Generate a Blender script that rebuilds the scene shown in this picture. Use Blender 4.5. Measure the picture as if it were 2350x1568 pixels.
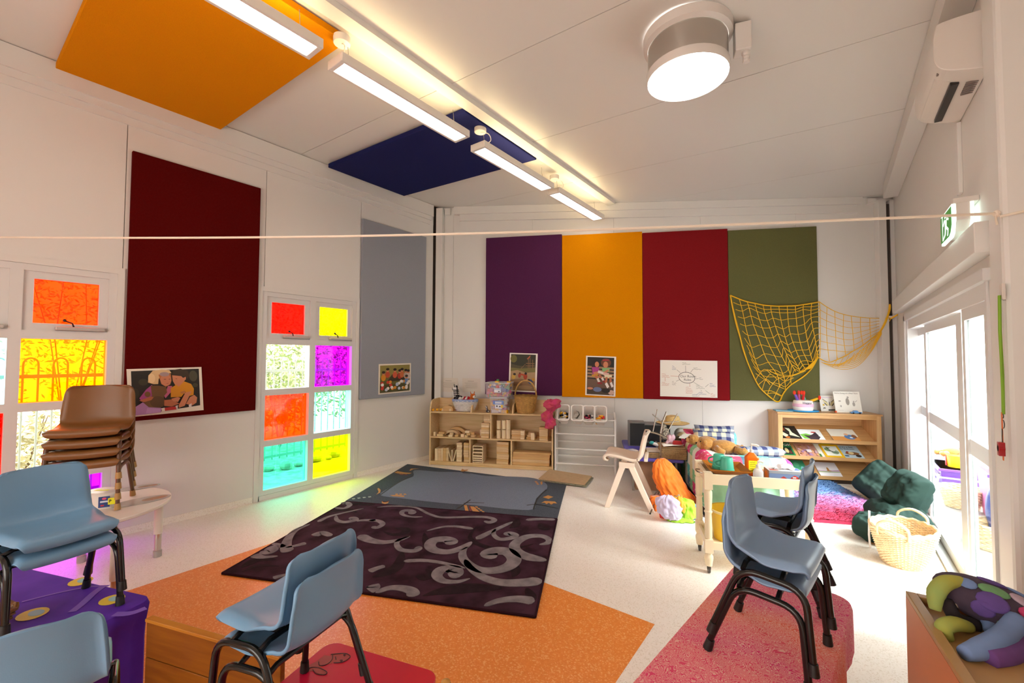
import bpy, bmesh, math, random
from mathutils import Vector as V, Matrix, noise as MN
random.seed(7)
R = math.radians
C = bpy.context.scene.collection
for o in list(bpy.data.objects): bpy.data.objects.remove(o, do_unlink=True)

# ---------------------------------------------------------------- camera
F, YAW, PIT, ROL, EYE = 982.8, -0.6436, 0.0352, -0.0037, 1.5
fw = V((math.sin(YAW)*math.cos(PIT), math.cos(YAW)*math.cos(PIT), math.sin(PIT)))
rt0 = V((math.cos(YAW), -math.sin(YAW), 0)); dn0 = fw.cross(rt0)
rt = rt0*math.cos(ROL) + dn0*math.sin(ROL); dn = -rt0*math.sin(ROL) + dn0*math.cos(ROL)
CAM = V((0, 0, EYE))
cd = bpy.data.cameras.new('camera'); cam = bpy.data.objects.new('camera', cd); C.objects.link(cam)
cd.sensor_width = 36; cd.lens = 36*F/2350; cd.clip_start = .02
m = Matrix((rt, -dn, -fw)).transposed().to_4x4(); m.translation = CAM; cam.matrix_world = m
bpy.context.scene.camera = cam

# ---------------------------------------------------------------- world, sun, exposure
sc = bpy.context.scene
w = bpy.data.worlds.new('World'); sc.world = w; w.use_nodes = True
bg = w.node_tree.nodes['Background']; bg.inputs[0].default_value = (.95, .98, 1, 1); bg.inputs[1].default_value = 5.6
sun = bpy.data.lights.new('sun', 'SUN'); sun.energy = 11.0; sun.angle = R(40); sun.color = (1, .98, .95)
so = bpy.data.objects.new('sun', sun); C.objects.link(so); so.rotation_euler = (R(8), R(50), 0)
sc.view_settings.view_transform = 'Standard'; sc.view_settings.look = 'None'
sc.view_settings.gamma = 1; sc.view_settings.use_curve_mapping = False
sc.view_settings.exposure = 1.02
try:
    sc.cycles.max_bounces = 10; sc.cycles.diffuse_bounces = 6; sc.cycles.transparent_max_bounces = 16
    sc.cycles.use_denoising = True; sc.cycles.caustics_refractive = False; sc.cycles.caustics_reflective = False
    sc.cycles.sample_clamp_indirect = 6
except Exception: pass

# ---------------------------------------------------------------- where things stand
TH = 0.45117                                                  # the far wall is turned against the side walls
BD = V((math.cos(TH), math.sin(TH), 0)); BN = V((-math.sin(TH), math.cos(TH), 0))
LWX, RWX, BWT = -4.76, .63, 6.1                               # left wall, right wall, far wall
def ceil_z(x): return 3.75 - .0448*(x - LWX)
def ray(px, py): return rt*((px-1175)/F) + dn*((py-784)/F) + fw
def hit(px, py, p, n):
    d = ray(px, py); return CAM + d*((V(p)-CAM).dot(n)/d.dot(n))
def fl(px, py, z=0.): return hit(px, py, (0, 0, z), V((0, 0, 1)))
def wl(px, py, x=LWX): return hit(px, py, (x, 0, 0), V((1, 0, 0)))
def wb(px, py, t=BWT): return hit(px, py, BN*t, BN)
def dp(px, py, d): return CAM + ray(px, py)*d
def cl(px, py, off=0.):
    n = V((.0448, 0, 1)).normalized(); return hit(px, py, (LWX, 0, 3.75-off), n)
def bw(s, t, z=0.): return BD*s + BN*t + V((0, 0, z))
def st(p): return (p.dot(BD), p.dot(BN), p.z)

# ---------------------------------------------------------------- materials
def hx(h):
    h = h.lstrip('#'); c = [int(h[i:i+2], 16)/255 for i in (0, 2, 4)]
    return tuple(x/12.92 if x <= .04045 else ((x+.055)/1.055)**2.4 for x in c) + (1,)
MATS = {}
def mat(name, col, rough=.5, metal=0, noise=0, scale=20, bump=0, col2=None, spec=None, emit=None, es=0, trans=0, sheen=0, stretch=None, alpha=1):
    if name in MATS: return MATS[name]
    M = bpy.data.materials.new(name); M.use_nodes = True; nt = M.node_tree; b = nt.nodes['Principled BSDF']
    c = hx(col) if isinstance(col, str) else col
    b.inputs['Base Color'].default_value = c; b.inputs['Roughness'].default_value = rough; b.inputs['Metallic'].default_value = metal
    if spec is not None: b.inputs['Specular IOR Level'].default_value = spec
    if trans: b.inputs['Transmission Weight'].default_value = trans
    if alpha < 1: b.inputs['Alpha'].default_value = alpha
    if sheen: b.inputs['Sheen Weight'].default_value = sheen
    if emit: b.inputs['Emission Color'].default_value = hx(emit); b.inputs['Emission Strength'].default_value = es
    if noise or bump:
        tc = nt.nodes.new('ShaderNodeTexCoord'); nz = nt.nodes.new('ShaderNodeTexNoise'); nz.inputs['Scale'].default_value = scale
        nz.inputs['Detail'].default_value = 4; src = tc.outputs['Object']
        if stretch:
            mp = nt.nodes.new('ShaderNodeMapping'); mp.inputs['Scale'].default_value = stretch
            nt.links.new(src, mp.inputs[0]); src = mp.outputs[0]
        nt.links.new(src, nz.inputs['Vector'])
        if noise:
            mx = nt.nodes.new('ShaderNodeMix'); mx.data_type = 'RGBA'
            rp = nt.nodes.new('ShaderNodeMapRange'); rp.inputs[1].default_value = .35; rp.inputs[2].default_value = .65
            nt.links.new(nz.outputs[0], rp.inputs[0]); nt.links.new(rp.outputs[0], mx.inputs[0])
            c2 = hx(col2) if col2 else tuple(max(0, x*(1-noise)) for x in c[:3]) + (1,)
            mx.inputs[6].default_value = c; mx.inputs[7].default_value = c2
            nt.links.new(mx.outputs[2], b.inputs['Base Color'])
        if bump:
            bp = nt.nodes.new('ShaderNodeBump'); bp.inputs['Strength'].default_value = bump; bp.inputs['Distance'].default_value = .01
            nt.links.new(nz.outputs[0], bp.inputs['Height']); nt.links.new(bp.outputs[0], b.inputs['Normal'])
    MATS[name] = M; return M
def pane(name, col, gl=.06, haze=0):
    if name in MATS: return MATS[name]
    M = bpy.data.materials.new(name); M.use_nodes = True; nt = M.node_tree
    for n in list(nt.nodes): nt.nodes.remove(n)
    out = nt.nodes.new('ShaderNodeOutputMaterial'); t = nt.nodes.new('ShaderNodeBsdfTransparent'); t.inputs[0].default_value = hx(col)
    g = nt.nodes.new('ShaderNodeBsdfGlossy'); g.inputs['Roughness'].default_value = .02
    fr = nt.nodes.new('ShaderNodeMixShader'); fr.inputs[0].default_value = gl
    nt.links.new(t.outputs[0], fr.inputs[1]); nt.links.new(g.outputs[0], fr.inputs[2]); top = fr
    if haze:
        d = nt.nodes.new('ShaderNodeBsdfTranslucent'); d.inputs[0].default_value = hx(col)
        mm = nt.nodes.new('ShaderNodeMixShader'); mm.inputs[0].default_value = haze
        nt.links.new(fr.outputs[0], mm.inputs[1]); nt.links.new(d.outputs[0], mm.inputs[2]); top = mm
    nt.links.new(top.outputs[0], out.inputs[0]); MATS[name] = M; return M
def glow(name, col, s):
    if name in MATS: return MATS[name]
    M = bpy.data.materials.new(name); M.use_nodes = True; nt = M.node_tree
    b = nt.nodes['Principled BSDF']; b.inputs['Base Color'].default_value = (.9, .9, .9, 1)
    b.inputs['Emission Color'].default_value = hx(col); b.inputs['Emission Strength'].default_value = s
    MATS[name] = M; return M
def speckle(name, c1, c2, c3, scale=160, rough=.4, bump=0.0):
    M = bpy.data.materials.new(name); M.use_nodes = True; nt = M.node_tree; b = nt.nodes['Principled BSDF']; b.inputs['Roughness'].default_value = rough
    tc = nt.nodes.new('ShaderNodeTexCoord'); vo = nt.nodes.new('ShaderNodeTexVoronoi'); vo.inputs['Scale'].default_value = scale
    nt.links.new(tc.outputs['Object'], vo.inputs['Vector'])
    sp = nt.nodes.new('ShaderNodeSeparateColor'); nt.links.new(vo.outputs['Color'], sp.inputs[0])
    cr = nt.nodes.new('ShaderNodeValToRGB'); e = cr.color_ramp.elements
    e[0].color = hx(c1); e[0].position = 0; e[1].color = hx(c2); e[1].position = .75
    x = cr.color_ramp.elements.new(.93); x.color = hx(c3); cr.color_ramp.interpolation = 'LINEAR'
    nt.links.new(sp.outputs[0], cr.inputs[0]); nt.links.new(cr.outputs[0], b.inputs['Base Color'])
    if bump:
        bp = nt.nodes.new('ShaderNodeBump'); bp.inputs['Strength'].default_value = bump; bp.inputs['Distance'].default_value = .004
        nt.links.new(vo.outputs['Distance'], bp.inputs['Height']); nt.links.new(bp.outputs[0], b.inputs['Normal'])
    MATS[name] = M; return M
def wood(name, c1, c2, rough=.45, scale=3, axis=0):
    s = [6, 6, 6]; s[axis] = .5
    return mat(name, c1, rough, noise=1, col2=c2, scale=scale*2, stretch=s)

# ---------------------------------------------------------------- meshes
class B:
    def __init__(s): s.v = []; s.f = []; s.m = []; s.k = 0; s.T = None
    def mi(s, k): s.k = k; return s
    def add(s, vs, fs):
        n = len(s.v); s.v += [tuple(s.T @ V(p)) if s.T else tuple(p) for p in vs]
        s.f += [tuple(i+n for i in f) for f in fs]; s.m += [s.k]*len(fs); return s
    def box(s, c, d, rot=None, bev=0, taper=1):
        x, y, z = [k/2 for k in d]; c = V(c)
        vs = [V((a*x*(taper if e > 0 else 1), b_*y*(taper if e > 0 else 1), e*z)) for e in (-1, 1) for a, b_ in ((-1, -1), (1, -1), (1, 1), (-1, 1))]
        if rot is not None: vs = [rot @ p for p in vs]
        return s.add([p+c for p in vs], [(3, 2, 1, 0), (4, 5, 6, 7), (0, 1, 5, 4), (1, 2, 6, 5), (2, 3, 7, 6), (3, 0, 4, 7)])
    def bx(s, x0, x1, y0, y1, z0, z1): return s.box(((x0+x1)/2, (y0+y1)/2, (z0+z1)/2), (abs(x1-x0), abs(y1-y0), abs(z1-z0)))
    def hexa(s, bot, top):                                      # two quads, bottom counter-clockwise seen from above
        return s.add(list(bot)+list(top), [(3, 2, 1, 0), (4, 5, 6, 7), (0, 1, 5, 4), (1, 2, 6, 5), (2, 3, 7, 6), (3, 0, 4, 7)])
    def prism(s, poly, off):                                    # poly: 3-D points, off: extrusion vector
        n = len(poly); off = V(off); p = [V(q) for q in poly]
        return s.add(p+[q+off for q in p], [tuple(range(n-1, -1, -1)), tuple(range(n, 2*n))]+[(i, (i+1) % n, n+(i+1) % n, n+i) for i in range(n)])
    def tube(s, pts, r, n=8, closed=False, caps=True):
        P = [V(p) for p in pts]; N = len(P); rr = r if isinstance(r, (list, tuple)) else [r]*N; vs = []; up = None
        for i in range(N):
            if closed: t = P[(i+1) % N]-P[i-1]
            else: t = P[min(i+1, N-1)]-P[max(i-1, 0)]
            t = t.normalized() if t.length > 1e-9 else V((0, 0, 1))
            if up is None: up = t.orthogonal().normalized()
            else:
                up = up - t*up.dot(t); up = up.normalized() if up.length > 1e-6 else t.orthogonal().normalized()
            sd = t.cross(up)
            for k in range(n):
                a = 2*math.pi*k/n; vs.append(P[i]+(up*math.cos(a)+sd*math.sin(a))*rr[i])
        fs = []
        for i in range(N if closed else N-1):
            j = (i+1) % N
            for k in range(n): fs.append((i*n+k, i*n+(k+1) % n, j*n+(k+1) % n, j*n+k))
        if caps and not closed: fs += [tuple(range(n-1, -1, -1)), tuple(range((N-1)*n, N*n))]
        return s.add(vs, fs)
    def cyl(s, a, b, r, r2=None, n=16): return s.tube([a, b], [r, r if r2 is None else r2], n)
    def lathe(s, prof, n=24, c=(0, 0, 0), sx=1, sy=1, cap=True):
        vs = []; c = V(c)
        for r, z in prof:
            for k in range(n):
                a = 2*math.pi*k/n; vs.append(c+V((r*sx*math.cos(a), r*sy*math.sin(a), z)))
        fs = []
        for i in range(len(prof)-1):
            for k in range(n): fs.append((i*n+k, i*n+(k+1) % n, (i+1)*n+(k+1) % n, (i+1)*n+k))
        if cap and prof[0][0] > 1e-6: fs.append(tuple(range(n-1, -1, -1)))
        if cap and prof[-1][0] > 1e-6: fs.append(tuple(range((len(prof)-1)*n, len(prof)*n)))
        return s.add(vs, fs)
    def ball(s, c, r, nu=14, nv=9, f=None):
        if not isinstance(r, (tuple, list)): r = (r, r, r)
        vs = []; c = V(c)
        for j in range(nv+1):
            th = math.pi*j/nv
            for k in range(nu):
                a = 2*math.pi*k/nu; p = V((math.sin(th)*math.cos(a)*r[0], math.sin(th)*math.sin(a)*r[1], -math.cos(th)*r[2]))
                vs.append(c+(f(p) if f else p))
        fs = [(j*nu+k, j*nu+(k+1) % nu, (j+1)*nu+(k+1) % nu, (j+1)*nu+k) for j in range(nv) for k in range(nu)]
        return s.add(vs, fs)
    def grid(s, fn, nu, nv, th=0):
        P = [[V(fn(i/nu, j/nv)) for j in range(nv+1)] for i in range(nu+1)]
        vs = [p for r_ in P for p in r_]; W = nv+1
        fs = [(i*W+j, (i+1)*W+j, (i+1)*W+j+1, i*W+j+1) for i in range(nu) for j in range(nv)]
        if th:
            N = []
            for i in range(nu+1):
                for j in range(nv+1):
                    a = P[min(i+1, nu)][j]-P[max(i-1, 0)][j]; b = P[i][min(j+1, nv)]-P[i][max(j-1, 0)]
                    q = a.cross(b); N.append(q.normalized() if q.length > 1e-12 else V((0, 0, 1)))
            n0 = len(vs); vs += [p-n*th for p, n in zip(vs, N)]
            fs += [(d+n0, c+n0, b+n0, a+n0) for a, b, c, d in fs]
            rim = [i*W for i in range(nu+1)] + [nu*W+j for j in range(1, W)] + [i*W+nv for i in range(nu-1, -1, -1)] + [j for j in range(nv-1, 0, -1)]
            for a, b in zip(rim, rim[1:]+rim[:1]): fs.append((b, a, a+n0, b+n0))
        return s.add(vs, fs)
    def ribbon(s, pts, ws, up, h=.003):                         # a raised flat band along points on a surface
        P = [V(p) for p in pts]; up = V(up).normalized(); N = len(P); L = []; Rr = []
        for i in range(N):
            t = (P[min(i+1, N-1)]-P[max(i-1, 0)]).normalized(); sd = t.cross(up); wd = ws[i] if isinstance(ws, (list, tuple)) else ws
            L.append(P[i]+sd*wd/2); Rr.append(P[i]-sd*wd/2)
        vs = [p for i in range(N) for p in (L[i], Rr[i], L[i]+up*h, Rr[i]+up*h)]; fs = []
        for i in range(N-1):
            a = 4*i; b = a+4
            fs += [(a+2, b+2, b+3, a+3), (a, b, b+2, a+2), (b+1, a+1, a+3, b+3)]
        fs += [(0, 2, 3, 1), (4*N-4, 4*N-3, 4*N-1, 4*N-2)]
        return s.add(vs, fs)
    def build(s, name, mats, parent=None, loc=None, smooth=False, bev=0, sub=0, rot=None, seg=2):
        me = bpy.data.meshes.new(name); me.from_pydata(s.v, [], s.f)
        if not isinstance(mats, (list, tuple)): mats = [mats]
        for x in mats: me.materials.append(x)
        if len(mats) > 1:
            for p, k in zip(me.polygons, s.m): p.material_index = k
        bm = bmesh.new(); bm.from_mesh(me); bmesh.ops.recalc_face_normals(bm, faces=bm.faces[:]); bm.to_mesh(me); bm.free()
        if smooth:
            for p in me.polygons: p.use_smooth = True
        o = bpy.data.objects.new(name, me); C.objects.link(o)
        if parent: o.parent = parent
        if loc is not None: o.location = loc
        if rot is not None: o.rotation_euler = rot
        if bev:
            md = o.modifiers.new('bevel', 'BEVEL'); md.width = bev; md.segments = seg; md.limit_method = 'ANGLE'; md.angle_limit = R(40)
            if smooth:
                me.update()
        if sub:
            md = o.modifiers.new('sub', 'SUBSURF'); md.levels = sub; md.render_levels = sub
        if smooth == 'auto':
            for p in me.polygons: p.use_smooth = True
            try: me.set_sharp_from_angle(angle=R(40))
            except Exception: pass
        return o
def catmull(P, n=6, closed=False):
    P = [V(p) for p in P]; N = len(P); out = []
    for i in range(N if closed else N-1):
        if closed: a, b, c, d = P[i-1], P[i], P[(i+1) % N], P[(i+2) % N]
        else: a, b, c, d = P[max(i-1, 0)], P[i], P[i+1], P[min(i+2, N-1)]
        for k in range(n):
            t = k/n; out.append(.5*((2*b)+(c-a)*t+(2*a-5*b+4*c-d)*t*t+(3*b-a-3*c+d)*t**3))
    if not closed: out.append(P[-1])
    return out
def fillet(P, r, n=5):
    P = [V(p) for p in P]; out = [P[0]]
    for i in range(1, len(P)-1):
        a = (P[i-1]-P[i]); b = (P[i+1]-P[i]); d = min(r, a.length*.49, b.length*.49); p0 = P[i]+a.normalized()*d; p1 = P[i]+b.normalized()*d
        for k in range(n+1):
            t = k/n; out.append(p0*(1-t)**2+P[i]*2*t*(1-t)+p1*t*t)
    out.append(P[-1]); return out
def rrect(x0, x1, y0, y1, r, n=5):
    out = []
    for cx, cy, a0 in ((x1-r, y1-r, 0), (x0+r, y1-r, 90), (x0+r, y0+r, 180), (x1-r, y0+r, 270)):
        for k in range(n+1):
            a = R(a0+90*k/n); out.append((cx+r*math.cos(a), cy+r*math.sin(a)))
    return out

# ---------------------------------------------------------------- naming
def tag(o, label, cat, group=None, kind=None):
    o['label'] = label; o['category'] = cat
    if group: o['group'] = group
    if kind: o['kind'] = kind
    return o
def thing(name, label, cat, loc=(0, 0, 0), rz=0, group=None):
    o = bpy.data.objects.new(name, None); C.objects.link(o); o.location = loc; o.rotation_euler = (0, 0, rz); o.empty_display_size = .1
    return tag(o, label, cat, group)
def struct(name, b, m_, parent=None, **k):
    o = b.build(name, m_, parent, **k)
    if not parent: o['kind'] = 'structure'
    return o
def copy_tree(o, loc, rz, label=None, name=None):
    kids = {}
    for x in bpy.data.objects:
        if x.parent: kids.setdefault(x.parent.name, []).append(x)
    def cp(a, par):
        c = a.copy(); C.objects.link(c)
        if par: c.parent = par
        for ch in kids.get(a.name, []): cp(ch, c)
        return c
    r = cp(o, None); r.location = loc; r.rotation_euler = (0, 0, rz)
    if label: r['label'] = label
    return r
PAL = {}
def flat(c):                                                     # matt print colours
    return mat('print_'+c.lstrip('#'), c, .6)
def picture(name, parent, org, ux, uy, nrm, shapes, step=.0004):
    """printed picture: flat coloured areas, shapes in units of the sheet (0..1, y up), laid on the sheet one above the other"""
    cols = []; b = B(); org = V(org); ux = V(ux); uy = V(uy); nrm = V(nrm).normalized()
    for i, (c, poly) in enumerate(shapes):
        if c not in cols: cols.append(c)
        b.mi(cols.index(c)); o_ = org+nrm*(step*(i+1))
        pts = [o_+ux*x+uy*y for x, y in poly]; b.add(pts, [tuple(range(len(pts)))])
    me = bpy.data.meshes.new(name); me.from_pydata(b.v, [], b.f)
    for c in cols: me.materials.append(flat(c))
    for p, k in zip(me.polygons, b.m): p.material_index = k
    o = bpy.data.objects.new(name, me); C.objects.link(o); o.parent = parent; return o
def ell(cx, cy, rx, ry, n=16, a0=0, a1=360): return [(cx+rx*math.cos(R(a0+(a1-a0)*k/n)), cy+ry*math.sin(R(a0+(a1-a0)*k/n))) for k in range(n if a1-a0 == 360 else n+1)]
def rec(x0, y0, x1, y1): return [(x0, y0), (x1, y0), (x1, y1), (x0, y1)]
def bar(x0, y0, x1, y1, wd):
    dx, dy = x1-x0, y1-y0; L = math.hypot(dx, dy) or 1; nx, ny = -dy/L*wd/2, dx/L*wd/2
    return [(x0+nx, y0+ny), (x0-nx, y0-ny), (x1-nx, y1-ny), (x1+nx, y1+ny)]
def lettering(name, text, parent, org, ux, uy, size, m_, align='LEFT', depth=.0006, shear=0):
    cu = bpy.data.curves.new(name, 'FONT'); cu.body = text; cu.size = size; cu.align_x = align; cu.extrude = depth/2; cu.resolution_u = 3; cu.shear = shear
    o = bpy.data.objects.new(name, cu); C.objects.link(o); o.parent = parent
    ux = V(ux).normalized(); uy = V(uy).normalized(); n = ux.cross(uy)
    mm = Matrix((ux, uy, n)).transposed().to_4x4(); mm.translation = V(org)+n*depth; o.matrix_local = mm
    cu.materials.append(m_)
    bpy.context.view_layer.update()
    me = bpy.data.meshes.new_from_object(o.evaluated_get(bpy.context.evaluated_depsgraph_get()))
    bpy.data.objects.remove(o, do_unlink=True)
    q = bpy.data.objects.new(name, me); C.objects.link(q); q.parent = parent; q.matrix_local = mm; return q
# ================================================================ STRUCTURE
m_wall = mat('wall_paint', '#dad7d2', .55, bump=.05, scale=150)
m_ceil = mat('ceiling_paint', '#d8d5d0', .32, bump=.02, scale=60)
m_trim = mat('trim_paint', '#d8d5d0', .4)
m_frame = mat('white_aluminium', '#d4d2d0', .35)
m_gap = mat('joint_shadow', '#4a4038', .8)
m_floor = speckle('floor_vinyl', '#ebe5da', '#efeae1', '#dcd3c4', 190, .33)
m_oran = speckle('orange_vinyl', '#e0822e', '#e68c3a', '#eeaa6c', 150, .36)
m_cream = mat('cream_cover', '#ddd5c6', .4)

YR = -2.6                                                       # rear of the room, behind the camera
CORL = (LWX, (BWT - LWX*BN.x)/BN.y)                              # plan corners
CORR = (RWX, (BWT - RWX*BN.x)/BN.y)
XE = .95                                                        # side wall beside the camera
poly = [(LWX-.12, YR-.1), (XE+.1, YR-.1), (XE+.1, 2.9), (RWX+.12, 2.9), (RWX+.12, CORR[1]+.3), (LWX-.12, CORL[1]+.2)]
struct('floor', B().prism([(x, y, -.08) for x, y in poly], (0, 0, .08)), m_floor)
fo = bpy.data.objects['floor']
B().bx(-3.62, -.83, YR+.02, 2.45, 0, .0015).build('vinyl_inlay', m_oran, fo)['label'] = 'orange speckled vinyl inlay'

# ceiling: backing and panels with open joints
z0, z1 = ceil_z(LWX-.1), ceil_z(XE+.1)
def cslab(b, x0, x1, y0, y1, lift, th):
    return b.hexa([(x0, y0, ceil_z(x0)+lift), (x1, y0, ceil_z(x1)+lift), (x1, y1, ceil_z(x1)+lift), (x0, y1, ceil_z(x0)+lift)],
                  [(x0, y0, ceil_z(x0)+lift+th), (x1, y0, ceil_z(x1)+lift+th), (x1, y1, ceil_z(x1)+lift+th), (x0, y1, ceil_z(x0)+lift+th)])
ce = struct('ceiling', cslab(B(), LWX-.1, XE+.1, YR-.1, 7.5, .012, .1), m_gap)
j1, j2 = cl(1037, 192).y, cl(1225, 325).y; d = j2-j1
BX = cl(1000, 166).x                                             # right edge of the beam under the ceiling
for xa, xb in ((LWX+.002, BX-.1), (BX-.1, RWX+.1)):
    for k in range(-4, 7):
        ya, yb = j1+(k-1)*d+.003, j1+k*d-.003
        ya, yb = max(ya, YR), min(yb, 7.4)
        if yb-ya > .05: cslab(B(), xa+.003, xb-.003, ya, yb, 0, .011).build('ceiling_panel', m_ceil, ce)
cslab(B(), RWX+.1, XE+.1, YR, 7.4, 0, .011).build('ceiling_panel', m_ceil, ce)
zb = 3.60
bl_ = fl(1010, 214, zb).x
b = B(); b.bx(bl_, BX, YR, (BWT-.02-BX*BN.x)/BN.y-.12, zb, ceil_z(BX)-.0005)
struct('trim_1', b, m_trim)
# ledger beams where ceiling meets the walls
b = B(); b.bx(LWX, LWX+.05, YR, CORL[1]-.14, wl(0, 152).z, 3.742); b.bx(LWX, LWX+.03, YR, CORL[1]-.16, wl(0, 170).z, wl(0, 152).z); b.bx(LWX, LWX+.012, YR, CORL[1]-.18, wl(0, 190).z, wl(0, 170).z)
struct('trim_2', b, m_trim)
def bwbox(b, s0, s1, t0, t1, z0, z1, z0b=None, z1b=None):
    z0b = z0 if z0b is None else z0b; z1b = z1 if z1b is None else z1b
    return b.hexa([bw(s0, t0, z0), bw(s1, t0, z0b), bw(s1, t1, z0b), bw(s0, t1, z0)], [bw(s0, t0, z1), bw(s1, t0, z1b), bw(s1, t1, z1b), bw(s0, t1, z1)])
SL = V((CORL[0], CORL[1], 0)).dot(BD); SR = V((CORR[0], CORR[1], 0)).dot(BD)
def czb(s): return ceil_z(bw(s, BWT).x)-.003
zt0, zt1 = wb(1015, 496).z, wb(1995, 470).z
b = B(); bwbox(b, SL+.26, SR-.36, BWT-.06, BWT, zt0, czb(SL+.26), zt1, czb(SR-.36)); bwbox(b, SL+.34, SR-.4, BWT-.03, BWT, zt0-.1, zt0, zt1-.1, zt1)
bwbox(b, SL+.12, SL+.2, BWT-.05, BWT, zt0, czb(SL+.2)-.02); bwbox(b, SR-.3, SR-.2, BWT-.05, BWT, zt1, czb(SR-.2)-.02)
struct('trim_3', b, m_trim)
# right ledger beam along the side wall
pR = fl(2020, 446, ceil_z(.45)); b = B()
b.bx(pR.x, RWX-.002, 2.85, CORR[1]-.55, ceil_z(pR.x)-.16, ceil_z(RWX)-.004); struct('trim_4', b, m_trim)

# left wall with its two coloured windows
W2y0, W2y1 = wl(601, 720).y, wl(816, 760).y
WZT = wl(603, 668).z; W2w = W2y1-W2y0; WZB = .05
W1y1 = wl(269, 660).y; W1y0 = W1y1-W2w
def lslab(b, x0, x1):
    e = CORL[1]+.1
    for ya, yb, za, zb_ in ((YR, W1y0, 0, 3.75), (W1y0, W1y1, WZT, 3.75), (W1y0, W1y1, 0, WZB), (W1y1, W2y0, 0, 3.75), (W2y0, W2y1, WZT, 3.75), (W2y0, W2y1, 0, WZB), (W2y1, e, 0, 3.75)):
        b.bx(x0, x1, ya, yb, za, zb_+(.1 if zb_ == 3.75 else 0))
    return b
wlft = struct('wall_left', lslab(B(), LWX-.11, LWX-.012), m_gap)
ja, jb, jc = wl(293, 300).y, wl(612, 420).y, wl(829, 480).y
g = .0025
tops = wl(0, 190).z+.01
for ya, yb, za, zb_ in ((YR, W1y0-.05, 0, tops), (W1y0-.05, ja, WZT, tops), (W1y0-.05, W1y0, 0, WZT), (W1y1, ja, 0, WZT), (ja, jb, 0, tops), (jb, jc, WZT, tops), (jb, W2y0, 0, WZT), (W2y1, jc, 0, WZT), (jc, CORL[1]-.1, 0, tops), (W1y0, W1y1, 0, WZB), (W2y0, W2y1, 0, WZB)):
    if yb-ya > .01: B().bx(LWX-.0125, LWX, ya+g, yb-g, za+(g if za else 0), zb_-g).build('wall_panel', m_wall, wlft)
B().bx(LWX-.0125, LWX, YR, CORL[1]-.1, tops-g, 3.75).build('wall_panel', m_wall, wlft)

GL = dict(red='#ff3408', clear='#f2ece6', orange='#ff7c16', teal='#8cf2dc', yellow='#ffe818', purple='#d424f4', cyan='#ccf4f6', lime='#e4fa0c', amber='#ffa012', rust='#f4641c', sea='#a8c8c4')
PM = {k: pane('glass_'+k, c, .05, .12 if k in ('amber', 'orange', 'rust') else 0) for k, c in GL.items()}
m_win = mat('winder_metal', '#b9b4ae', .4, .3); m_blk = mat('black_plastic', '#141312', .35)
def window(n, y0, y1, cols):
    x0, x1 = LWX-.10, LWX+.004; rows = [WZB]+[.0]*3+[WZT]
    zz = [wl(600, 1020).z, wl(602, 902).z, wl(606, 783).z]      # mullion centre heights
    ym = (y0+y1)/2; fwid = .05; b = B()
    b.bx(x0, x1, y0, y0+fwid, WZB, WZT); b.bx(x0, x1, y1-fwid, y1, WZB, WZT)
    b.bx(x0+.0015, x1-.0015, y0+.001, y1-.001, WZB+.001, WZB+.05); b.bx(x0+.0015, x1-.0015, y0+.001, y1-.001, WZT-.05, WZT-.001); b.bx(x0+.0005, x1-.0005, ym-.033, ym+.033, WZB+.002, WZT-.002)
    for z in zz: b.bx(x0+.001, x1-.001, y0+.001, y1-.001, z-.032, z+.032)
    wn = struct('window_%d' % n, b, m_frame)
    b = B(); t = .014                                           # raised architrave round the opening
    b.bx(LWX, LWX+t, y0-.045, y0, 0, WZT+.05); b.bx(LWX, LWX+t, y1, y1+.045, 0, WZT+.05); b.bx(LWX, LWX+t, y0, y1, WZT, WZT+.05)
    b.build('architrave', m_trim, wn)
    edges = [WZB+.05, zz[0], zz[1], zz[2], WZT-.05]
    for ci, col in enumerate(cols):
        ya, yb = (y0+fwid, ym-.033) if ci == 0 else (ym+.033, y1-fwid)
        for ri in range(4):
            za = edges[ri]+(.032 if ri else 0); zb_ = edges[ri+1]-(.032 if ri < 3 else 0); k = col[3-ri]
            if ri == 3:
                q = .055; s = B(); xs = (LWX-.06, LWX-.015)
                s.bx(*xs, ya, ya+q, za, zb_); s.bx(*xs, yb-q, yb, za, zb_); s.bx(*xs, ya+q, yb-q, za, za+q); s.bx(*xs, ya+q, yb-q, zb_-q, zb_)
                sa = s.build('sash', m_frame, wn); sa['label'] = 'white awning sash with %s glass' % k
                B().bx(LWX-.042, LWX-.036, ya+q, yb-q, za+q, zb_-q).build('pane', PM[k], sa)
                h = B(); yc = ya+.62*(yb-ya)
                h.bx(LWX-.014, LWX+.035, yc-.12, yc+.16, za+.005, za+.032); h.build('winder', m_win, wn, bev=.006)
                h = B(); h.tube([(LWX+.02, yc-.02, za+.03), (LWX+.03, yc-.03, za+.06), (LWX+.045, yc-.07, za+.075)], .006, 6); h.ball((LWX+.045, yc-.075, za+.08), .012, 8, 6)
                h.build('winder_handle', m_blk, wn)
            else:
                p = B().bx(LWX-.055, LWX-.049, ya, yb, za, zb_).build('pane', PM[k], wn); p['label'] = '%s glass pane' % k
    return wn
window(1, W1y0, W1y1, (('sea', 'cyan', 'red', 'amber'), ('rust', 'amber', 'clear', 'purple')))
window(2, W2y0, W2y1, (('red', 'clear', 'orange', 'teal'), ('yellow', 'purple', 'cyan', 'lime')))

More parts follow.
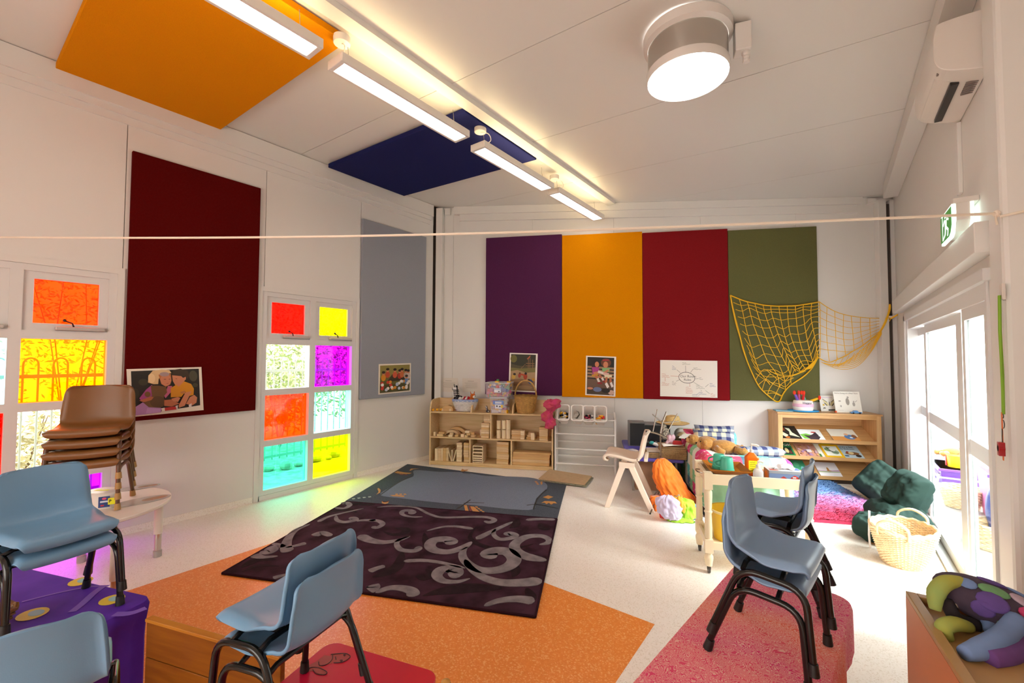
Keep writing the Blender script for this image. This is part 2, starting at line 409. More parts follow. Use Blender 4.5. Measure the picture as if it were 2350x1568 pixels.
# far wall
bk = B(); bwbox(bk, SL-.05, SR+.1, BWT+.012, BWT+.12, 0, 3.82); wbk = struct('wall_back', bk, m_gap)
js = [SL+.02]+[st(wb(px, 512))[0] for px in (1041, 1222, 1408.5, 1607)]; dd = (js[4]-js[1])/3
js += [js[4]+dd, js[4]+2*dd]; js = [q for q in js if q < SR-.1]+[SR+.05]
for a, c in zip(js, js[1:]):
    q = B(); bwbox(q, a+.0012, c-.0012, BWT, BWT+.0125, 0, 3.8); q.build('wall_panel', m_wall, wbk)
# corner posts
b = B(); bwbox(b, SL+.0, SL+.1, BWT-.1, BWT-.001, 0, czb(SL)-.03); struct('trim_5', b, m_trim, bev=.004)
b = B(); s0 = st(wb(2022, 700, BWT-.1))[0]; s1_ = st(wb(2040, 700, BWT-.1))[0]
bwbox(b, s0, s1_, BWT-.1, BWT-.001, 0, czb(s1_)-.05); struct('trim_6', b, m_trim, bev=.004)
b = B(); bwbox(b, s1_+.001, s1_+.055, BWT-.06, BWT-.002, 0, czb(s1_)-.1); struct('trim_7', b, m_gap)
b = B(); bwbox(b, s1_+.056, SR+.02, BWT-.07, BWT-.002, 0, czb(SR)-.05); struct('trim_11', b, m_wall)
# right wall with the sliding door
yF, yN = wl(2088, 900, RWX).y, wl(2279, 900, RWX).y; zD = wl(2279, 640, RWX).z
b = B(); xo = RWX+.11
for ya, yb, za in ((yF, CORR[1]+.02, 0), (yN, yF, zD), (2.84, yN, 0)): b.bx(RWX, xo, ya, yb, za, 3.62)
struct('wall_right', b, m_wall)
b = B(); b.bx(.6, XE+.1, 2.77, 2.98, 0, 3.6); struct('trim_8', b, m_trim, bev=.02)
b = B(); b.bx(XE, XE+.1, YR, 2.77, 0, 3.6); struct('wall_near', b, m_wall)
# rear wall behind the camera, with an added window opening sized for fill light
ro0, ro1 = -2.9, .1
b = B(); b.bx(LWX-.1, ro0, YR-.1, YR, 0, 3.9); b.bx(ro1, XE+.1, YR-.1, YR, 0, 3.9); b.bx(ro0, ro1, YR-.1, YR, 2.5, 3.9); b.bx(ro0, ro1, YR-.1, YR, 0, .5)
struct('wall_rear', b, m_wall)
b = B(); w4 = (ro1-ro0)/3
for k in range(4): b.bx(ro0+k*w4-.03, ro0+k*w4+.03, YR-.08, YR-.02, .5, 2.5)
b.bx(ro0, ro1, YR-.08, YR-.02, .5, .56); b.bx(ro0, ro1, YR-.08, YR-.02, 2.44, 2.5)
w3 = struct('window_3', b, m_frame)
for k in range(3): B().bx(ro0+k*w4+.03, ro0+(k+1)*w4-.03, YR-.053, YR-.047, .56, 2.44).build('pane', PM['clear'], w3)

# sliding door in the right wall
m_dg = pane('door_glass', '#eef3f3', .10)
b = B(); f = .05
b.bx(RWX-.012, xo, yF-.0, yF-f, 0, zD); b.bx(RWX-.012, xo, yN, yN+.03, 0, zD); b.bx(RWX-.004, xo, yN, yF, zD-.09, zD)
b.bx(RWX-.03, RWX-.002, yF, yF+.07, 0, zD+.05); b.bx(RWX-.03, RWX-.002, yN-.04, yF+.07, zD, zD+.06)
d1 = struct('door_1', b, m_frame)
B().bx(RWX-.02, xo, yN, yF, 0, .018).build('floor_track', mat('track_metal', '#b5b2ad', .3, .6), d1)
m_dot = mat('frosted_band', '#dfe6ea', .6)
def dpanel(xc, pa, pb, wa, wb_):
    ya, yb = wl(pa, 900, xc).y, wl(pb, 900, xc).y               # far and near edge
    z0, z1 = .02, zD-.09; s = B(); x = (xc-.016, xc+.016)
    s.bx(*x, ya-wa, ya, z0, z1); s.bx(*x, yb, yb+wb_, z0, z1); s.bx(*x, yb+wb_, ya-wa, z0, z0+.07); s.bx(*x, yb+wb_, ya-wa, z1-.07, z1)
    p = s.build('sliding_panel', m_frame, d1)
    B().bx(xc-.004, xc+.004, yb+wb_, ya-wa, z0+.07, z1-.07).build('pane', m_dg, p)
    B().bx(xc-.0065, xc-.0045, yb+wb_, ya-wa, .93, 1.02).build('safety_band', m_dot, p)
    return p
dpanel(RWX+.085, 2106, 2131, .07, .05); dpanel(RWX+.055, 2131, 2219, .06, .16); p3 = dpanel(RWX+.02, 2221, 2278, .06, .03)
# pelmet over the door
zq = wl(2050, 720, RWX-.07)
b = B(); b.bx(RWX-.075, RWX, 2.985, CORR[1]-.5, zq.z, zq.z+.15); struct('trim_9', b, m_trim, bev=.004)
# skirting upstand on the left wall foot
b = B(); b.bx(LWX, LWX+.008, W2y1+.05, CORL[1]-.12, 0, .06); b.bx(LWX, LWX+.008, W1y1+.05, W2y0-.05, 0, .06); struct('baseboard_left', b, m_floor)

# ---------------------------------------------------------------- the ground outside
m_gr = mat('outside_ground', '#c2b9a8', .9, noise=.45, scale=9, bump=.4)
m_conc = mat('verandah_concrete', '#b4b3ae', .8, noise=.1, scale=5)
struct('ground_left', B().bx(LWX-14, LWX-.12, -12, 14, -.2, -.1), m_gr)
struct('ground_right', B().bx(xo, 8, -4, 16, -.1, -.03), m_conc)
# ================================================================ LIGHTS OF THE ROOM
m_lwht = mat('luminaire_white', '#d8d2cc', .4)
m_diff = glow('lamp_diffuser', '#fffaf2', 4.0); m_upl = glow('lamp_uplight', '#ffe2a8', 6.0)
m_wire = mat('steel_wire', '#8c8880', .4, .5)
LX, LZ = fl(768, 150, 3.37).x, 3.37
lamp_ys = [(fl(770, 145, LZ).y, fl(1066, 322, LZ).y), (fl(1098, 337, LZ).y, fl(1262, 438, LZ).y), (fl(1268, 446, LZ).y, fl(1372, 505, LZ).y)]
l0 = lamp_ys[0][1]-lamp_ys[0][0]
lamp_ys.insert(0, (fl(735, 122, LZ).y-l0, fl(735, 122, LZ).y))
names = ['nearest linear pendant lamp, cut by the top of the photo', 'long linear pendant lamp hanging between the yellow and the blue panel',
         'linear pendant lamp whose end crosses the blue ceiling panel, on a curved white flex', 'farthest linear pendant lamp, in front of the far wall']
for i, (ya, yb) in enumerate(lamp_ys):
    yc = (ya+yb)/2; L = 1.19; h = L/2
    t = thing('pendant_lamp', names[i], 'lamp', (LX, yc, LZ), 0, 'linear pendant lamps')
    wd = .085; b = B(); r = .03
    b.bx(-wd, -wd+.022, -h, h, 0, .06); b.bx(wd-.022, wd, -h, h, 0, .06); b.bx(-wd+.022, wd-.022, -h, -h+.03, 0, .06); b.bx(-wd+.022, wd-.022, h-.03, h, 0, .06); b.bx(-wd+.022, wd-.022, -h+.03, h-.03, .03, .05)
    b.build('housing', m_lwht, t, bev=.004)
    B().bx(-wd+.022, wd-.022, -h+.03, h-.03, .006, .014).build('diffuser', m_diff, t)
    B().bx(-.05, .05, -h+.06, h-.06, .0505, .0545).build('uplight_strip', m_upl, t)
    top = zb-LZ
    for q in (-h+.1, h-.1): B().cyl((0, q, .055), (-.02, q, top), .0022, n=6).build('suspension_wire', m_wire, t)
    yq = -h+.06
    B().lathe([(0, top-.045), (.052, top-.045), (.055, top-.04), (.055, top), (0, top)], 20, (-.02, yq, 0)).build('ceiling_rose', m_lwht, t, smooth='auto')
    sw = .0 if i < 2 else .07
    B().tube(catmull([(-.02, yq, top-.045), (sw*.6+.01, yq+sw*.4, top*.7), (sw+.005, yq+sw*.5, top*.4), (.0, yq+.01, .06)]), .004, 6).build('flex', mat('white_flex', '#e8e2da', .4), t)
# skylight drum
rd_ = .27; dc = fl(1577, 181, 3.27); cz = ceil_z(dc.x+rd_)-.004; t = thing('skylight_drum', 'round metal skylight drum with glowing white lens on the ceiling', 'skylight', (dc.x, dc.y, 0))
rd = (fl(1672, 155, 3.27)-fl(1482, 205, 3.27)).length/2
m_st = mat('galvanised_steel', '#b9b3ab', .28, .85)
B().lathe([(rd*.97, 3.30), (rd*.97, cz-.05)], 40, cap=False).build('drum', m_st, t, smooth='auto')
B().lathe([(rd*.98, cz-.07), (rd*1.08, cz-.055), (rd*1.09, cz+.0), (rd*.98, cz)], 40, cap=False).build('collar', m_lwht, t, smooth='auto')
B().lathe([(rd*.98, 3.325), (rd*1.01, 3.32), (rd*1.01, 3.28), (rd*.985, 3.268)], 40, cap=False).build('rim', m_lwht, t, smooth='auto')
B().lathe([(0, 3.262), (rd*.5, 3.264), (rd*.98, 3.270), (rd*.98, 3.29), (0, 3.29)], 40).build('lens', glow('skylight_lens', '#fffdfb', 4.5), t, smooth='auto')
jb_ = V((1, .35, 0)).normalized()*(rd*1.13+.04)
B().box((jb_.x, jb_.y, cz-.10), (.09, .09, .17), Matrix.Rotation(.3, 3, 'Z')).build('junction_box', m_lwht, t, bev=.006)
B().lathe([(.0, cz-.25), (.018, cz-.25), (.022, cz-.24), (.018, cz-.23), (.022, cz-.22), (.018, cz-.21), (.024, cz-.2), (.024, cz-.185), (0, cz-.185)], 12, (jb_.x+.02, jb_.y, 0)).build('cable_gland', m_lwht, t)

# ---------------------------------------------------------------- acoustic panels
def felt(n, c, c2=None): return mat('felt_'+n, c, .95, noise=1, col2=c2 or c, scale=260, bump=.25, spec=.08)
F_yel = felt('mustard', '#d98800', '#cf7f00'); F_blue = felt('navy', '#22265a', '#1e2250'); F_mar = felt('maroon', '#560807', '#4c0504'); F_grey = felt('grey', '#969aa2', '#90949d')
F_pur = felt('purple', '#54284c', '#4a2244'); F_red = felt('crimson', '#821a1e', '#781519'); F_grn = felt('olive', '#66653f', '#5e5d39')
def cpanel(n, pts, f, label, th=.045):
    P = [cl(px, py, .052) for px, py in pts]; nrm = V((.0448, 0, 1)).normalized()
    c = sum(P, V())/4; t = B().prism([p-c for p in P], nrm*th).build(n, f, loc=c, bev=.006); tag(t, label, 'panel', 'ceiling acoustic panels'); return t
ya, yb = cl(502, 294, .05).y, cl(800, 98, .05).y; xa, xb = cl(502, 294, .05).x, cl(800, 98, .05).x
y0_ = cl(128, 153, .05).y
def csq(n, x0, x1, y0, y1, f, label):
    c = V(((x0+x1)/2, (y0+y1)/2, 0)); c.z = ceil_z(c.x)-.012; hx_, hy = (x1-x0)/2, (y1-y0)/2; sl = -.0448
    q = lambda dz: [(-hx_, -hy, sl*-hx_+dz), (hx_, -hy, sl*hx_+dz), (hx_, hy, sl*hx_+dz), (-hx_, hy, sl*-hx_+dz)]
    b = B().hexa(q(-.048), q(0)); o = b.build(n, f, loc=c, bev=.005); tag(o, label, 'panel', 'ceiling acoustic panels'); return o
csq('acoustic_panel', xa, xb, y0_, (ya+yb)/2, F_yel, 'large mustard yellow square panel fixed to the ceiling')
xa, xb = cl(752, 384, .05).x, cl(1227, 362, .05).x; xa = (xa+cl(934, 450, .05).x)/2
y0_, y1_ = (cl(752, 384, .05).y+cl(1062, 252, .03).y)/2, (cl(934, 450, .05).y+cl(1227, 362, .05).y)/2
csq('acoustic_panel', xa, xb, y0_, y1_, F_blue, 'navy blue square panel fixed to the ceiling')
def wpanel(y0, y1, z0, z1, f, label):
    c = V((LWX, (y0+y1)/2, (z0+z1)/2)); o = B().bx(.001, .04, -(y1-y0)/2, (y1-y0)/2, -(z1-z0)/2, (z1-z0)/2).build('acoustic_panel', f, loc=c, bev=.006); tag(o, label, 'panel', 'wall acoustic panels'); return o
xf = LWX+.04
wpanel(wl(296, 600, xf).y, wl(593, 690, xf).y, wl(440, 955, xf).z, wl(450, 388, xf).z, F_mar, 'tall dark maroon panel on the window wall')
wpanel(wl(830, 700, xf).y, wl(977, 720, xf).y, wl(900, 911, xf).z, wl(900, 521, xf).z, F_grey, 'tall grey panel beside the corner post on the window wall')
tf = BWT-.04
ss = [st(wb(px, 730, tf))[0] for px in (1114, 1289.5, 1475.3, 1673, 1879)]
pz0 = [st(wb(px, py, tf))[2] for px, py in ((1200, 907), (1380, 913), (1574, 918), (1778, 921))]; pz1 = [st(wb(px, py, tf))[2] for px, py in ((1200, 542), (1380, 536), (1574, 529.5), (1776, 524))]
for k, (f, lab) in enumerate(((F_pur, 'tall dark purple panel on the far wall'), (F_yel, 'tall mustard yellow panel on the far wall'), (F_red, 'tall crimson panel on the far wall'), (F_grn, 'tall olive green panel on the far wall, behind the net'))):
    sc_, zc = (ss[k]+ss[k+1])/2, (pz0[k]+pz1[k])/2; hw, hh = (ss[k+1]-ss[k])/2-.002, (pz1[k]-pz0[k])/2
    o = B().bx(-hw, hw, -.04, -.001, -hh, hh).build('acoustic_panel', f, loc=bw(sc_, BWT, zc), rot=(0, 0, TH), bev=.005); tag(o, lab, 'panel', 'wall acoustic panels')
# ================================================================ RUGS
m_rugd = mat('dark_rug_pile', '#452c38', .95, noise=1, col2='#2b1c22', scale=6, bump=.3, spec=.05)
m_rugg = mat('rug_grey_swirl', '#857e80', .95, noise=1, col2='#6c6668', scale=14, bump=.3, spec=.08)
m_rugk = mat('rug_black_swirl', '#2c2024', .95, noise=.3, scale=20, bump=.3, spec=.08)
m_rugb = mat('rug_binding', '#2c161f', .9, spec=.08)
m_blu = mat('blue_rug_field', '#76808f', .95, noise=.15, scale=120, bump=.3, spec=.05); m_blud = mat('blue_rug_border', '#545b64', .95, noise=.35, scale=160, bump=.3, spec=.05)
def rz_(p, q): return math.atan2(q.y-p.y, q.x-p.x)
a_, b_, c_, d_ = fl(510, 1315, .012), fl(1228, 1415, .012), fl(1278, 1191, .012), fl(795, 1151, .012)
cen = (a_+b_+c_+d_)/4
t = thing('swirl_rug', 'dark plum rug with grey scroll pattern lying across orange and beige vinyl', 'rug', (cen.x, cen.y, 0))
L = lambda p, z=0: V((p.x-cen.x, p.y-cen.y, z))
P = [L(q, .0025) for q in (a_, b_, c_, d_)]
B().prism(P, (0, 0, .011)).build('pile', m_rugd, t)
b = B()
for i in range(4): b.tube([P[i]+V((0, 0, .007)), P[(i+1) % 4]+V((0, 0, .007))], .0085, 6)
b.build('binding', m_rugb, t)
cv = lambda x, y: L(fl(500+x/2.765, 1050+y/2.765, .0135), .0132)
def swirl(pts, w0, w1, nm, m_, h=.003, dark=False):
    Q = catmull([cv(*p) for p in pts], 6); n = len(Q); E = lambda i: math.sqrt(max(0.02, min(1, min(i, n-1-i)/(.10*n))))
    ws = [(w0+(w1-w0)*(i/(n-1)))*(E(i) if not dark else (.15+.85*math.sin(math.pi*i/(n-1)))) for i in range(n)]
    B().ribbon(Q, ws, (0, 0, 1), h).build(nm, m_, t)
for pts, w0, w1 in (
  ([(635, 410), (720, 372), (925, 325)], .05, .02), ([(740, 320), (800, 325), (836, 305), (815, 290), (785, 297)], .03, .075),
  ([(1010, 318), (1110, 310), (1250, 318), (1340, 360), (1430, 382), (1620, 378), (1715, 382), (1755, 398), (1725, 413), (1690, 405)], .02, .06),
  ([(1300, 378), (1225, 378), (1170, 362), (1175, 342), (1215, 338), (1235, 350), (1210, 358)], .02, .085),
  ([(960, 400), (1020, 405), (1045, 425), (1010, 447), (980, 440)], .05, .05), ([(878, 405), (930, 400), (1000, 402)], .03, .055),
  ([(750, 370), (755, 398), (800, 412), (868, 400), (860, 388), (830, 392)], .03, .08),
  ([(585, 425), (500, 460), (450, 510), (432, 570), (450, 600)], .03, .10), ([(430, 575), (500, 560), (560, 545)], .02, .06),
  ([(610, 500), (660, 480), (720, 500)], .09, .05),
  ([(900, 495), (960, 525), (1050, 540), (1150, 525), (1220, 500)], .10, .03), ([(1215, 502), (1150, 525), (1135, 555), (1165, 588), (1240, 595), (1272, 580), (1255, 572)], .03, .07),
  ([(1325, 468), (1430, 442), (1520, 440), (1620, 455)], .02, .05),
  ([(1870, 410), (1750, 465), (1640, 520)], .03, .07), ([(1760, 455), (1750, 490), (1790, 520), (1865, 512), (1885, 495), (1850, 485), (1830, 497)], .03, .09),
  ([(1610, 537), (1560, 570), (1470, 600), (1380, 592), (1345, 562), (1370, 528), (1440, 520), (1480, 535), (1450, 552)], .06, .12),
  ([(2040, 555), (2090, 545), (2100, 522), (2050, 500), (1960, 505), (1890, 545), (1890, 590), (1960, 630), (2085, 655)], .04, .11),
  ([(1580, 570), (1552, 610), (1570, 660), (1650, 712), (1760, 718), (1850, 690), (1880, 645), (1840, 602), (1770, 595), (1720, 615), (1760, 640)], .05, .15),
  ([(1180, 660), (1300, 655), (1420, 670), (1570, 705)], .05, .03), ([(960, 725), (1010, 705), (1060, 690)], .06, .04),
  ([(1570, 650), (1600, 700), (1680, 760), (1800, 795), (1950, 795), (2055, 780)], .04, .11),
  ([(1600, 770), (1520, 790), (1430, 785), (1390, 750), (1420, 715), (1490, 712), (1500, 735), (1460, 745)], .02, .15),
  ([(1000, 862), (1080, 832), (1160, 830), (1230, 850), (1240, 885)], .04, .09), ([(955, 845), (985, 830), (980, 810)], .10, .08),
  ([(1690, 945), (1780, 912), (1900, 900), (2010, 915)], .03, .09), ([(1955, 398), (2050, 392), (2140, 396)], .05, .05),
  ([(230, 620), (280, 635), (380, 628)], .08, .02), ([(270, 600), (320, 605), (350, 585), (320, 572)], .05, .10), ([(345, 548), (390, 558), (415, 572)], .03, .06), ([(350, 768), (390, 756), (440, 745)], .05, .03)):
    swirl(pts, w0, w1, 'scroll', m_rugg)
for pts, w0, w1 in (([(820, 290), (950, 300), (1000, 300)], .05, .04), ([(1640, 440), (1600, 500), (1640, 545), (1760, 582), (1890, 578), (2000, 550)], .05, .06),
  ([(1050, 470), (1110, 490), (1180, 480), (1190, 455), (1120, 450)], .05, .1), ([(980, 760), (1050, 740), (1140, 690), (1170, 600)], .06, .12), ([(1300, 880), (1420, 850), (1600, 830), (1800, 830)], .06, .16),
  ([(1900, 390), (1890, 430), (1850, 450)], .1, .05), ([(150, 700), (250, 650), (370, 650)], .1, .06), ([(150, 730), (250, 690), (390, 690)], .03, .03), ([(1870, 660), (1890, 720), (1870, 760)], .09, .05), ([(1260, 750), (1310, 765), (1350, 740), (1320, 710)], .09, .05),
  ([(1310, 480), (1330, 560), (1400, 610)], .07, .05), ([(1960, 830), (1990, 880), (2020, 900)], .08, .05), ([(690, 350), (830, 330), (880, 350)], .05, .04), ([(2040, 420), (2060, 450), (2110, 455)], .06, .08)):
    swirl(pts, w0, w1, 'dark_scroll', m_rugk, .0012, True)
# blue rug behind it
e_, f_ = fl(935, 1067), fl(1300, 1113); g_, h_ = fl(1279, 1192), fl(793, 1152)
cen = (e_+f_+g_+h_)/4
t = thing('bordered_rug', 'slate blue rug with darker border and small motifs by the block shelf', 'rug', (cen.x, cen.y, 0))
# runs a little under the dark rug's edge
P = [L(q, .0005) for q in (h_+(g_-h_)*.0, g_, f_, e_)]
B().prism(P, (0, 0, .0095)).build('pile', m_blud, t)
cv = lambda x, y, z=.0105: L(fl(500+x/2.765, 1050+y/2.765, .01), z)
fld = catmull([cv(*p) for p in ((1250, 82), (1400, 92), (1560, 96), (1700, 118), (1850, 122), (2000, 132), (2080, 165), (2085, 205), (2020, 262), (2003, 330), (1850, 328), (1750, 318), (1600, 302), (1480, 295), (1330, 280), (1180, 262), (1030, 240), (1095, 190), (1160, 150), (1240, 120))], 4, True)
B().prism(fld, (0, 0, .001)).build('field', m_blu, t)
m_or = flat('#b98446'); m_mr = flat('#6d2b34'); m_gy = flat('#9aa39f'); m_ln = flat('#26292e')
def motif(poly, m_): B().prism([cv(*p, .0116) for p in poly], (0, 0, .0008)).build('motif', m_, t)
motif([(1120, 98), (1140, 88), (1180, 96), (1230, 100), (1215, 106), (1160, 106)], m_or); motif([(1130, 104), (1150, 108), (1165, 103), (1180, 112), (1195, 106), (1205, 114), (1160, 112)], m_mr)
motif([(1225, 72), (1275, 72), (1240, 76), (1222, 86), (1215, 84)], m_or)
motif([(1540, 90), (1550, 74), (1565, 80), (1590, 78), (1580, 86), (1560, 90)], m_or)
motif([(1020, 195), (1033, 208), (1030, 225), (1005, 238), (1020, 220), (1012, 200)], m_or)
motif([(1090, 240), (1150, 240), (1185, 245), (1180, 252), (1110, 248)], m_or)
for k in range(3): motif([(1125+k*26, 232), (1140+k*26, 231), (1145+k*26, 238), (1128+k*26, 239)], m_or)
for k in range(4): motif([(850+k*34, 262-k*4), (868+k*34, 260-k*4), (872+k*34, 265-k*4), (855+k*34, 268-k*4)], m_gy)
motif([(1040, 280), (1060, 283), (1085, 280), (1080, 292), (1060, 298), (1040, 292)], m_or); motif([(1040, 276), (1060, 284), (1088, 274), (1075, 286), (1050, 286)], m_mr)
motif([(1562, 305), (1580, 305), (1590, 340), (1610, 348), (1570, 342)], m_or); motif([(1598, 312), (1625, 314), (1665, 350), (1620, 348)], m_or); motif([(1590, 306), (1600, 308), (1612, 345), (1600, 345)], m_mr)
for k in range(4): motif([(1632+k*14, 312+k*10), (1648+k*14, 314+k*10), (1650+k*14, 321+k*10), (1636+k*14, 320+k*10)], m_or)
motif([(2062, 254), (2095, 242), (2128, 252), (2098, 265)], m_or)
motif([(2052, 290), (2075, 278), (2140, 282), (2152, 294), (2130, 292), (2115, 302), (2100, 290), (2085, 298), (2072, 288)], m_or)
motif([(2045, 160), (2058, 148), (2060, 170), (2050, 176)], m_or)
for k in range(3): motif([(2010+k*6, 152+k*8), (2025+k*6, 153+k*8), (2028+k*6, 158+k*8), (2013+k*6, 158+k*8)], m_or)
for pts in ([(1515, 332), (1560, 300), (1602, 270)], [(1560, 292), (1610, 288), (1690, 290)], [(1960, 305), (2030, 300), (2160, 325)], [(2085, 205), (2030, 260), (2003, 330)], [(1030, 240), (1100, 190), (1165, 150), (1240, 120)], [(1545, 85), (1560, 100), (1600, 105)]):
    B().ribbon(catmull([cv(*p, .0116) for p in pts], 4), .016, (0, 0, 1), .0006).build('outline', m_ln, t)
# shaggy rug in the reading corner
m_shag = bpy.data.materials.new('shaggy_pile'); m_shag.use_nodes = True; nt = m_shag.node_tree; pb_ = nt.nodes['Principled BSDF']; pb_.inputs['Roughness'].default_value = .95
tc = nt.nodes.new('ShaderNodeTexCoord'); sx = nt.nodes.new('ShaderNodeSeparateXYZ'); nt.links.new(tc.outputs['Object'], sx.inputs[0])
nz = nt.nodes.new('ShaderNodeTexNoise'); nz.inputs['Scale'].default_value = 14; nt.links.new(tc.outputs['Object'], nz.inputs['Vector'])
ma = nt.nodes.new('ShaderNodeMath'); ma.operation = 'MULTIPLY_ADD'; ma.inputs[1].default_value = .55; nt.links.new(nz.outputs[0], ma.inputs[0])
mr = nt.nodes.new('ShaderNodeMapRange'); mr.inputs[1].default_value = -.75; mr.inputs[2].default_value = .75; nt.links.new(sx.outputs[1], mr.inputs[0]); nt.links.new(mr.outputs[0], ma.inputs[2])
cr = nt.nodes.new('ShaderNodeValToRGB'); e = cr.color_ramp.elements; e[0].position = .42; e[0].color = hx('#a82848'); e[1].position = .95; e[1].color = hx('#5b7fae')
x = e.new(.68); x.color = hx('#9c5a86'); nt.links.new(ma.outputs[0], cr.inputs[0]); nt.links.new(cr.outputs[0], pb_.inputs['Base Color'])
t = thing('shaggy_rug', 'shaggy rug shading from crimson to blue in the reading corner', 'rug', bw(1.95, 5.10, 0), TH)
def shag(u, v): return (-.80+1.6*u, -.69+1.38*v, .03+.012*random.random())
b = B().grid(shag, 60, 60); b.bx(-.80, .80, -.69, .69, .001, .03); b.build('pile', m_shag, t)
b = B()
for k in range(9000):
    x, y = random.uniform(-.80, .80), random.uniform(-.70, .70); a = random.uniform(0, 6.28); l = random.uniform(.025, .05); dx, dy = math.cos(a)*.004, math.sin(a)*.004
    b.add([(x-dx, y-dy, .028), (x+dx, y+dy, .028), (x+l*math.sin(a)*.6, y-l*.6, .03+l*.5)], [(0, 1, 2)])
o = b.build('pile_tufts', m_shag, t); o['kind'] = 'stuff'
# folded mat
p4 = [fl(1237, 1103, .02), fl(1345, 1117, .02), fl(1362, 1097, .02), fl(1262, 1081, .02)]; cen = sum(p4, V())/4
t = thing('folded_mat', 'folded tan mat lying half on the blue rug', 'mat', (cen.x, cen.y, 0))
Q = [V((q.x-cen.x, q.y-cen.y, 0)) for q in p4]
B().prism([q+V((0, 0, .013)) for q in Q], (0, 0, .012)).build('lower_layer', mat('mat_edge', '#8d8a74', .9, noise=.4, scale=60), t, bev=.003)
B().prism([q*.985+V((-.02, .01, .026)) for q in Q], (0, 0, .012)).build('upper_layer', mat('mat_tan', '#c2a57e', .85, noise=.12, scale=25, bump=.2), t, bev=.003)

# ================================================================ SCHOOL CHAIRS
m_bch = mat('blue_shell', '#6b93b4', .38, bump=.04, scale=400); m_sch = mat('slate_shell', '#7c98b8', .36, bump=.04, scale=400)
m_bch2 = mat('brown_shell', '#7a4e22', .42, bump=.04, scale=300); m_btub = mat('brown_tube', '#5c3a1e', .35)
m_blkt = mat('black_tube', '#0e0d0d', .22); m_rub = mat('black_rubber', '#0b0b0b', .5); m_tip = mat('tan_tip', '#a8824a', .5)
def shell(b, k=1., back=.492, wings=.020, W0=.140, xk=1.):
    prof = [(.138, .258), (.147, .272), (.136, .286), (.07, .285), (-.02, .279), (-.07, .280), (-.104, .291), (-.122, .318), (-.128, .36), (-.132, .41), (-.139, .455), (-.149, back)]
    Q = catmull([(x*xk, 0, z) for x, z in prof], 4); D = [0]
    for p, q in zip(Q, Q[1:]): D.append(D[-1]+(q-p).length)
    T_ = D[-1]; n = len(Q)-1
    us = sorted(set([0, .004, .01, .02, .035, .05]+[i/30 for i in range(2, 29)]+[.95, .965, .98, .99, .996, 1]))
    vs_ = [-1, -.985, -.955, -.92, -.85, -.7, -.5, -.25, 0, .25, .5, .7, .85, .92, .955, .985, 1]
    def at(u):
        d = u*T_
        for i in range(n):
            if d <= D[i+1] or i == n-1:
                f = (d-D[i])/max(1e-9, D[i+1]-D[i]); return Q[i].lerp(Q[i+1], min(1, f)), d
    def fn(u, v):
        p, d = at(us[round(u*(len(us)-1))]); vv = vs_[round(v*(len(vs_)-1))]; r = .034
        s = d/T_; W = W0+.004*math.sin(max(0, s-.3)*4.4)
        if s > .62: W -= .012*(s-.62)/.38
        if s < .3: W -= .006*(.3-s)/.3
        e = min(d, T_-d); cut = r-math.sqrt(max(0, r*r-(r-min(e, r))**2)); W -= cut
        y = vv*W; z = p.z; x = p.x; a = abs(vv); lip = max(0, (a-.9)/.1)*min(1, max(0, e-.004)/.05)
        if s > .5:
            q = min(1, (s-.5)/.15); x += wings*q*(a**2.4); x -= .016*lip*q
        else:
            q = 1-max(0, (s-.35)/.15) if s > .35 else 1
            z += -.006*q*(1-a*a); z -= .018*q*lip
        if .28 < s < .66: h = math.sin((s-.28)/.38*math.pi)*a**3; x += .016*h; z += .012*h
        return V((x, y, z))*k
    return b.grid(fn, len(us)-1, len(vs_)-1, .010*k)
def leg_frame(b, sy, k=1.):
    P = [(.140, sy*.157, .012), (.122, sy*.149, .232), (-.058, sy*.149, .242), (-.150, sy*.158, .012)]
    return b.tube([p*k for p in fillet(P, .058, 6)], .0105*k, 10)
def school_chair(name, label, ms, mt, mf, k=1., group=None, brown=False, xk=1.):
    t = thing(name, label, 'chair', (0, 0, 0), 0, group)
    shell(B(), k, .52 if brown else .492, .04 if brown else .020, .165 if brown else .138, xk).build('shell', ms, t, smooth=True)
    for sy in (-1, 1):
        lf_ = leg_frame(B(), sy, k).build('leg_frame', mt, t, smooth='auto')
        for x0, x1, y0, y1 in ((.140, .1387, .157, .156), (-.150, -.139, .158, .157)):
            B().cyl((x0*k, sy*y0*k, 0), ((x1)*k, sy*y1*k, .035*k), .0155*k, .013*k, 10).build('foot', mf, lf_, smooth='auto')
    b = B()
    for x in (.06, -.05): b.tube([(x*k, -.149*k, .240*k), (x*k, -.12*k, .252*k), (x*k, .12*k, .252*k), (x*k, .149*k, .240*k)], .008*k, 8)
    b.bx(-.05*k, .06*k, -.09*k, -.07*k, .25*k, .268*k); b.bx(-.05*k, .06*k, .07*k, .09*k, .25*k, .268*k)
    b.build('crossbar', mt, t)
    return t
def stack(proto, first, base, rz, n, dz, dx, labels, k=1.):
    out = []
    for i in range(n):
        off = Matrix.Rotation(rz, 3, 'Z') @ V((dx*i, 0, dz*i)); loc = V(base)+off
        if first and i == 0: o = proto; o.location = loc; o.rotation_euler = (0, 0, rz)
        else: o = copy_tree(proto, loc, rz)
        o['label'] = labels[i]; o.scale = (k, k, k); out.append(o)
    return out
def pose(fb, ff, side, k=1.):
    """chair pose from the back and the front foot of one side (side=+1: left side of the sitter)"""
    d = (ff-fb); rz = math.atan2(d.y, d.x); mid = (ff+fb)/2
    n = V((-math.sin(rz), math.cos(rz), 0)); c = mid-n*side*.1575*k+V((math.cos(rz), math.sin(rz), 0))*.005; return c, rz
TZ = .5
pc = school_chair('school_chair', '', m_sch, m_blkt, m_rub, xk=.83, group='plastic chairs stacked on the cloth tables')
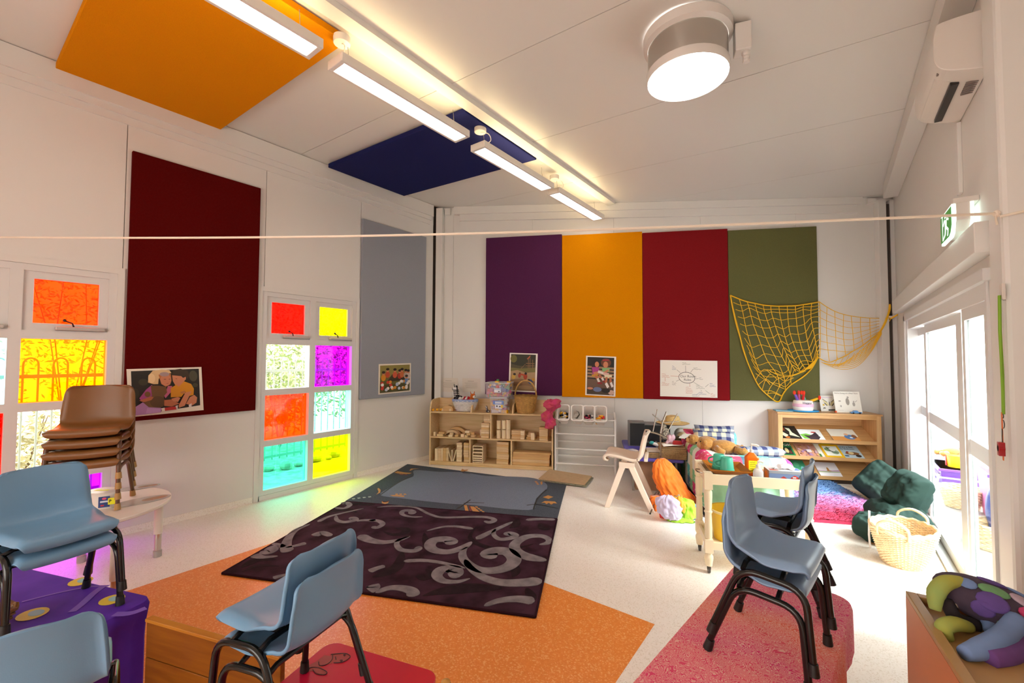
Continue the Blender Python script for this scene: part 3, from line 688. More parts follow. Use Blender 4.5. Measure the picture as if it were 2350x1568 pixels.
c1, r1 = pose(fl(1630, 1487, TZ+.012), fl(1849, 1588, TZ+.012), -1)
stack(pc, True, (c1.x, c1.y, TZ+.006), r1, 2, .062, .012, ['lower slate blue chair of the front stack on the pink cloth', 'upper slate blue chair of the front stack on the pink cloth, facing the glass door'])
q1, q2 = fl(1891, 1412, TZ+.012), fl(1910, 1342, TZ+.012); dd_ = (q2-q1); rr = math.atan2(dd_.y, dd_.x)+math.pi/2
mid = (q1+q2)/2; f_ = V((math.cos(rr), math.sin(rr), 0)); c2 = mid+f_*.15
stack(pc, False, (c2.x, c2.y, TZ+.006), rr, 2, .062, .012, ['lower slate blue chair of the back stack on the pink cloth, seat towards the trolley', 'upper slate blue chair of the back stack on the pink cloth, seat towards the trolley'])
pb2 = school_chair('school_chair', '', m_bch, m_blkt, m_rub, group='plastic chairs stacked on the cloth tables')
TP = .47
lr, br = fl(275, 1386, TP+.012), fl(192, 1345, TP+.012)
c3, r3 = pose(br, lr, 1)
stack(pb2, True, (c3.x, c3.y, TP+.0055), r3, 2, .062, .012, ['lower light blue chair of the pair on the purple cloth', 'upper light blue chair of the pair on the purple cloth, before the brown stack'], 1.03)
BZ = .385; KC = 1.0
ul, ur = fl(692, 1349, BZ+.492*KC), fl(846, 1255, BZ+.492*KC)
bd_ = (ur-ul); rz4 = math.atan2(bd_.y, bd_.x)+math.pi/2; f4 = V((math.cos(rz4), math.sin(rz4), 0)); c4 = (ul+ur)/2+f4*.149*KC
stack(pb2, False, (c4.x, c4.y, BZ+.0045), rz4, 2, .060, .03, ['lower light blue chair of the pair over the red table, seen from behind', 'upper light blue chair of the pair over the red table, seen from behind'], KC)
u5 = fl(262, 1395, BZ+.492*KC); u6 = fl(0, 1468, BZ+.492*KC); d5 = (u6-u5).normalized(); u5 = u5+d5*.15
f5 = V((d5.y, -d5.x, 0)); f5 = f5 if f5.x < 0 else -f5
c5 = u5+f5*.149*KC
stack(pb2, False, (c5.x, c5.y, BZ+.0015), math.atan2(f5.y, f5.x), 1, 0, 0, ['light blue chair cut off by the lower left corner of the photo'], KC)
# ---------------------------------------------------------------- tables with cloths
def cloth(b, x0, x1, y0, y1, z, drop, r=.06, wav=.02, n=9, seed=1, th=.003):
    rn = random.Random(seed); out = rrect(x0, x1, y0, y1, r, 6); N = []
    for i, p in enumerate(out):
        q = out[(i+1) % len(out)]; L_ = math.hypot(q[0]-p[0], q[1]-p[1]); k = max(1, int(L_/.035))
        for j in range(k): N.append((p[0]+(q[0]-p[0])*j/k, p[1]+(q[1]-p[1])*j/k))
    cx, cy = (x0+x1)/2, (y0+y1)/2; M_ = len(N); ph = [rn.uniform(0, 6.28) for _ in range(4)]; rows = []
    hs = [0, .006, .02, .05, .1, .16, .23, .3, .4]; hs = [h for h in hs if h < drop]+[drop]
    for h in hs:
        row = []
        for i, (x, y) in enumerate(N):
            a = i/M_*2*math.pi; dx, dy = x-cx, y-cy; ex = max(abs(dx)/((x1-x0)/2), abs(dy)/((y1-y0)/2)); l = math.hypot(dx, dy); f = min(1, h/.12)
            wv = wav*f*(math.sin(a*n+ph[0])+.5*math.sin(a*(n*2.3)+ph[1]))+.012*min(1, h/.02)-.010*f
            hh = h*(1+.12*math.sin(a*3+ph[2])*f)
            row.append(V((x+dx/l*wv, y+dy/l*wv, z-hh)))
        rows.append(row)
    vs = [p for r_ in rows for p in r_]; fs = [(k*M_+i, k*M_+(i+1) % M_, (k+1)*M_+(i+1) % M_, (k+1)*M_+i) for k in range(len(rows)-1) for i in range(M_)]
    fs.append(tuple(range(M_)))
    return b.add(vs, fs)
def round_leg_table(name, label, x0, x1, y0, y1, z, loc, rz, mt, ml, group=None):
    t = thing(name, label, 'table', loc, rz, group)
    B().prism([(x, y, z-.022) for x, y in rrect(x0, x1, y0, y1, .06)], (0, 0, .022)).build('tabletop', mt, t)
    for x in (x0+.07, x1-.07):
        for y in (y0+.07, y1-.07): B().cyl((x, y, 0), (x, y, z-.022), .018, n=12).build('leg', ml, t, smooth='auto')
    return t
m_top = mat('table_laminate', '#d8d2c8', .35); m_gleg = mat('grey_leg', '#9a9690', .35, .5)
# pink cloth: swirl print on graded dye
def cloth_mat(name, stops, line, scale, axis=1, span=(-.7, .7), lw=.06):
    M = bpy.data.materials.new(name); M.use_nodes = True; nt = M.node_tree; b = nt.nodes['Principled BSDF']; b.inputs['Roughness'].default_value = .8; b.inputs['Specular IOR Level'].default_value = .1
    tc = nt.nodes.new('ShaderNodeTexCoord'); sp = nt.nodes.new('ShaderNodeSeparateXYZ'); nt.links.new(tc.outputs['Object'], sp.inputs[0])
    nz = nt.nodes.new('ShaderNodeTexNoise'); nz.inputs['Scale'].default_value = 3; nt.links.new(tc.outputs['Object'], nz.inputs['Vector'])
    mr = nt.nodes.new('ShaderNodeMapRange'); mr.inputs[1].default_value, mr.inputs[2].default_value = span; nt.links.new(sp.outputs[axis], mr.inputs[0])
    ad = nt.nodes.new('ShaderNodeMath'); ad.operation = 'MULTIPLY_ADD'; ad.inputs[1].default_value = .25; nt.links.new(nz.outputs[0], ad.inputs[0]); nt.links.new(mr.outputs[0], ad.inputs[2])
    cr = nt.nodes.new('ShaderNodeValToRGB'); e = cr.color_ramp.elements; e[0].position, e[0].color = stops[0][0], hx(stops[0][1]); e[1].position, e[1].color = stops[-1][0], hx(stops[-1][1])
    for p, c in stops[1:-1]: q = e.new(p); q.color = hx(c)
    nt.links.new(ad.outputs[0], cr.inputs[0])
    ns = nt.nodes.new('ShaderNodeTexNoise'); ns.inputs['Scale'].default_value = scale; ns.inputs['Detail'].default_value = 0; ns.inputs['Distortion'].default_value = 2.2; nt.links.new(tc.outputs['Object'], ns.inputs['Vector'])
    pm = nt.nodes.new('ShaderNodeMath'); pm.operation = 'PINGPONG'; pm.inputs[1].default_value = .06; nt.links.new(ns.outputs[0], pm.inputs[0])
    gt = nt.nodes.new('ShaderNodeMath'); gt.operation = 'GREATER_THAN'; gt.inputs[1].default_value = .033; nt.links.new(pm.outputs[0], gt.inputs[0])
    mu = nt.nodes.new('ShaderNodeMath'); mu.operation = 'MULTIPLY'; mu.inputs[1].default_value = .75; nt.links.new(gt.outputs[0], mu.inputs[0])
    mx = nt.nodes.new('ShaderNodeMix'); mx.data_type = 'RGBA'; nt.links.new(mu.outputs[0], mx.inputs[0]); nt.links.new(cr.outputs[0], mx.inputs[6]); mx.inputs[7].default_value = hx(line)
    nt.links.new(mx.outputs[2], b.inputs['Base Color']); MATS[name] = M; return M
m_pink = cloth_mat('pink_swirl_cloth', [(0, '#d8345a'), (.14, '#e05050'), (.24, '#ee7a34'), (.34, '#dc4474'), (.52, '#e05a70'), (.6, '#d83e74'), (.78, '#e06c58'), (.9, '#d84678'), (1, '#d84678')], '#e8bcae', 30, 1, (-.7, .55))
qa, qb = fl(1525, 1487, TZ), fl(1690, 1296, TZ); qc = fl(1968, 1336, TZ)
ax = (qb-qa).normalized(); rzT = math.atan2(ax.y, ax.x)-math.pi/2
wT = abs((qc-qb).dot(V((math.cos(rzT), math.sin(rzT), 0)))); far = qb
yv = V((-math.sin(rzT), math.cos(rzT), 0)); xv = V((math.cos(rzT), math.sin(rzT), 0))
LT = 1.15; cT = far+xv*wT/2-yv*LT/2; cT = cT-yv*.0; cT.z = 0
round_leg_table('low_table', 'low table hidden under the pink swirl cloth', -wT/2+.015, wT/2-.015, -LT/2+.015, LT/2-.015, TZ-.003, cT, rzT, m_top, m_gleg, None)
o = cloth(B(), -wT/2, wT/2, -LT/2, LT/2, TZ+.004, .17, .07, .016, 11, 3).build('table_cloth', m_pink, loc=cT, rot=(0, 0, rzT), smooth='auto'); tag(o, 'pink and orange swirl patterned cloth over the table with four stacked chairs', 'tablecloth')
# purple cloth table
m_purp = mat('purple_cloth', '#46208c', .75, noise=1, col2='#562ca2', scale=4, spec=.15)
pa, pb3 = fl(165, 1331, TP), fl(352, 1374, TP)
ax = (pb3-pa).normalized(); rzP = math.atan2(ax.y, ax.x); xv = V((ax.x, ax.y, 0)); yv = V((-ax.y, ax.x, 0)); LP, WP = 1.15, .62
cP = pb3-xv*LP/2-yv*WP/2; cP.z = 0
round_leg_table('low_table', 'low table hidden under the purple cloth', -LP/2+.015, LP/2-.015, -WP/2+.015, WP/2-.015, TP-.003, cP, rzP, m_top, m_gleg, None)
t = thing('purple_table_cloth', 'deep purple cloth with yellow planets and pale streaks under the stacked light blue chairs', 'tablecloth', (cP.x, cP.y, 0), rzP)
cloth(B(), -LP/2, LP/2, -WP/2, WP/2, TP+.004, .42, .05, .03, 8, 5).build('cloth', m_purp, t, smooth='auto')
lp = lambda px, py: Matrix.Rotation(-rzP, 3, 'Z') @ (fl(px, py, TP+.005)-cP)
def lpz(px, py):
    q = lp(px, py); q.z = TP+.0052; return q
m_str = mat('cloth_streak', '#6a48a8', .8); m_pl1 = flat('#c8b030'); m_pl2 = flat('#7fb0b8'); m_pl3 = flat('#9a6a2a')
for pts, ww in (([(165, 1405), (190, 1385), (215, 1362), (236, 1347)], .028), ([(50, 1382), (130, 1362), (200, 1348), (250, 1345)], .012), ([(262, 1410), (300, 1408), (335, 1396)], .03), ([(0, 1412), (15, 1398), (25, 1385)], .03)):
    Q = catmull([lpz(*p) for p in pts], 4); wl_ = ww if not isinstance(ww, list) else [ww[min(len(ww)-1, i//4)] for i in range(len(Q))]
    B().ribbon(Q, wl_, (0, 0, 1), .0006).build('printed_streak', m_str, t)
for (px, py, r) in ((185, 1335, .045), (257, 1377, .045), (75, 1410, .05)):
    q = lpz(px, py)
    B().lathe([(0, .0012), (r, .0012), (r, 0)], 18, q, 1, .9).build('printed_planet', m_pl1, t)
    B().lathe([(0, .0022), (r*.6, .0022), (r*.6, .001)], 14, q+V((.005, .008, 0)), 1, .7).build('printed_planet', m_pl2, t)
# wicker basket on the purple table, cut by the frame
def wicker(b, prof, rows, n, r=.006, sx=1., sy=1., amp=.005):
    zs = [i/(rows-1) for i in range(rows)]
    def at(u):
        d = u*(len(prof)-1); i = min(int(d), len(prof)-2); f = d-i; return prof[i][0]*(1-f)+prof[i+1][0]*f, prof[i][1]*(1-f)+prof[i+1][1]*f
    for j, u in enumerate(zs):
        R_, z = at(u); P = []
        for k in range(2*n):
            a = math.pi*k/n; q = R_+amp*(1 if (k+j) % 2 else -1); P.append((q*sx*math.cos(a), q*sy*math.sin(a), z))
        b.tube(P, r, 5, closed=True)
    return b
m_wick = mat('wicker_brown', '#7c4e18', .55, noise=.5, scale=30); m_wick2 = mat('wicker_pale', '#ecd2a8', .55, noise=.22, scale=30); m_wick3 = mat('wicker_gold', '#c89c52', .55, noise=.3, scale=30)
bz = fl(-40, 1442, TP+.03)
t = thing('small_basket', 'small brown wicker basket on the purple cloth at the left edge', 'basket', (bz.x, bz.y, TP+.0085))
wicker(B(), [(.05, .004), (.068, .04), (.078, .065)], 9, 14, .005).build('basket_weave', m_wick, t)
b = B(); b.tube([(.080*math.cos(a), .080*math.sin(a), .068+.004*math.sin(9*a)) for a in [2*math.pi*k/40 for k in range(40)]], .008, 6, closed=True); b.build('rim', m_wick, t)
B().lathe([(0, .002), (.05, .002), (.05, .006), (0, .006)], 16).build('bottom', m_wick, t)
# ---------------------------------------------------------------- low wooden bench and red table in the foreground
m_ben = wood('bench_wood', '#8e5514', '#7a440c', .35, 4, 0); m_benl = wood('bench_edge', '#b87a26', '#a86a1c', .35, 4, 0)
A_, B_ = fl(338, 1410, .45), fl(655, 1500, .45)
ax = (B_-A_).normalized(); rzB = math.atan2(ax.y, ax.x); LB = (B_-A_).length-.03; cB = A_+ax*.03; cB.z = 0
t = thing('wooden_screen', 'low wooden screen of wide horizontal boards between the purple cloth and the red table', 'screen', cB, rzB)
for k in range(3): B().bx(.0, LB, -.022+.001*k, 0, .02+.14*k+.0015, .02+.14*(k+1)-.0015).build('board', m_ben, t, bev=.002)
B().bx(0, LB, -.027, .002, .44, .452).build('edge_strip', m_benl, t, bev=.002)
for x in (.06, LB-.06): B().bx(x-.02, x+.02, -.02, .12, 0, .02).build('foot', m_ben, t)
c5s = c5; round_leg_table('low_table', 'low table under the light blue chair in the lower left corner', -.2, .2, -.2, .2, BZ, (c5.x, c5.y, 0), math.atan2(f5.y, f5.x), m_top, m_gleg)
m_rtop = mat('red_vinyl', '#b8043c', .35, noise=1, col2='#c00a20', scale=1.6)
q0, q1 = fl(790, 1479, BZ), fl(985, 1537, BZ); ax = (q1-q0).normalized(); rzR = math.atan2(ax.y, ax.x); xv = V((ax.x, ax.y, 0)); yv = V((-ax.y, ax.x, 0))
cornr = fl(1012, 1546, BZ); WR, LR = .49, .80; cR = cornr-xv*WR/2-yv*LR/2; cR.z = 0
t = thing('red_table', 'low table with a glossy red top and bear drawings behind the light blue chairs', 'table', cR, rzR)
# top sits just above the bench boards it overlaps
B().prism([(x, y, BZ-.018) for x, y in rrect(-WR/2, WR/2, -LR/2, LR/2, .05)], (0, 0, .020)).build('tabletop', m_rtop, t, bev=.003)
for x in (-WR/2+.06, WR/2-.06):
    for y in (-LR/2+.06, LR/2-.06): B().cyl((x, y, 0), (x, y, BZ-.018), .02, n=12).build('leg', m_gleg, t, smooth='auto')
def lr_(x, y):                                                   # crop coordinates of the bear drawing
    q = Matrix.Rotation(-rzR, 3, 'Z') @ (fl(430+x/3.7516, 1150+y/3.7516, BZ+.002)-cR); q.z = BZ+.0024; return q
m_ink = mat('drawing_ink', '#3a0a14', .5); m_bear = mat('bear_print', '#9a3a34', .45)
body = [(1020, 1470), (1040, 1440), (1100, 1390), (1160, 1360), (1250, 1370), (1330, 1400), (1390, 1370), (1395, 1340), (1340, 1315), (1270, 1330), (1220, 1310), (1150, 1300), (1060, 1400), (980, 1460), (1010, 1475), (1100, 1465), (1180, 1500), (1205, 1480), (1170, 1450), (1090, 1450)]
B().prism([lr_(*p) for p in [(1010, 1475), (1040, 1420), (1110, 1385), (1180, 1330), (1240, 1340), (1250, 1400), (1160, 1420), (1140, 1450), (1200, 1470), (1190, 1497), (1130, 1490), (1090, 1465)]], (0, 0, .0004)).build('bear_drawing', m_bear, t)
B().prism([lr_(*p) for p in [(1230, 1325), (1300, 1325), (1340, 1315), (1380, 1325), (1400, 1350), (1350, 1385), (1300, 1400), (1255, 1395)]], (0, 0, .0005)).build('bear_drawing', m_bear, t)
for pts in ([(1010, 1475), (1060, 1440), (1130, 1440), (1200, 1475), (1180, 1500), (1110, 1490), (1080, 1455)], [(1250, 1320), (1245, 1370), (1200, 1410), (1140, 1420), (1130, 1390)], [(1235, 1325), (1340, 1315), (1385, 1325), (1400, 1350), (1340, 1390), (1260, 1397)], [(1275, 1345), (1280, 1370), (1276, 1350)], [(1315, 1375), (1335, 1375), (1325, 1388), (1315, 1375)], [(1345, 1328), (1360, 1328), (1352, 1338), (1345, 1328)]):
    B().tube(catmull([lr_(*p)+V((0, 0, .0008)) for p in pts], 4), .0016, 5).build('ink_line', m_ink, t)
# wooden chair back end beside the red table
wp = fl(1020, 1560, .385); t = thing('wooden_stool', 'pale wooden stool with a rounded post beside the red table, at the lower edge', 'stool', (wp.x, wp.y, 0), rzR)
m_pw = wood('pale_wood', '#c08a3c', '#a87428', .4, 4, 2)
b = B()
B().bx(.0, .03, -.3, 0, .2, .222).build('seat', m_pw, t)
for y in (-.012, -.28): B().lathe([(.018, 0), (.02, .37), (.016, .39), (0, .397)], 14, (.012, y, 0)).build('post', m_pw, t, smooth='auto')
# ================================================================ FAR WALL FURNITURE
m_birch = wood('birch_ply', '#dfc292', '#d2b27e', .45, 3, 0); m_birch2 = wood('birch_edge', '#d8ba88', '#c8a670', .45, 3, 0); m_blk1 = wood('block_wood', '#dcc096', '#c9a878', .5, 4, 0); m_blk2 = wood('block_wood_pale', '#e8d4b0', '#dcc49a', .5, 4, 2); m_blk3 = wood('block_wood_warm', '#d3ac74', '#c39a60', .5, 4, 0)
s0, s1 = -2.262, -.548; T0, T1 = 5.65, 6.0; W_ = s1-s0
tS = thing('block_shelf', 'low birch block shelf with open compartments along the far wall', 'shelf', bw(s0, T0), TH)
D_ = T1-T0; q = .018
def sidep(x0):
    pts = [(0, 0), (D_, 0), (D_, .895), (.12, .895)]+[(.12-.115*math.sin(R(a)), .765+.13*math.cos(R(a))) for a in (20, 40, 60, 80)]+[(0, .76)]
    B().prism([(x0, y, z) for y, z in pts], (q, 0, 0)).build('side_panel', m_birch, tS)
sidep(0); sidep(W_-q)
b = B(); b.bx(q, W_-q, D_-.012, D_, .0, .895); b.build('back_panel', m_birch, tS)
for z, nm in ((.055, 'bottom_shelf'), (.392, 'middle_shelf'), (.735, 'top_shelf')): B().bx(q, W_-q, 0, D_-.012, z-q, z).build(nm, m_birch2, tS)
B().bx(q, W_-q, .012, .03, 0.004, .055-q).build('plinth', m_birch2, tS)
def div(xc, z0, z1): B().bx(xc-.009, xc+.009, .004, D_-.012, z0, z1).build('divider', m_birch, tS)
X = lambda px, py, z=None: wb(px, py, T0).dot(BD)-s0
div(X(1126, 960), .392, .735-q); div(X(1078, 1020), .055, .392-q); div(X(1173, 1030), .055, .392-q)
for px in (1081, 1176):
    x0 = X(px, 940); pts = [(.0, .735), (D_-.012, .735), (D_-.012, .86), (.14, .86)]+[(.14-.13*math.sin(R(a)), .75+.11*math.cos(R(a))) for a in (30, 60, 85)]
    B().prism([(x0-.008, y, z) for y, z in pts], (.016, 0, 0)).build('top_divider', m_birch, tS)
# blocks: every one a thing
ORD = ('bottom', 'second', 'third', 'fourth', 'fifth', 'sixth', 'seventh', 'eighth', 'ninth')
LR = ('leftmost', 'second from left', 'third from left', 'fourth from left', 'fifth from left', 'sixth from left', 'seventh from left', 'eighth from left', 'ninth from left', 'tenth from left', 'eleventh from left', 'twelfth from left', 'rightmost')
def block(label, x, y, z, dx, dy, dz, m_, rz=0, shape=None, grp='wooden blocks on the block shelf'):
    loc = bw(s0, T0)+Matrix.Rotation(TH, 3, 'Z') @ V((x, y, z)); b = shape or B().bx(-dx/2, dx/2, -dy/2, dy/2, 0, dz)
    o = b.build('wooden_block', m_, loc=loc, rot=(0, 0, TH+rz), bev=.0025 if not shape else 0, seg=1); tag(o, label, 'block', grp); return o
zb_, zm, zt_ = .055, .392, .735
rb = random.Random(4)
# lower left: tall boards upright, then open V frames, then a stack
x = q+.05
for k, (w_, m_) in enumerate(((.045, m_blk2), (.05, m_blk1), (.022, m_blk2), (.05, m_blk3), (.035, m_blk1))):
    block('%s upright board at the left of the bottom shelf' % ('rightmost' if k == 4 else LR[k]), x+w_/2, .15, zb_, w_-.002, .24, .165+.004*k, m_, grp='upright boards'); x += w_
xv0 = X(1025, 1040)
def slat(x0, z0, x1, z1, wd=.012, y0=.03, y1=.2):
    b = B(); dx, dz = x1-x0, z1-z0; L_ = math.hypot(dx, dz); nx, nz = -dz/L_*wd/2, dx/L_*wd/2
    return b.prism([(x0+nx, y0, z0+nz), (x0-nx, y0, z0-nz), (x1-nx, y0, z1-nz), (x1+nx, y0, z1+nz)], (0, y1-y0, 0))
for k, (a0, a1) in enumerate(((.010, .010), (.055, .014), (.066, .066), (.084, .125), (.138, .138))):
    block('%s thin board of the leaning V on the bottom shelf' % ('rightmost' if k == 4 else LR[k]), xv0, 0, zb_+.003, 0, 0, 0, m_blk2, shape=slat(a0, 0, a1, .145+.004*k), grp='leaning thin boards')
def pile(x, y, z, n, dx, dy, dz, ms, label, grp, jit=.003):
    for k in range(n): block('%s %s' % ('top' if k == n-1 else ORD[k]+(' from below' if k else ''), label), x+rb.uniform(-jit, jit), y+rb.uniform(-jit, jit), z+k*(dz+.0006), dx*(1-.006*rb.random()), dy, dz, ms[k % len(ms)] if k % 5 != 3 else ms[0], rb.uniform(-.01, .01), grp=grp)
pile(X(1058, 1035)-.036, .12, zb_, 8, .075, .18, .032, [m_blk2, m_blk1], 'square pale block in the left stack on the bottom shelf', 'left stack of blocks')
pile(X(1066, 1035)+.015, .12, zb_, 8, .075, .18, .032, [m_blk1, m_blk3], 'square warm block in the stack against the first divider, bottom shelf', 'stack of blocks by the divider')
# hollow frames stacked
xf_ = X(1095, 1040)
for k in range(6):
    h = .045 if k > 2 else .03; z = zb_+(k*.0305 if k < 3 else .0915+(k-3)*.0455); b = B(); w2, t_ = .072, .008
    b.bx(-w2, w2, -.1, .1, 0, t_); b.bx(-w2, w2, -.1, .1, h-t_, h); b.bx(-w2, -w2+t_, -.1, .1, t_, h-t_); b.bx(w2-t_, w2, -.1, .1, t_, h-t_)
    block('%s frame in the stack of hollow wooden frames' % ('top' if k == 5 else ORD[k]), xf_, .125, z, 0, 0, 0, m_blk2, rb.uniform(-.03, .03), b, 'stack of hollow frames')
pile(X(1152, 1040), .13, zb_, 9, .165, .2, .032, [m_blk1, m_blk3, m_blk1], 'wide board in the tall stack left of the second divider', 'tall stack of wide boards')
pile(X(1219, 1060)-.01, .12, zb_, 4, .50, .16, .036, [m_blk3, m_blk1], 'long plank in the low stack at the right of the bottom shelf', 'stack of long planks')
block('long loose plank laid across the stack of long planks', X(1219, 1060)+.005, .1, zb_+.147, .51, .15, .026, m_blk3, .01, grp='stack of long planks')
# middle shelf, left bay: arches and heaps
def arch(ro, ri, dy, a0=20, a1=160):
    n = 12; pts = [(ro*math.cos(R(a0+(a1-a0)*k/n)), ro*math.sin(R(a0+(a1-a0)*k/n))) for k in range(n+1)]+[(ri*math.cos(R(a1-(a1-a0)*k/n)), ri*math.sin(R(a1-(a1-a0)*k/n))) for k in range(n+1)]
    z0 = min(p[1] for p in pts); return B().prism([(x, -dy/2, z-z0) for x, z in pts], (0, dy, 0))
block('large curved arch block behind the heap on the middle shelf', X(1036, 985), .24, zm, 0, 0, 0, m_blk3, .08, arch(.165, .125, .07, 28, 152), 'arch blocks')
block('smaller curved arch block before the large one', X(1030, 990), .15, zm, 0, 0, 0, m_blk1, -.05, arch(.15, .118, .07, 38, 142), 'arch blocks')
for i, (px, yy, z, w_, d_, h) in enumerate(((995, .06, 0, .03, .05, .055), (1008, .06, 0, .09, .06, .03), (1011, .07, .031, .085, .06, .028), (1032, .05, 0, .06, .06, .025), (1034, .05, .026, .05, .05, .03), (1046, .06, 0, .05, .06, .03), (1060, .06, 0, .05, .06, .04), (1069, .05, 0, .045, .06, .028), (1074, .05, .029, .055, .06, .03), (1071, .06, .06, .06, .07, .03), (1083, .08, 0, .06, .06, .03), (1080, .09, .031, .06, .05, .03), (1098, .2, 0, .05, .06, .09))):
    block('%s small block of the loose heap on the middle shelf' % LR[i], X(px, 990), yy, zm+z, w_, d_, h, (m_blk2, m_blk1, m_blk3)[i % 3], rb.uniform(-.15, .15), grp='heap of loose blocks')
pile(X(1115, 985)-.02, .12, zm, 7, .115, .17, .028, [m_blk1, m_blk3, m_blk2], 'block in the pile against the middle divider', 'pile by the middle divider')
pile(X(1118, 960)-.02, .14, zm+.201, 4, .09, .15, .028, [m_blk1, m_blk2], 'block in the top of the pile against the middle divider', 'pile by the middle divider')
for k, px in enumerate((1142, 1154, 1164)):
    hh = .125; xx = X(px, 985)
    for j in range(2):
        block('%s cylinder of the %s wooden column on the middle shelf' % (('lower', 'upper')[j], ('left', 'middle', 'right')[k]), xx, .07, zm+j*(hh+.001), 0, 0, 0, m_blk2, 0, B().lathe([(.0, 0), (.029, 0), (.03, .003), (.03, hh-.003-.006*(2-k)), (.029, hh-.006*(2-k)), (0, hh-.006*(2-k))], 18), 'cylinder columns')
pile(X(1184, 990)-.01, .12, zm, 4, .13, .1, .028, [m_blk1, m_blk3], 'flat block in the low stack right of the columns', 'low stack right of the columns'); pile(X(1198, 990), .07, zm, 4, .05, .07, .028, [m_blk2, m_blk1], 'small block in the narrow stack right of the columns', 'narrow stack')
for k in range(3): block('%s flat block in the low heap of the right bay' % ('bottom', 'middle', 'top')[k], X(1217, 990), .13, zm+k*.0285, .13-.02*k, .09, .028, (m_blk3, m_blk1, m_blk1)[k], .1*k-.1, grp='right bay heap')
block('upright block leaning in front of the right bay heap', X(1221, 990), .06, zm, .05, .04, .09, m_blk2, .1, grp='right bay heap')
pile(X(1247, 995), .06, zm, 6, .115, .1, .029, [m_blk1, m_blk3], 'block in the stack below the pink cloth', 'stack below the pink cloth')
# top of the shelf
def onS(x, y, z): return bw(s0, T0)+Matrix.Rotation(TH, 3, 'Z') @ V((x, y, z))
b = B(); b.prism([(-.10, -.03, 0), (.10, -.03, 0), (.10, -.03, .03), (.075, -.03, .07), (.02, -.03, .085), (-.03, -.03, .07), (-.06, -.03, .04), (-.10, -.03, .03)], (0, .06, 0))
t = thing('toy_car', 'natural wooden toy car at the left end of the block shelf', 'toy car', onS(X(1020, 940), .1, zt_), TH); b.build('body', m_blk3, t, bev=.004)
for x in (-.06, .06):
    for y in (-.036, .03): B().cyl((x, y, .018), (x, y+.008, .018), .018, n=14).build('wheel', m_blk2, t)
m_yel = mat('yellow_plastic', '#e8a818', .4)
for i, px in enumerate((992, 1000, 1007)):
    b = B(); b.ball((0, 0, .018), (.02, .014, .018), 10, 7); b.ball((.018, 0, .028), (.01, .009, .01), 8, 6); o = b.build('toy_figure', m_yel, loc=onS(X(px, 942), .03+.02*i, zt_), smooth=True); tag(o, '%s tiny yellow toy figure at the left edge of the block shelf' % ('left', 'middle', 'right')[i], 'toy', 'tiny yellow figures')
# white wicker basket with blue rim, soft toys inside
m_wwk = mat('white_wicker', '#dcd8d2', .6, noise=.15, scale=40); m_blr = mat('blue_gingham', '#7c90bc', .8, noise=1, col2='#a4b2d0', scale=80)
bp = onS(X(1061, 930), .13, zt_+.004); t = thing('white_basket', 'white wicker basket with a blue cloth rim on the block shelf', 'basket', bp, TH)
wicker(B(), [(.105, .006), (.135, .08), (.155, .14)], 15, 18, .0072, 1.15, .7, .004).build('basket_weave', m_wwk, t)
B().lathe([(0, .0), (.105, .0), (.105, .008), (0, .008)], 20, (0, 0, 0), 1.15, .7).build('bottom', m_wwk, t)
B().lathe([(.150, .128), (.162, .132), (.166, .160), (.154, .168), (.142, .158), (.144, .132)], 24, (0, 0, 0), 1.15, .7, cap=False).build('cloth_rim', m_blr, t, smooth=True)
m_zw = mat('zebra_white', '#e6e2dc', .9); m_zb = mat('zebra_black', '#17151a', .9); m_fox = mat('orange_fur', '#cc6a1c', .9, noise=.2, scale=60); m_redp = mat('red_plush', '#b01c2c', .9)
def zebra(loc, rz, k, label):
    t = thing('zebra_toy', label, 'soft toy', loc, rz)
    b = B(); b.ball((0, 0, .03), (.05, .03, .035), 16, 12); b.tube(catmull([(.03, 0, .03), (.045, 0, .08), (.055, 0, .12)], 4), [.026, .025, .024, .023, .022, .022, .022, .022, .022], 10); b.ball((.075, 0, .135), (.045, .024, .026), 12, 8)
    b.v = [tuple(V(p)*k) for p in b.v]; b.build('body', m_zw, t, smooth=True)
    b = B()
    for i in range(5): b.tube([((.02*i-.045)*1., .0315*math.cos(a)*1.0, .03+.0365*math.sin(a)) for a in [2*math.pi*j/12 for j in range(12)]], .005, 5, closed=True)
    for i in range(4):
        z = .07+.017*i; x = .043+.004*i
        b.tube([(x+.026*math.cos(a), .0265*math.sin(a), z) for a in [2*math.pi*j/12 for j in range(12)]], .0045, 5, closed=True)
    b.ball((.115, 0, .13), (.016, .018, .017), 8, 6); b.prism([(.02, -.005, .07), (.03, -.005, .165), (.055, -.005, .17), (.05, -.005, .15), (.04, -.005, .09)], (0, .01, 0))
    b.prism([(.05, .012, .15), (.06, .012, .15), (.05, .022, .185)], (.006, .004, 0)); b.prism([(.05, -.012, .15), (.06, -.012, .15), (.05, -.022, .185)], (.006, -.004, 0))
    b.v = [tuple(V(p)*k) for p in b.v]; b.build('stripes', m_zb, t, smooth=False); return t
zebra(bp+BD*-.10+V((0, 0, .12)), 2.8, 1.35, 'black and white striped zebra soft toy in the white basket')
t = thing('fox_toy', 'orange fox soft toy in the white basket', 'soft toy', bp+BD*.09+V((0, 0, .125)), -.3)
b = B(); b.ball((0, 0, .03), (.05, .035, .045), 12, 9); b.ball((.04, 0, .085), (.042, .035, .035), 12, 9); b.prism([(.02, .02, .11), (.045, .02, .11), (.025, .03, .15)], (0, .006, 0)); b.prism([(.02, -.02, .11), (.045, -.02, .11), (.025, -.03, .15)], (0, -.006, 0)); b.build('body', m_fox, t, smooth='auto')
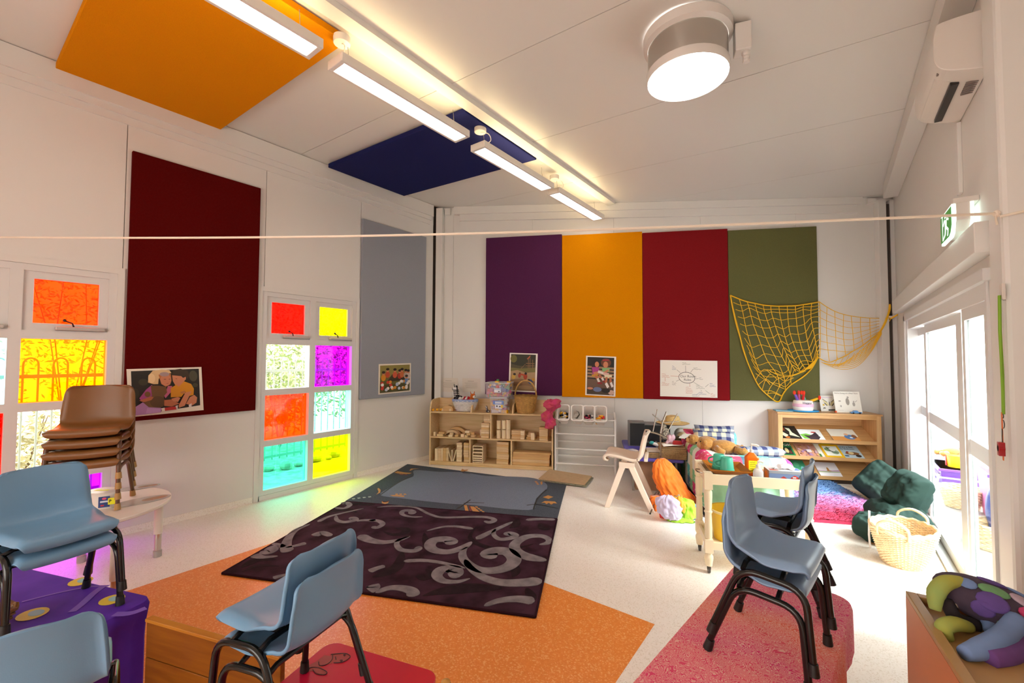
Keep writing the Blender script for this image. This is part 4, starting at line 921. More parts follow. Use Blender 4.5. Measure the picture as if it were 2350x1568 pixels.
b = B(); b.ball((.078, 0, .078), (.024, .022, .02), 10, 7); b.build('muzzle', m_zw, t, smooth=True); b = B(); b.ball((.1, 0, .084), .007, 8, 6); b.ball((.066, .024, .1), .005, 6, 5); b.ball((.066, -.024, .1), .005, 6, 5); b.build('eyes_and_nose', m_zb, t)
for i, (x, lab) in enumerate(((-.015, 'red and white soft toy between the zebra and the fox'), (.03, 'small red soft toy beside the orange fox'))):
    t = thing('soft_toy', lab, 'soft toy', bp+BD*x+BN*-.02+V((0, 0, .15)), .5*i)
    b = B(); b.ball((0, 0, .015), (.035, .025, .025), 10, 8); b.ball((.025, 0, .035), .02, 10, 7); b.build('body', m_redp, t, smooth=True); B().ball((-.01, -.01, .028), (.025, .022, .018), 8, 6).build('tummy', m_zw, t, smooth=True)
zebra(onS(X(1116, 940), .08, zt_), 2.8, .5, 'little zebra figure standing beside the toy boxes')
# plastic boxes
m_box = mat('clear_plastic', '#e4e4e8', .2, alpha=.2, spec=.4); m_boxr = mat('plastic_rim', '#d8d8dc', .3, alpha=.8)
toyc = [mat('toy_'+c, c, .45) for c in ('#d8282c', '#f0b818', '#2c50a8', '#3a8a3c', '#e87818', '#c84878', '#e8e4e0')]
def toybox(loc, w_, d_, h, flare, label, n, seed, cols, flip=False):
    t = thing('storage_box', label, 'box', loc, TH); b = B(); k = 1-flare
    def ring(f, z, w2=w_, d2=d_): return [V((a*w2/2*f, c*d2/2*f, z)) for a, c in ((-1, -1), (1, -1), (1, 1), (-1, 1))]
    th = .003; A0, A1 = ring(k, 0), ring(1, h); I0, I1 = ring(k*.97, .004), ring(.985, h)
    vs = A0+A1+I0+I1; fs = [(3, 2, 1, 0), (8, 9, 10, 11)]
    for i in range(4): j = (i+1) % 4; fs += [(i, j, 4+j, 4+i), (8+j, 8+i, 12+i, 12+j), (4+i, 4+j, 12+j, 12+i)]
    b.add(vs, fs); b.build('tub', m_box, t)
    b = B(); b.tube([p for p in ring(1.02, h)], .006, 6, closed=True); b.build('rim', m_boxr, t)
    r2 = random.Random(seed)
    fill = B()
    for i in range(n):
        c = (r2.uniform(-.40, .40)*w_*k, r2.uniform(-.40, .40)*d_*k, .02+r2.random()**1.2*(h*.78)); s_ = r2.uniform(.03, .055)
        fill.mi(i % len(cols)).box(c, (s_*r2.uniform(.7, 1.8), s_, s_*.8), Matrix.Rotation(r2.uniform(0, 3), 3, 'Z') @ Matrix.Rotation(r2.uniform(-.5, .5), 3, 'X'))
    o = fill.build('toy_bricks', cols, t); o['kind'] = 'stuff'; return t
bx_ = onS(X(1144, 945), .12, zt_); t = toybox(bx_, .225, .26, .205, .07, 'clear lidded box of play cards on the block shelf, lower of two', 60, 3, [toyc[6], toyc[5], toyc[1], toyc[6]])
B().box((0, 0, .212), (.235, .27, .012)).build('lid', m_boxr, t, bev=.003)
picture('label', t, (-.075, -.1305, .12), (.15, 0, 0), (0, -.003, .05), (0, -1, 0), [('#6e8cc8', rec(0, 0, 1, 1)), ('#cfd8e6', rec(.2, .2, .8, .8))])
picture('label', t, (-.05, -.127, .065), (.1, 0, 0), (0, -.003, .055), (0, -1, 0), [('#dfe3e6', rec(0, 0, 1, 1)), ('#202020', ell(.3, .6, .1, .2)), ('#202020', ell(.7, .5, .12, .16)), ('#e8c030', rec(.85, .2, 1.1, .9))])
t2 = toybox(onS(X(1144, 912)-.012, .12, zt_+.219), .335, .27, .19, .06, 'large clear box of coloured building bricks, stacked on another box', 150, 9, toyc)
picture('label', t2, (-.045, -.138, .06), (.095, 0, 0), (0, -.003, .06), (0, -1, 0), [('#b8cade', rec(0, 0, 1, 1)), ('#e8ecf0', rec(.05, .1, .95, .6)), ('#404858', rec(.6, .15, .8, .4))])
b = B(); b.box((-.03, -.02, .195), (.05, .06, .03)); b.box((.12, .05, .19), (.05, .05, .03)); b.build('yellow_bricks', toyc[1], t2)
b = B(); b.box((-.02, -.02, .222), (.03, .03, .025)); b.build('green_brick', toyc[3], t2)
# wicker basket with hoop handle
bh = onS(X(1205, 945)-.012, .12, zt_+.003); t = thing('hoop_basket', 'golden wicker basket with a tall hoop handle on the block shelf', 'basket', bh, TH)
wicker(B(), [(.105, .006), (.125, .10), (.15, .225)], 22, 18, .0075, 1.0, .8, .005).build('basket_weave', m_wick3, t)
B().lathe([(0, .0), (.105, .0), (.105, .01), (0, .01)], 20, (0, 0, 0), 1, .8).build('bottom', m_wick3, t)
b = B()
for ph in (0, .0): b.tube([(.152*math.cos(a), .122*math.sin(a), .232+.003*math.sin(14*a)) for a in [2*math.pi*k/48 for k in range(48)]], .010, 6, closed=True)
b.build('rim', m_wick3, t)
b = B()
for off in (-.008, .008): b.tube([(.145*math.cos(a), off, .232+.205*math.sin(a)) for a in [math.pi*k/20 for k in range(21)]], .009, 7)
b.build('handle', m_wick3, t, smooth=True)
b = B(); b.ball((0, 0, .16), (.12, .09, .05), 12, 8); b.build('contents', mat('basket_contents', '#a05030', .8, noise=.5, scale=60), t)
# pink scarf over the corner
def drape(name, m_, loc, rz, fn, nu, nv, label, cat, parent=None, th=.003):
    o = B().grid(fn, nu, nv, th).build(name, m_, parent, loc=loc, rot=(0, 0, rz), smooth=True)
    if label: tag(o, label, cat)
    return o
m_scf = mat('pink_scarf', '#c83a70', .85, noise=1, col2='#b84a50', scale=12)
SCARF_HERE = 1
# white tub rack
m_rw = mat('white_rack', '#dcd8d2', .4); m_tub = mat('white_tub', '#e6e2dc', .4)
r0, r1 = -.53, .255; tR = thing('tub_rack', 'white rack with slanted rails for plastic tubs against the far wall', 'rack', bw(r0, 5.66), TH); WR_ = r1-r0
for x in (0, WR_-.02):
    B().prism([(x, .0, 0), (x, .30, 0), (x, .30, .755), (x, .22, .755), (x, 0, .70)], (.02, 0, 0)).build('side_panel', m_rw, tR)
for z in (.115, .305, .50, .69):
    B().bx(.02, WR_-.02, -.002, .018, z-.012, z+.003).build('rail', m_rw, tR); B().bx(.02, WR_-.02, .26, .28, z+.035, z+.05).build('rail', m_rw, tR)
def tub(px, label, fill, seed, dz=0):
    xx = wb(px, 950, 5.66).dot(BD)-r0; loc = bw(r0, 5.66)+Matrix.Rotation(TH, 3, 'Z') @ V((xx, .02, .735+dz))
    t = thing('plastic_tub', label, 'tub', loc, TH, 'white tubs on the rack')
    tilt = Matrix.Rotation(R(56), 4, 'X') @ Matrix.Scale(1.13, 4)                        # mouth leans out of the rack
    b = B(); b.T = tilt
    def rr(w_, h_, r, z): return [V((x, y, z)) for x, y in rrect(-w_/2, w_/2, -h_/2, h_/2, r, 4)]
    Ls = [(.10, .14, .03, -.10), (.115, .17, .032, -.02), (.128, .185, .03, .05), (.146, .205, .03, .052), (.146, .205, .03, .06), (.126, .183, .028, .06), (.112, .165, .03, -.02), (.09, .13, .03, -.092)]
    N = 20; N = len(rr(*Ls[0])); vs = [p for l in Ls for p in rr(*l)]
    fs = [(i*N+k, i*N+(k+1) % N, (i+1)*N+(k+1) % N, (i+1)*N+k) for i in range(len(Ls)-1) for k in range(N)]+[tuple(range(N-1, -1, -1)), tuple(range((len(Ls)-1)*N, len(Ls)*N))]
    b.add(vs, fs); b.build('tub_body', m_tub, t, smooth='auto')
    r2 = random.Random(seed); f = B(); f.T = tilt
    if fill == 'lizard':
        f.mi(0).tube([(-.03, -.06, -.05), (-.02, -.03, -.05), (.0, 0, -.05), (.02, .03, -.045), (.01, .06, -.04), (-.02, .075, -.035)], [.003, .006, .008, .007, .004, .001], 6); f.mi(0).tube([(-.03, -.01, -.05), (.03, -.03, -.05)], .003, 5); f.build('lizard_toy', mat('lizard', '#4a4a3c', .5), t)
    else:
        for i in range(44):
            c = (r2.uniform(-.04, .04), r2.uniform(-.065, .02 if fill != 'full' else .05), r2.uniform(-.07, -.02)); s_ = r2.uniform(.008, .016)
            f.mi(i % len(fillc[fill])).ball(c, (s_*r2.uniform(.8, 1.8), s_, s_), 6, 4)
        o = f.build('small_toys', fillc[fill], t); o['kind'] = 'stuff'
    return t
fillc = {'full': [m_zb, m_zw, toyc[1], m_zw, m_zb], 'red': [toyc[0], m_zb, m_zw, toyc[5], mat('grey_toy', '#808088', .5)], 'mixed': [toyc[1], toyc[4], m_zw, toyc[0], toyc[1]]}
tub(1293, 'white tub of black and white toy figures, leftmost on the rack', 'full', 1, .005); tub(1325, 'white tub with a single lizard toy, second on the rack', 'lizard', 2, .005)
tub(1351.5, 'white tub of red and grey toys, third on the rack', 'red', 3); tub(1378, 'white tub of yellow and orange toys, rightmost on the rack', 'mixed', 4)
# sheets of paper on the wall
def sheet(name, label, pts, t_, shapes, group=None, base='#efe9df', cat='poster', border=0):
    P = [wb(*p, t_) for p in pts]                                # TL, TR, BL
    org, ux, uy = P[2], P[1]-P[0], P[0]-P[2]
    t = thing(name, label, cat, org, 0, group); n = -BN
    B().prism([V((0, 0, 0)), ux, ux+uy, uy], n*.002).build('paper', flat(base), t)
    if shapes: picture('print', t, n*.0022, ux, uy, n, shapes)
    return t, ux, uy
for px0, px1, py, lab in ((1010, 1051, 867, 'faint sheet of typed notes on the far wall, next to the corner post'), (1061, 1102, 868, 'faint sheet of typed notes on the far wall, left of the brick box')):
    sheet('paper_sheet', lab, ((px0, py), (px1, py+1), (px0+1, py+32)), BWT-.001, [('#a8a094', rec(.3, .78, .65, .81))]+[('#bcb4a8', rec(.12+.04*(k % 3), .66-.07*k, .86-.05*(k % 2), .685-.07*k)) for k in range(6)], 'typed sheets on the far wall', '#d9d1c5', 'paper')
tp = BWT-.041
# posters
skin, skin2 = '#c8805c', '#b86c48'
sheet('poster', 'poster of children digging in sand, on the purple panel', ((1170, 810), (1234, 812), (1167, 898)), tp, [
  ('#4f4a2e', rec(.05, .03, .94, .97)), ('#2e2e1c', [(.05, .97), (.05, .72), (.3, .68), (.6, .66), (.94, .7), (.94, .97)]), ('#6a6428', ell(.15, .85, .12, .1)), ('#77703a', [(.05, .62), (.4, .6), (.94, .64), (.94, .5), (.5, .52), (.05, .5)]),
  ('#a88a62', [(.05, .52), (.3, .56), (.6, .5), (.94, .52), (.94, .03), (.05, .03)]), ('#8a6a48', [(.05, .3), (.4, .34), (.94, .28), (.94, .03), (.05, .03)]), ('#b0603c', [(.62, .86), (.75, .96), (.74, .9), (.66, .84)]),
  ('#8a6844', bar(.68, .6, .68, .86, .02)), ('#8a6844', bar(.74, .6, .74, .88, .02)), ('#8a6844', bar(.84, .6, .83, .84, .02)), ('#8a6844', bar(.6, .74, .9, .74, .02)), ('#8a6844', bar(.58, .68, .9, .69, .015)), ('#8a6844', bar(.42, .6, .58, .72, .015)),
  ('#a83c1c', ell(.59, .40, .07, .08)), ('#241410', ell(.6, .475, .045, .03)), ('#b84820', bar(.4, .46, .56, .43, .04)), ('#c8a040', ell(.17, .38, .07, .06)), ('#241410', ell(.2, .45, .05, .03)), ('#a04030', ell(.38, .42, .05, .06)), ('#6a3a24', ell(.39, .48, .03, .025)),
  ('#3a5078', ell(.78, .27, .08, .06)), ('#302418', ell(.72, .31, .04, .03)), ('#c09030', ell(.88, .33, .06, .04)), ('#7a5a3c', ell(.3, .2, .2, .05)), ('#9c7c54', ell(.6, .12, .25, .05))], 'posters of children')
sheet('poster', 'poster of two girls reading on a bench, on the far yellow panel', ((1345, 816.5), (1414, 819), (1343, 907)), tp, [
  ('#1c1a16', rec(.05, .03, .94, .97)), ('#9a7858', bar(.06, .72, .94, .7, .05)), ('#9a7858', bar(.06, .64, .94, .62, .05)), ('#9a7858', bar(.06, .56, .94, .54, .05)), ('#a88460', bar(.06, .48, .94, .46, .05)), ('#6a5040', [(.06, .42), (.94, .40), (.94, .2), (.06, .2)]), ('#4a3a2c', [(.06, .2), (.94, .2), (.94, .03), (.06, .03)]),
  ('#15100e', ell(.34, .8, .13, .12)), ('#2a1a14', ell(.25, .68, .06, .12)), (skin, ell(.37, .79, .07, .07)), ('#a83c88', [(.2, .72), (.44, .72), (.46, .56), (.24, .5)]), (skin, bar(.26, .56, .52, .6, .06)), ('#c89020', [(.2, .52), (.42, .56), (.4, .48), (.22, .48)]), (skin2, bar(.32, .5, .42, .42, .07)), ('#e8e0d8', bar(.4, .44, .46, .34, .07)), ('#8a2a2c', ell(.48, .32, .09, .03)), (skin2, bar(.44, .52, .56, .44, .07)), ('#e8e0d8', bar(.54, .46, .62, .37, .06)), ('#8a2a2c', ell(.64, .37, .07, .03)),
  ('#6a3820', ell(.67, .84, .17, .11)), (skin, ell(.66, .79, .08, .08)), ('#b02c38', bar(.56, .9, .76, .91, .03)), ('#80b478', [(.54, .71), (.8, .71), (.78, .6), (.56, .62)]), (skin, bar(.76, .66, .62, .58, .06)), ('#e4d8d0', [(.42, .64), (.62, .6), (.6, .54), (.4, .58)]), ('#d8b0a8', [(.58, .6), (.78, .58), (.76, .5), (.6, .52)]), ('#e0d8b8', [(.62, .54), (.88, .54), (.86, .46), (.64, .46)]), (skin2, bar(.7, .48, .68, .32, .07)), (skin2, bar(.82, .48, .84, .34, .07)), ('#e8e0dc', bar(.68, .33, .76, .22, .08)), ('#e8e0dc', bar(.84, .35, .9, .24, .07)),
  ('#6c7aa0', ell(.4, .16, .14, .06)), (skin, ell(.16, .18, .1, .03)), ('#c8a898', ell(.86, .1, .1, .06)), ('#201814', ell(.68, .14, .14, .06))], 'posters of children')
t, ux, uy = sheet('rules_sheet', 'white sheet reading Our Room Rules with a handwritten mind map, on the crimson panel', ((1515, 826.5), (1646, 828.5), (1515, 909.5)), tp, [])
Lx = lambda x: (x-272)/1785; Ly = lambda y: 1-(y-220)/1150      # crop coordinates of the sheet
inks = {'k': mat('ink_dark', '#4a4240', .7), 'r': mat('ink_red', '#c87868', .7), 'b': mat('ink_blue', '#5a6494', .7), 'g': mat('ink_green', '#8a9080', .7), 'm': mat('ink_grey', '#7c726c', .7)}
pt = lambda x, y: ux*Lx(x)+uy*Ly(y)-BN*.0024
b = B(); b.ribbon([pt(1112+250*math.cos(a), 765-170*math.sin(a)-20*math.cos(a)*-1) for a in [2*math.pi*k/40 for k in range(41)]], .006, -BN, .0004); b.build('ring', inks['k'], t)
for (x0, y0, x1, y1, c) in ((1080, 590, 1075, 385, 'm'), (905, 610, 800, 520, 'm'), (860, 730, 600, 720, 'r'), (905, 825, 775, 885, 'm'), (1205, 940, 1210, 1050, 'r'), (1230, 600, 1310, 490, 'm'), (1370, 795, 1480, 780, 'm'), (1320, 900, 1480, 990, 'g'), (1690, 1040, 1790, 950, 'm'), (1690, 1150, 1820, 1245, 'g'), (1560, 1140, 1560, 1190, 'g'), (1400, 1300, 1470, 1255, 'b'), (430, 780, 430, 890, 'r')):
    B().ribbon([pt(x0, y0), pt(x1, y1)], .004, -BN, .0004).build('line', inks[c], t)
EX, EY = ux.normalized(), uy.normalized()
sz = lambda h: h/1150*uy.length*1.35
for txt, x, y, h, c in (('Our Room', 905, 755, 78, 'k'), ('Rules', 1020, 860, 74, 'k')): lettering('lettering', txt, t, pt(x, y), EX, EY, sz(h), inks[c])
for x, y, n, wd, c in ((970, 300, 2, 300, 'g'), (650, 420, 3, 190, 'b'), (1320, 450, 2, 300, 'm'), (320, 670, 3, 300, 'r'), (320, 930, 3, 260, 'r'), (650, 900, 3, 150, 'm'), (1080, 1070, 5, 250, 'r'), (1400, 1000, 3, 300, 'g'), (1820, 930, 3, 200, 'b'), (1500, 760, 2, 140, 'm'), (1480, 1220, 2, 280, 'b'), (1280, 1290, 2, 290, 'b'), (1850, 1240, 3, 170, 'r')):
    b = B(); r2 = random.Random(int(x+y))
    for k in range(n):
        yy = y+k*45; xe = wd*(.5 if k == 0 else r2.uniform(.75, 1)); pts = []
        for j in range(int(xe/14)): pts.append(pt(x+j*14, yy+r2.uniform(-13, 10)))
        if len(pts) > 2: b.ribbon(pts, .0035, -BN, .0003)
    b.build('handwriting', inks[c], t)
for x, y in ((300, 242), (2030, 262), (300, 1335), (2020, 1365)): B().lathe([(0, .003), (.004, .003), (.004, 0)], 8, pt(x, y)).build('pin', inks['m'], t)
# window wall posters
def sheet_l(label, pts, xw, shapes, group='posters of children'):
    P = [wl(*p, xw) for p in pts]; org, ux, uy = P[2], P[1]-P[0], P[0]-P[2]
    t = thing('poster', label, 'poster', org, 0, group); n = V((1, 0, 0))
    B().prism([V((0, 0, 0)), ux, ux+uy, uy], n*.002).build('paper', flat('#e6dccb'), t); picture('print', t, n*.0022, ux, uy, n, shapes); return t
pp = lambda x, y: ((x-110)/2005, 1-(y-145+ (x-110)*.028)/1275)    # crop coordinates of the big poster, levelled
def pl(c, *pts): return (c, [pp(*p) for p in pts])
def pe(c, cx, cy, rx, ry): return (c, [pp(cx+rx*math.cos(R(a)), cy+ry*math.sin(R(a))) for a in range(0, 360, 20)])
sheet_l('poster of a girl with a teddy and a boy in yellow, on the maroon panel', ((290, 847.5), (462, 842.5), (296, 958)), LWX+.041, [
  ('#1e1a14', [pp(215, 200), pp(200, 1390), pp(2020, 1215), pp(2035, 140)]), pe('#3a3424', 500, 500, 120, 90), pe('#4a4636', 1860, 350, 120, 160), pe('#2e2a1c', 300, 800, 90, 140), pe('#443c2a', 1900, 620, 80, 60),
  pl('#d8b484', (640, 320), (760, 190), (1000, 160), (1200, 180), (1250, 260), (1000, 300), (900, 420), (880, 560), (760, 560), (620, 510)), pe('#e8c898', 720, 400, 90, 130), pl('#b8703c', (900, 300), (1230, 280), (1240, 470), (1200, 580), (1080, 640), (960, 560)), pe(skin, 1090, 450, 145, 165), pe('#a08888', 1060, 290, 130, 60),
  pl('#5a3a28', (1030, 425), (1100, 425), (1090, 440), (1040, 440)), pl('#5a3a28', (1160, 425), (1220, 425), (1210, 438), (1170, 438)), pl('#9a5040', (1080, 545), (1170, 540), (1130, 560)),
  pl('#3a2c1e', (1250, 300), (1300, 170), (1500, 140), (1700, 190), (1740, 330), (1690, 440), (1640, 370), (1500, 350), (1300, 310)), pl(skin, (1260, 320), (1510, 350), (1560, 400), (1640, 370), (1640, 440), (1580, 500), (1440, 660), (1330, 600), (1270, 480)), pl('#5a3a28', (1330, 415), (1400, 415), (1380, 430)),
  pl('#a8488c', (720, 570), (560, 700), (380, 930), (420, 990), (700, 880)), pl('#c06080', (1130, 620), (1250, 620), (1200, 800), (1050, 960), (1020, 900)), pl('#6e4c2a', (680, 600), (860, 600), (1080, 640), (1100, 800), (1010, 900), (980, 1180), (800, 1240), (560, 1180), (460, 1080), (700, 880)), pe('#7c5630', 590, 830, 75, 75), pe('#5c3e22', 840, 1050, 200, 160),
  pl(skin2, (370, 990), (680, 890), (740, 920), (680, 990), (480, 1040)), pl('#a87ab0', (190, 1390), (210, 1190), (460, 1040), (600, 1180), (920, 1220), (910, 1340)), pl('#b88cc0', (520, 1350), (560, 1200), (900, 1240), (900, 1340)),
  pl('#d08a10', (1200, 680), (1360, 590), (1420, 650), (1580, 500), (1780, 580), (1850, 720), (1830, 900), (1700, 930), (1600, 800), (1480, 940), (1190, 940)), pl('#b8763c', (1450, 800), (1590, 760), (1600, 850), (1480, 850)), pl(skin, (1600, 820), (1780, 790), (1560, 1200), (1400, 1250), (1390, 1180)), pl(skin2, (1010, 1010), (1200, 1000), (1420, 1130), (1200, 1200), (1000, 1170)), pl(skin, (1200, 980), (1380, 940), (1450, 970), (1380, 1080), (1240, 1050)),
  pl(skin, (1600, 1150), (1720, 960), (1850, 900), (1930, 980), (1900, 1130), (1780, 1200)), pl('#b02824', (1010, 1220), (1300, 1200), (1330, 1290), (1010, 1310)), pl('#e0d4cc', (920, 1230), (1010, 1220), (1010, 1320), (930, 1330)), pl('#d8ccc8', (1300, 1190), (1370, 1170), (1360, 1290), (1330, 1290)), pl('#d8ccc8', (1670, 1180), (1760, 1140), (1750, 1250), (1680, 1260))])
r2 = random.Random(5); shp = [('#6c6430', rec(.04, .04, .96, .95)), ('#8a8040', rec(.04, .55, .96, .95)), ('#54502a', rec(.04, .04, .96, .3)), ('#3c3020', [(.25, .4), (.8, .42), (.75, .62), (.4, .64)])]
for x, y, c in ((.14, .62, '#d08820'), (.26, .72, '#b84828'), (.48, .7, '#c85838'), (.63, .66, '#a83428'), (.7, .7, '#c06838'), (.82, .66, '#b0a090'), (.9, .64, '#c8b8b0'), (.84, .46, '#6a86b0')): shp += [(c, ell(x, y-.08, .07, .11)), (skin, ell(x, y+.06, .04, .055)), ('#281a14', ell(x, y+.1, .05, .045))]
for k in range(26): shp.append((('#e6ded4', '#d88c30', '#b8c4d4', '#c83828', '#e8e2da')[k % 5], ell(.08+.84*r2.random(), .12+.28*r2.random(), .045, .05)))
sheet_l('small poster of a group of children with bowls, on the grey panel', ((869, 836), (943, 833.5), (868, 906)), LWX+.041, shp)
# -------- slanted bookcase
m_oak = wood('bookcase_oak', '#c99c66', '#b98a54', .4, 3, 0); m_oakv = wood('bookcase_oak_side', '#cfa470', '#bd9058', .4, 3, 2)
k0, k1, kt0, kt1, kh = 2.185, 3.285, 5.78, 6.085, .835; KW, KD = k1-k0, kt1-kt0
tK = thing('bookcase', 'oak bookcase with three sloping display shelves in the far right corner', 'bookcase', bw(k0, kt0), TH)
for x in (0, KW-.05): B().bx(x, x+.05, 0, KD, 0, kh-.02).build('side_panel', m_oakv, tK, bev=.002)
B().bx(-.012, KW+.012, -.012, KD, kh-.02, kh).build('top', m_oak, tK, bev=.003); B().bx(.05, KW-.05, .0, .02, kh-.065, kh-.02).build('top_rail', m_oak, tK)
B().bx(.05, KW-.05, KD-.012, KD, .02, kh-.02).build('back_panel', m_oak, tK)
sh = ((.500, .655), (.297, .46), (.072, .245))
for zf, zr in sh:
    B().prism([(.05, .014, zf-.002), (.05, KD-.014, zr), (.05, KD-.014, zr-.014), (.05, .014, zf-.016)], (KW-.1, 0, 0)).build('sloping_shelf', m_oak, tK)
    B().bx(.05, KW-.05, -.004, .013, zf-.022, zf+.018).build('front_lip', m_oak, tK, bev=.002)
B().bx(.05, KW-.05, .03, .05, 0, .05).build('plinth', mat('dark_plinth', '#3a2a1c', .7), tK)
def book(i, px, wd, hh, label, base, shapes, dx=0, title=None, tc='#ffffff', th=.008, lift=0, sk=0):
    zf, zr = sh[i]; x0 = wb(px, 1000, kt0-.0).dot(BD)-k0+dx; L_ = V((0, KD-.03, zr-zf)).normalized(); n = V((0, -L_.z, L_.y))
    org = bw(k0, kt0)+Matrix.Rotation(TH, 3, 'Z') @ (V((x0, .016, zf))+n*(.002+lift)); rot = Matrix.Rotation(TH, 3, 'Z')
    t = thing('book', label, 'book', org, TH, 'picture books on the bookcase'); ux, uy = V((wd, 0, 0)), L_*hh+V((sk, 0, 0))
    B().prism([V((0, 0, 0)), ux, ux+uy, uy], n*th).build('pages', flat('#e8e2d6'), t)
    B().prism([n*th, ux+n*th, ux+uy+n*th, uy+n*th], n*.0012).build('cover', flat(base), t)
    if shapes: picture('cover_print', t, n*(th+.0014), ux, uy, n, shapes)
    if title:
        for tx, fx, fy, sz_ in title: lettering('title', tx, t, n*(th+.003)+ux*fx+uy*fy, ux, uy, sz_, mat('title_'+tc.lstrip('#'), tc, .6))
    return t
book(0, 1789, .26, .26, 'black book with pale animal feet on the cover, top shelf', '#1c1814', [('#d8d4b0', [(.05, .95), (.2, .9), (.3, .55), (.5, .3), (.35, .15), (.15, .4), (.05, .6)]), ('#c06828', ell(.42, .14, .1, .06)), ('#cfd4b8', [(.5, .85), (.7, .8), (.72, .5), (.95, .15), (.7, .25), (.55, .3), (.62, .55)]), ('#8a3c1c', [(.3, .9), (.48, .85), (.45, .6), (.3, .65)]), ('#58c828', ell(.06, .08, .04, .05))])
book(0, 1844, .25, .20, 'white book with a dark hen and green grass, top shelf', '#e8ecea', [('#78b84c', [(.0, .5), (.3, .6), (.6, .4), (.4, .1), (.1, .1)]), ('#3c3038', [(.15, .45), (.4, .4), (.65, .6), (.85, .3), (.7, .05), (.35, .05)]), ('#c03838', ell(.66, .72, .12, .06)), ('#3c3038', [(.55, .5), (.75, .75), (.82, .4)])])
book(0, 1916, .29, .225, 'cream book with a blue creature over an orange band, top shelf', '#e8e4d4', [('#dc9c54', rec(0, 0, 1, .38)), ('#5c84b8', ell(.68, .35, .2, .2)), ('#e0b088', ell(.6, .55, .08, .09)), ('#8a5a3c', ell(.85, .4, .09, .15)), ('#d8e4e8', ell(.72, .3, .06, .06))])
book(1, 1794, .165, .245, 'green book titled BUGS with a dark photograph', '#1e7a40', [('#15241c', rec(.3, .12, .9, .62)), ('#c8b47c', ell(.55, .4, .12, .18)), ('#5c2c20', ell(.75, .3, .1, .1))], title=[('BUGS!', .12, .74, .052)])
book(1, 1838, .225, .235, 'pink and orange speckled book on the middle shelf', '#c89078', [((('#b8785c', '#a880a0', '#d8a870', '#c8a0a8')[k % 4]), ell(random.Random(k).uniform(.08, .92), random.Random(k+50).uniform(.08, .92), .07, .06, 8)) for k in range(34)]+[('#d8ccd0', rec(.42, .3, .66, .5))], dx=.0)
book(1, 1883, .20, .245, 'thin white book with a green band, under the yellow book', '#f0ead8', [('#c8c020', rec(.4, .86, 1, 1)), ('#4c7c3c', rec(0, 0, .12, .25))], dx=.005)
book(1, 1892, .205, .225, 'yellow book with a white picture of a curved branch', '#e8b400', [('#eceee4', rec(.12, .12, .88, .86)), ('#7a9c6c', ell(.4, .6, .24, .16)), ('#90a888', ell(.65, .4, .2, .16)), ('#eceee4', ell(.55, .58, .18, .14)), ('#484038', [(.3, .8), (.42, .45), (.75, .3), (.76, .34), (.46, .5), (.35, .8)])], dx=.018, th=.006, lift=.0112)
book(1, 1932, .25, .225, 'pale blue book with small animals and a dark title', '#b8ccd4', [('#8a5a30', ell(.6, .4, .3, .12)), ('#e0c890', ell(.55, .42, .12, .1)), ('#3c2c24', ell(.8, .22, .12, .1)), ('#a83c2c', ell(.42, .5, .06, .05)), ('#4c6484', ell(.3, .2, .1, .06))], tc='#1c2838', title=[("There's a Sea", .06, .82, .034), ('in my Bedroom', .06, .68, .030)])
book(2, 1826, .16, .25, 'green jungle book behind the tissue box, bottom shelf', '#3c9c70', [('#58b888', ell(.4, .7, .2, .15)), ('#e09830', ell(.5, .2, .22, .14)), ('#7cc8c8', ell(.75, .4, .15, .2))])
book(2, 1884, .235, .235, 'white book with a hopping hare on the bottom shelf', '#ece8ea', [('#c8a8c0', [(0, .45), (.4, .4), (1, .5), (1, .35), (.5, .28), (0, .35)]), ('#a8b888', [(0, .36), (1, .36), (1, .3), (0, .28)]), ('#b07830', ell(.5, .5, .05, .14)), ('#b07830', bar(.42, .42, .62, .4, .05))])
# things on the bookcase
def onK(px, y, z=kh): return bw(k0, kt0)+Matrix.Rotation(TH, 3, 'Z') @ V((wb(px, 945, kt0+y).dot(BD)-k0, y, z))
o = B().box((0, 0, .005), (.22, .15, .01)).build('flat_book', flat('#7ea8bc'), loc=onK(1800, .14), rot=(0, 0, TH-.1), bev=.002); tag(o, 'thin pale blue book lying flat at the left end of the bookcase', 'book')
t = thing('cake_hat', 'birthday cake hat with a blue brim and candles on the bookcase', 'hat', onK(1843, .13), TH)
B().lathe([(0, .004), (.165, .006), (.17, .012), (.165, .018), (0, .02)], 28, (0, 0, 0), 1, .8).build('brim', mat('blue_felt', '#2c88c0', .9), t, smooth='auto')
m_cake = mat('cake_plush', '#e8e0d8', .9)
B().lathe([(.105, .018), (.112, .05), (.105, .12), (.10, .135), (.06, .142), (0, .142)], 28, (0, 0, 0), 1, .85).build('crown', m_cake, t, smooth='auto')
B().lathe([(.1125, .062), (.1145, .07), (.1125, .095), (.109, .1)], 28, (0, 0, 0), 1, .85, cap=False).build('icing_band', mat('pink_icing', '#e0b0c8', .9), t)
for x, y, c, dx in ((-.06, -.01, '#6a4ca8', -.03), (-.035, .02, '#b04878', 0), (.0, 0, '#c01c20', .01), (.03, .01, '#4c9c8c', -.03), (.075, -.02, '#e0a810', .08)):
    b = B(); b.mi(0).tube([(x, y, .13), (x+dx, y, .21 if dx < .05 else .165)], [.016, .014], 10); tip = V((x+dx*1.25, y, .23 if dx < .05 else .175)); b.mi(1).ball(tip, (.017, .015, .028), 8, 6); b.build('candle', [mat('candle_'+c.lstrip('#'), c, .8), mat('flame_felt', '#d83818', .9)], t)
lettering('lettering', 'Happy', t, V((-.045, -.097, .102)), V((1, 0, 0)), V((0, .12, 1)), .038, mat('cake_ink', '#5a4a6a', .8), depth=.004)
t = thing('card', 'card with a swallowtail butterfly leaning behind the larger card', 'card', onK(1900, .22), TH+.05)
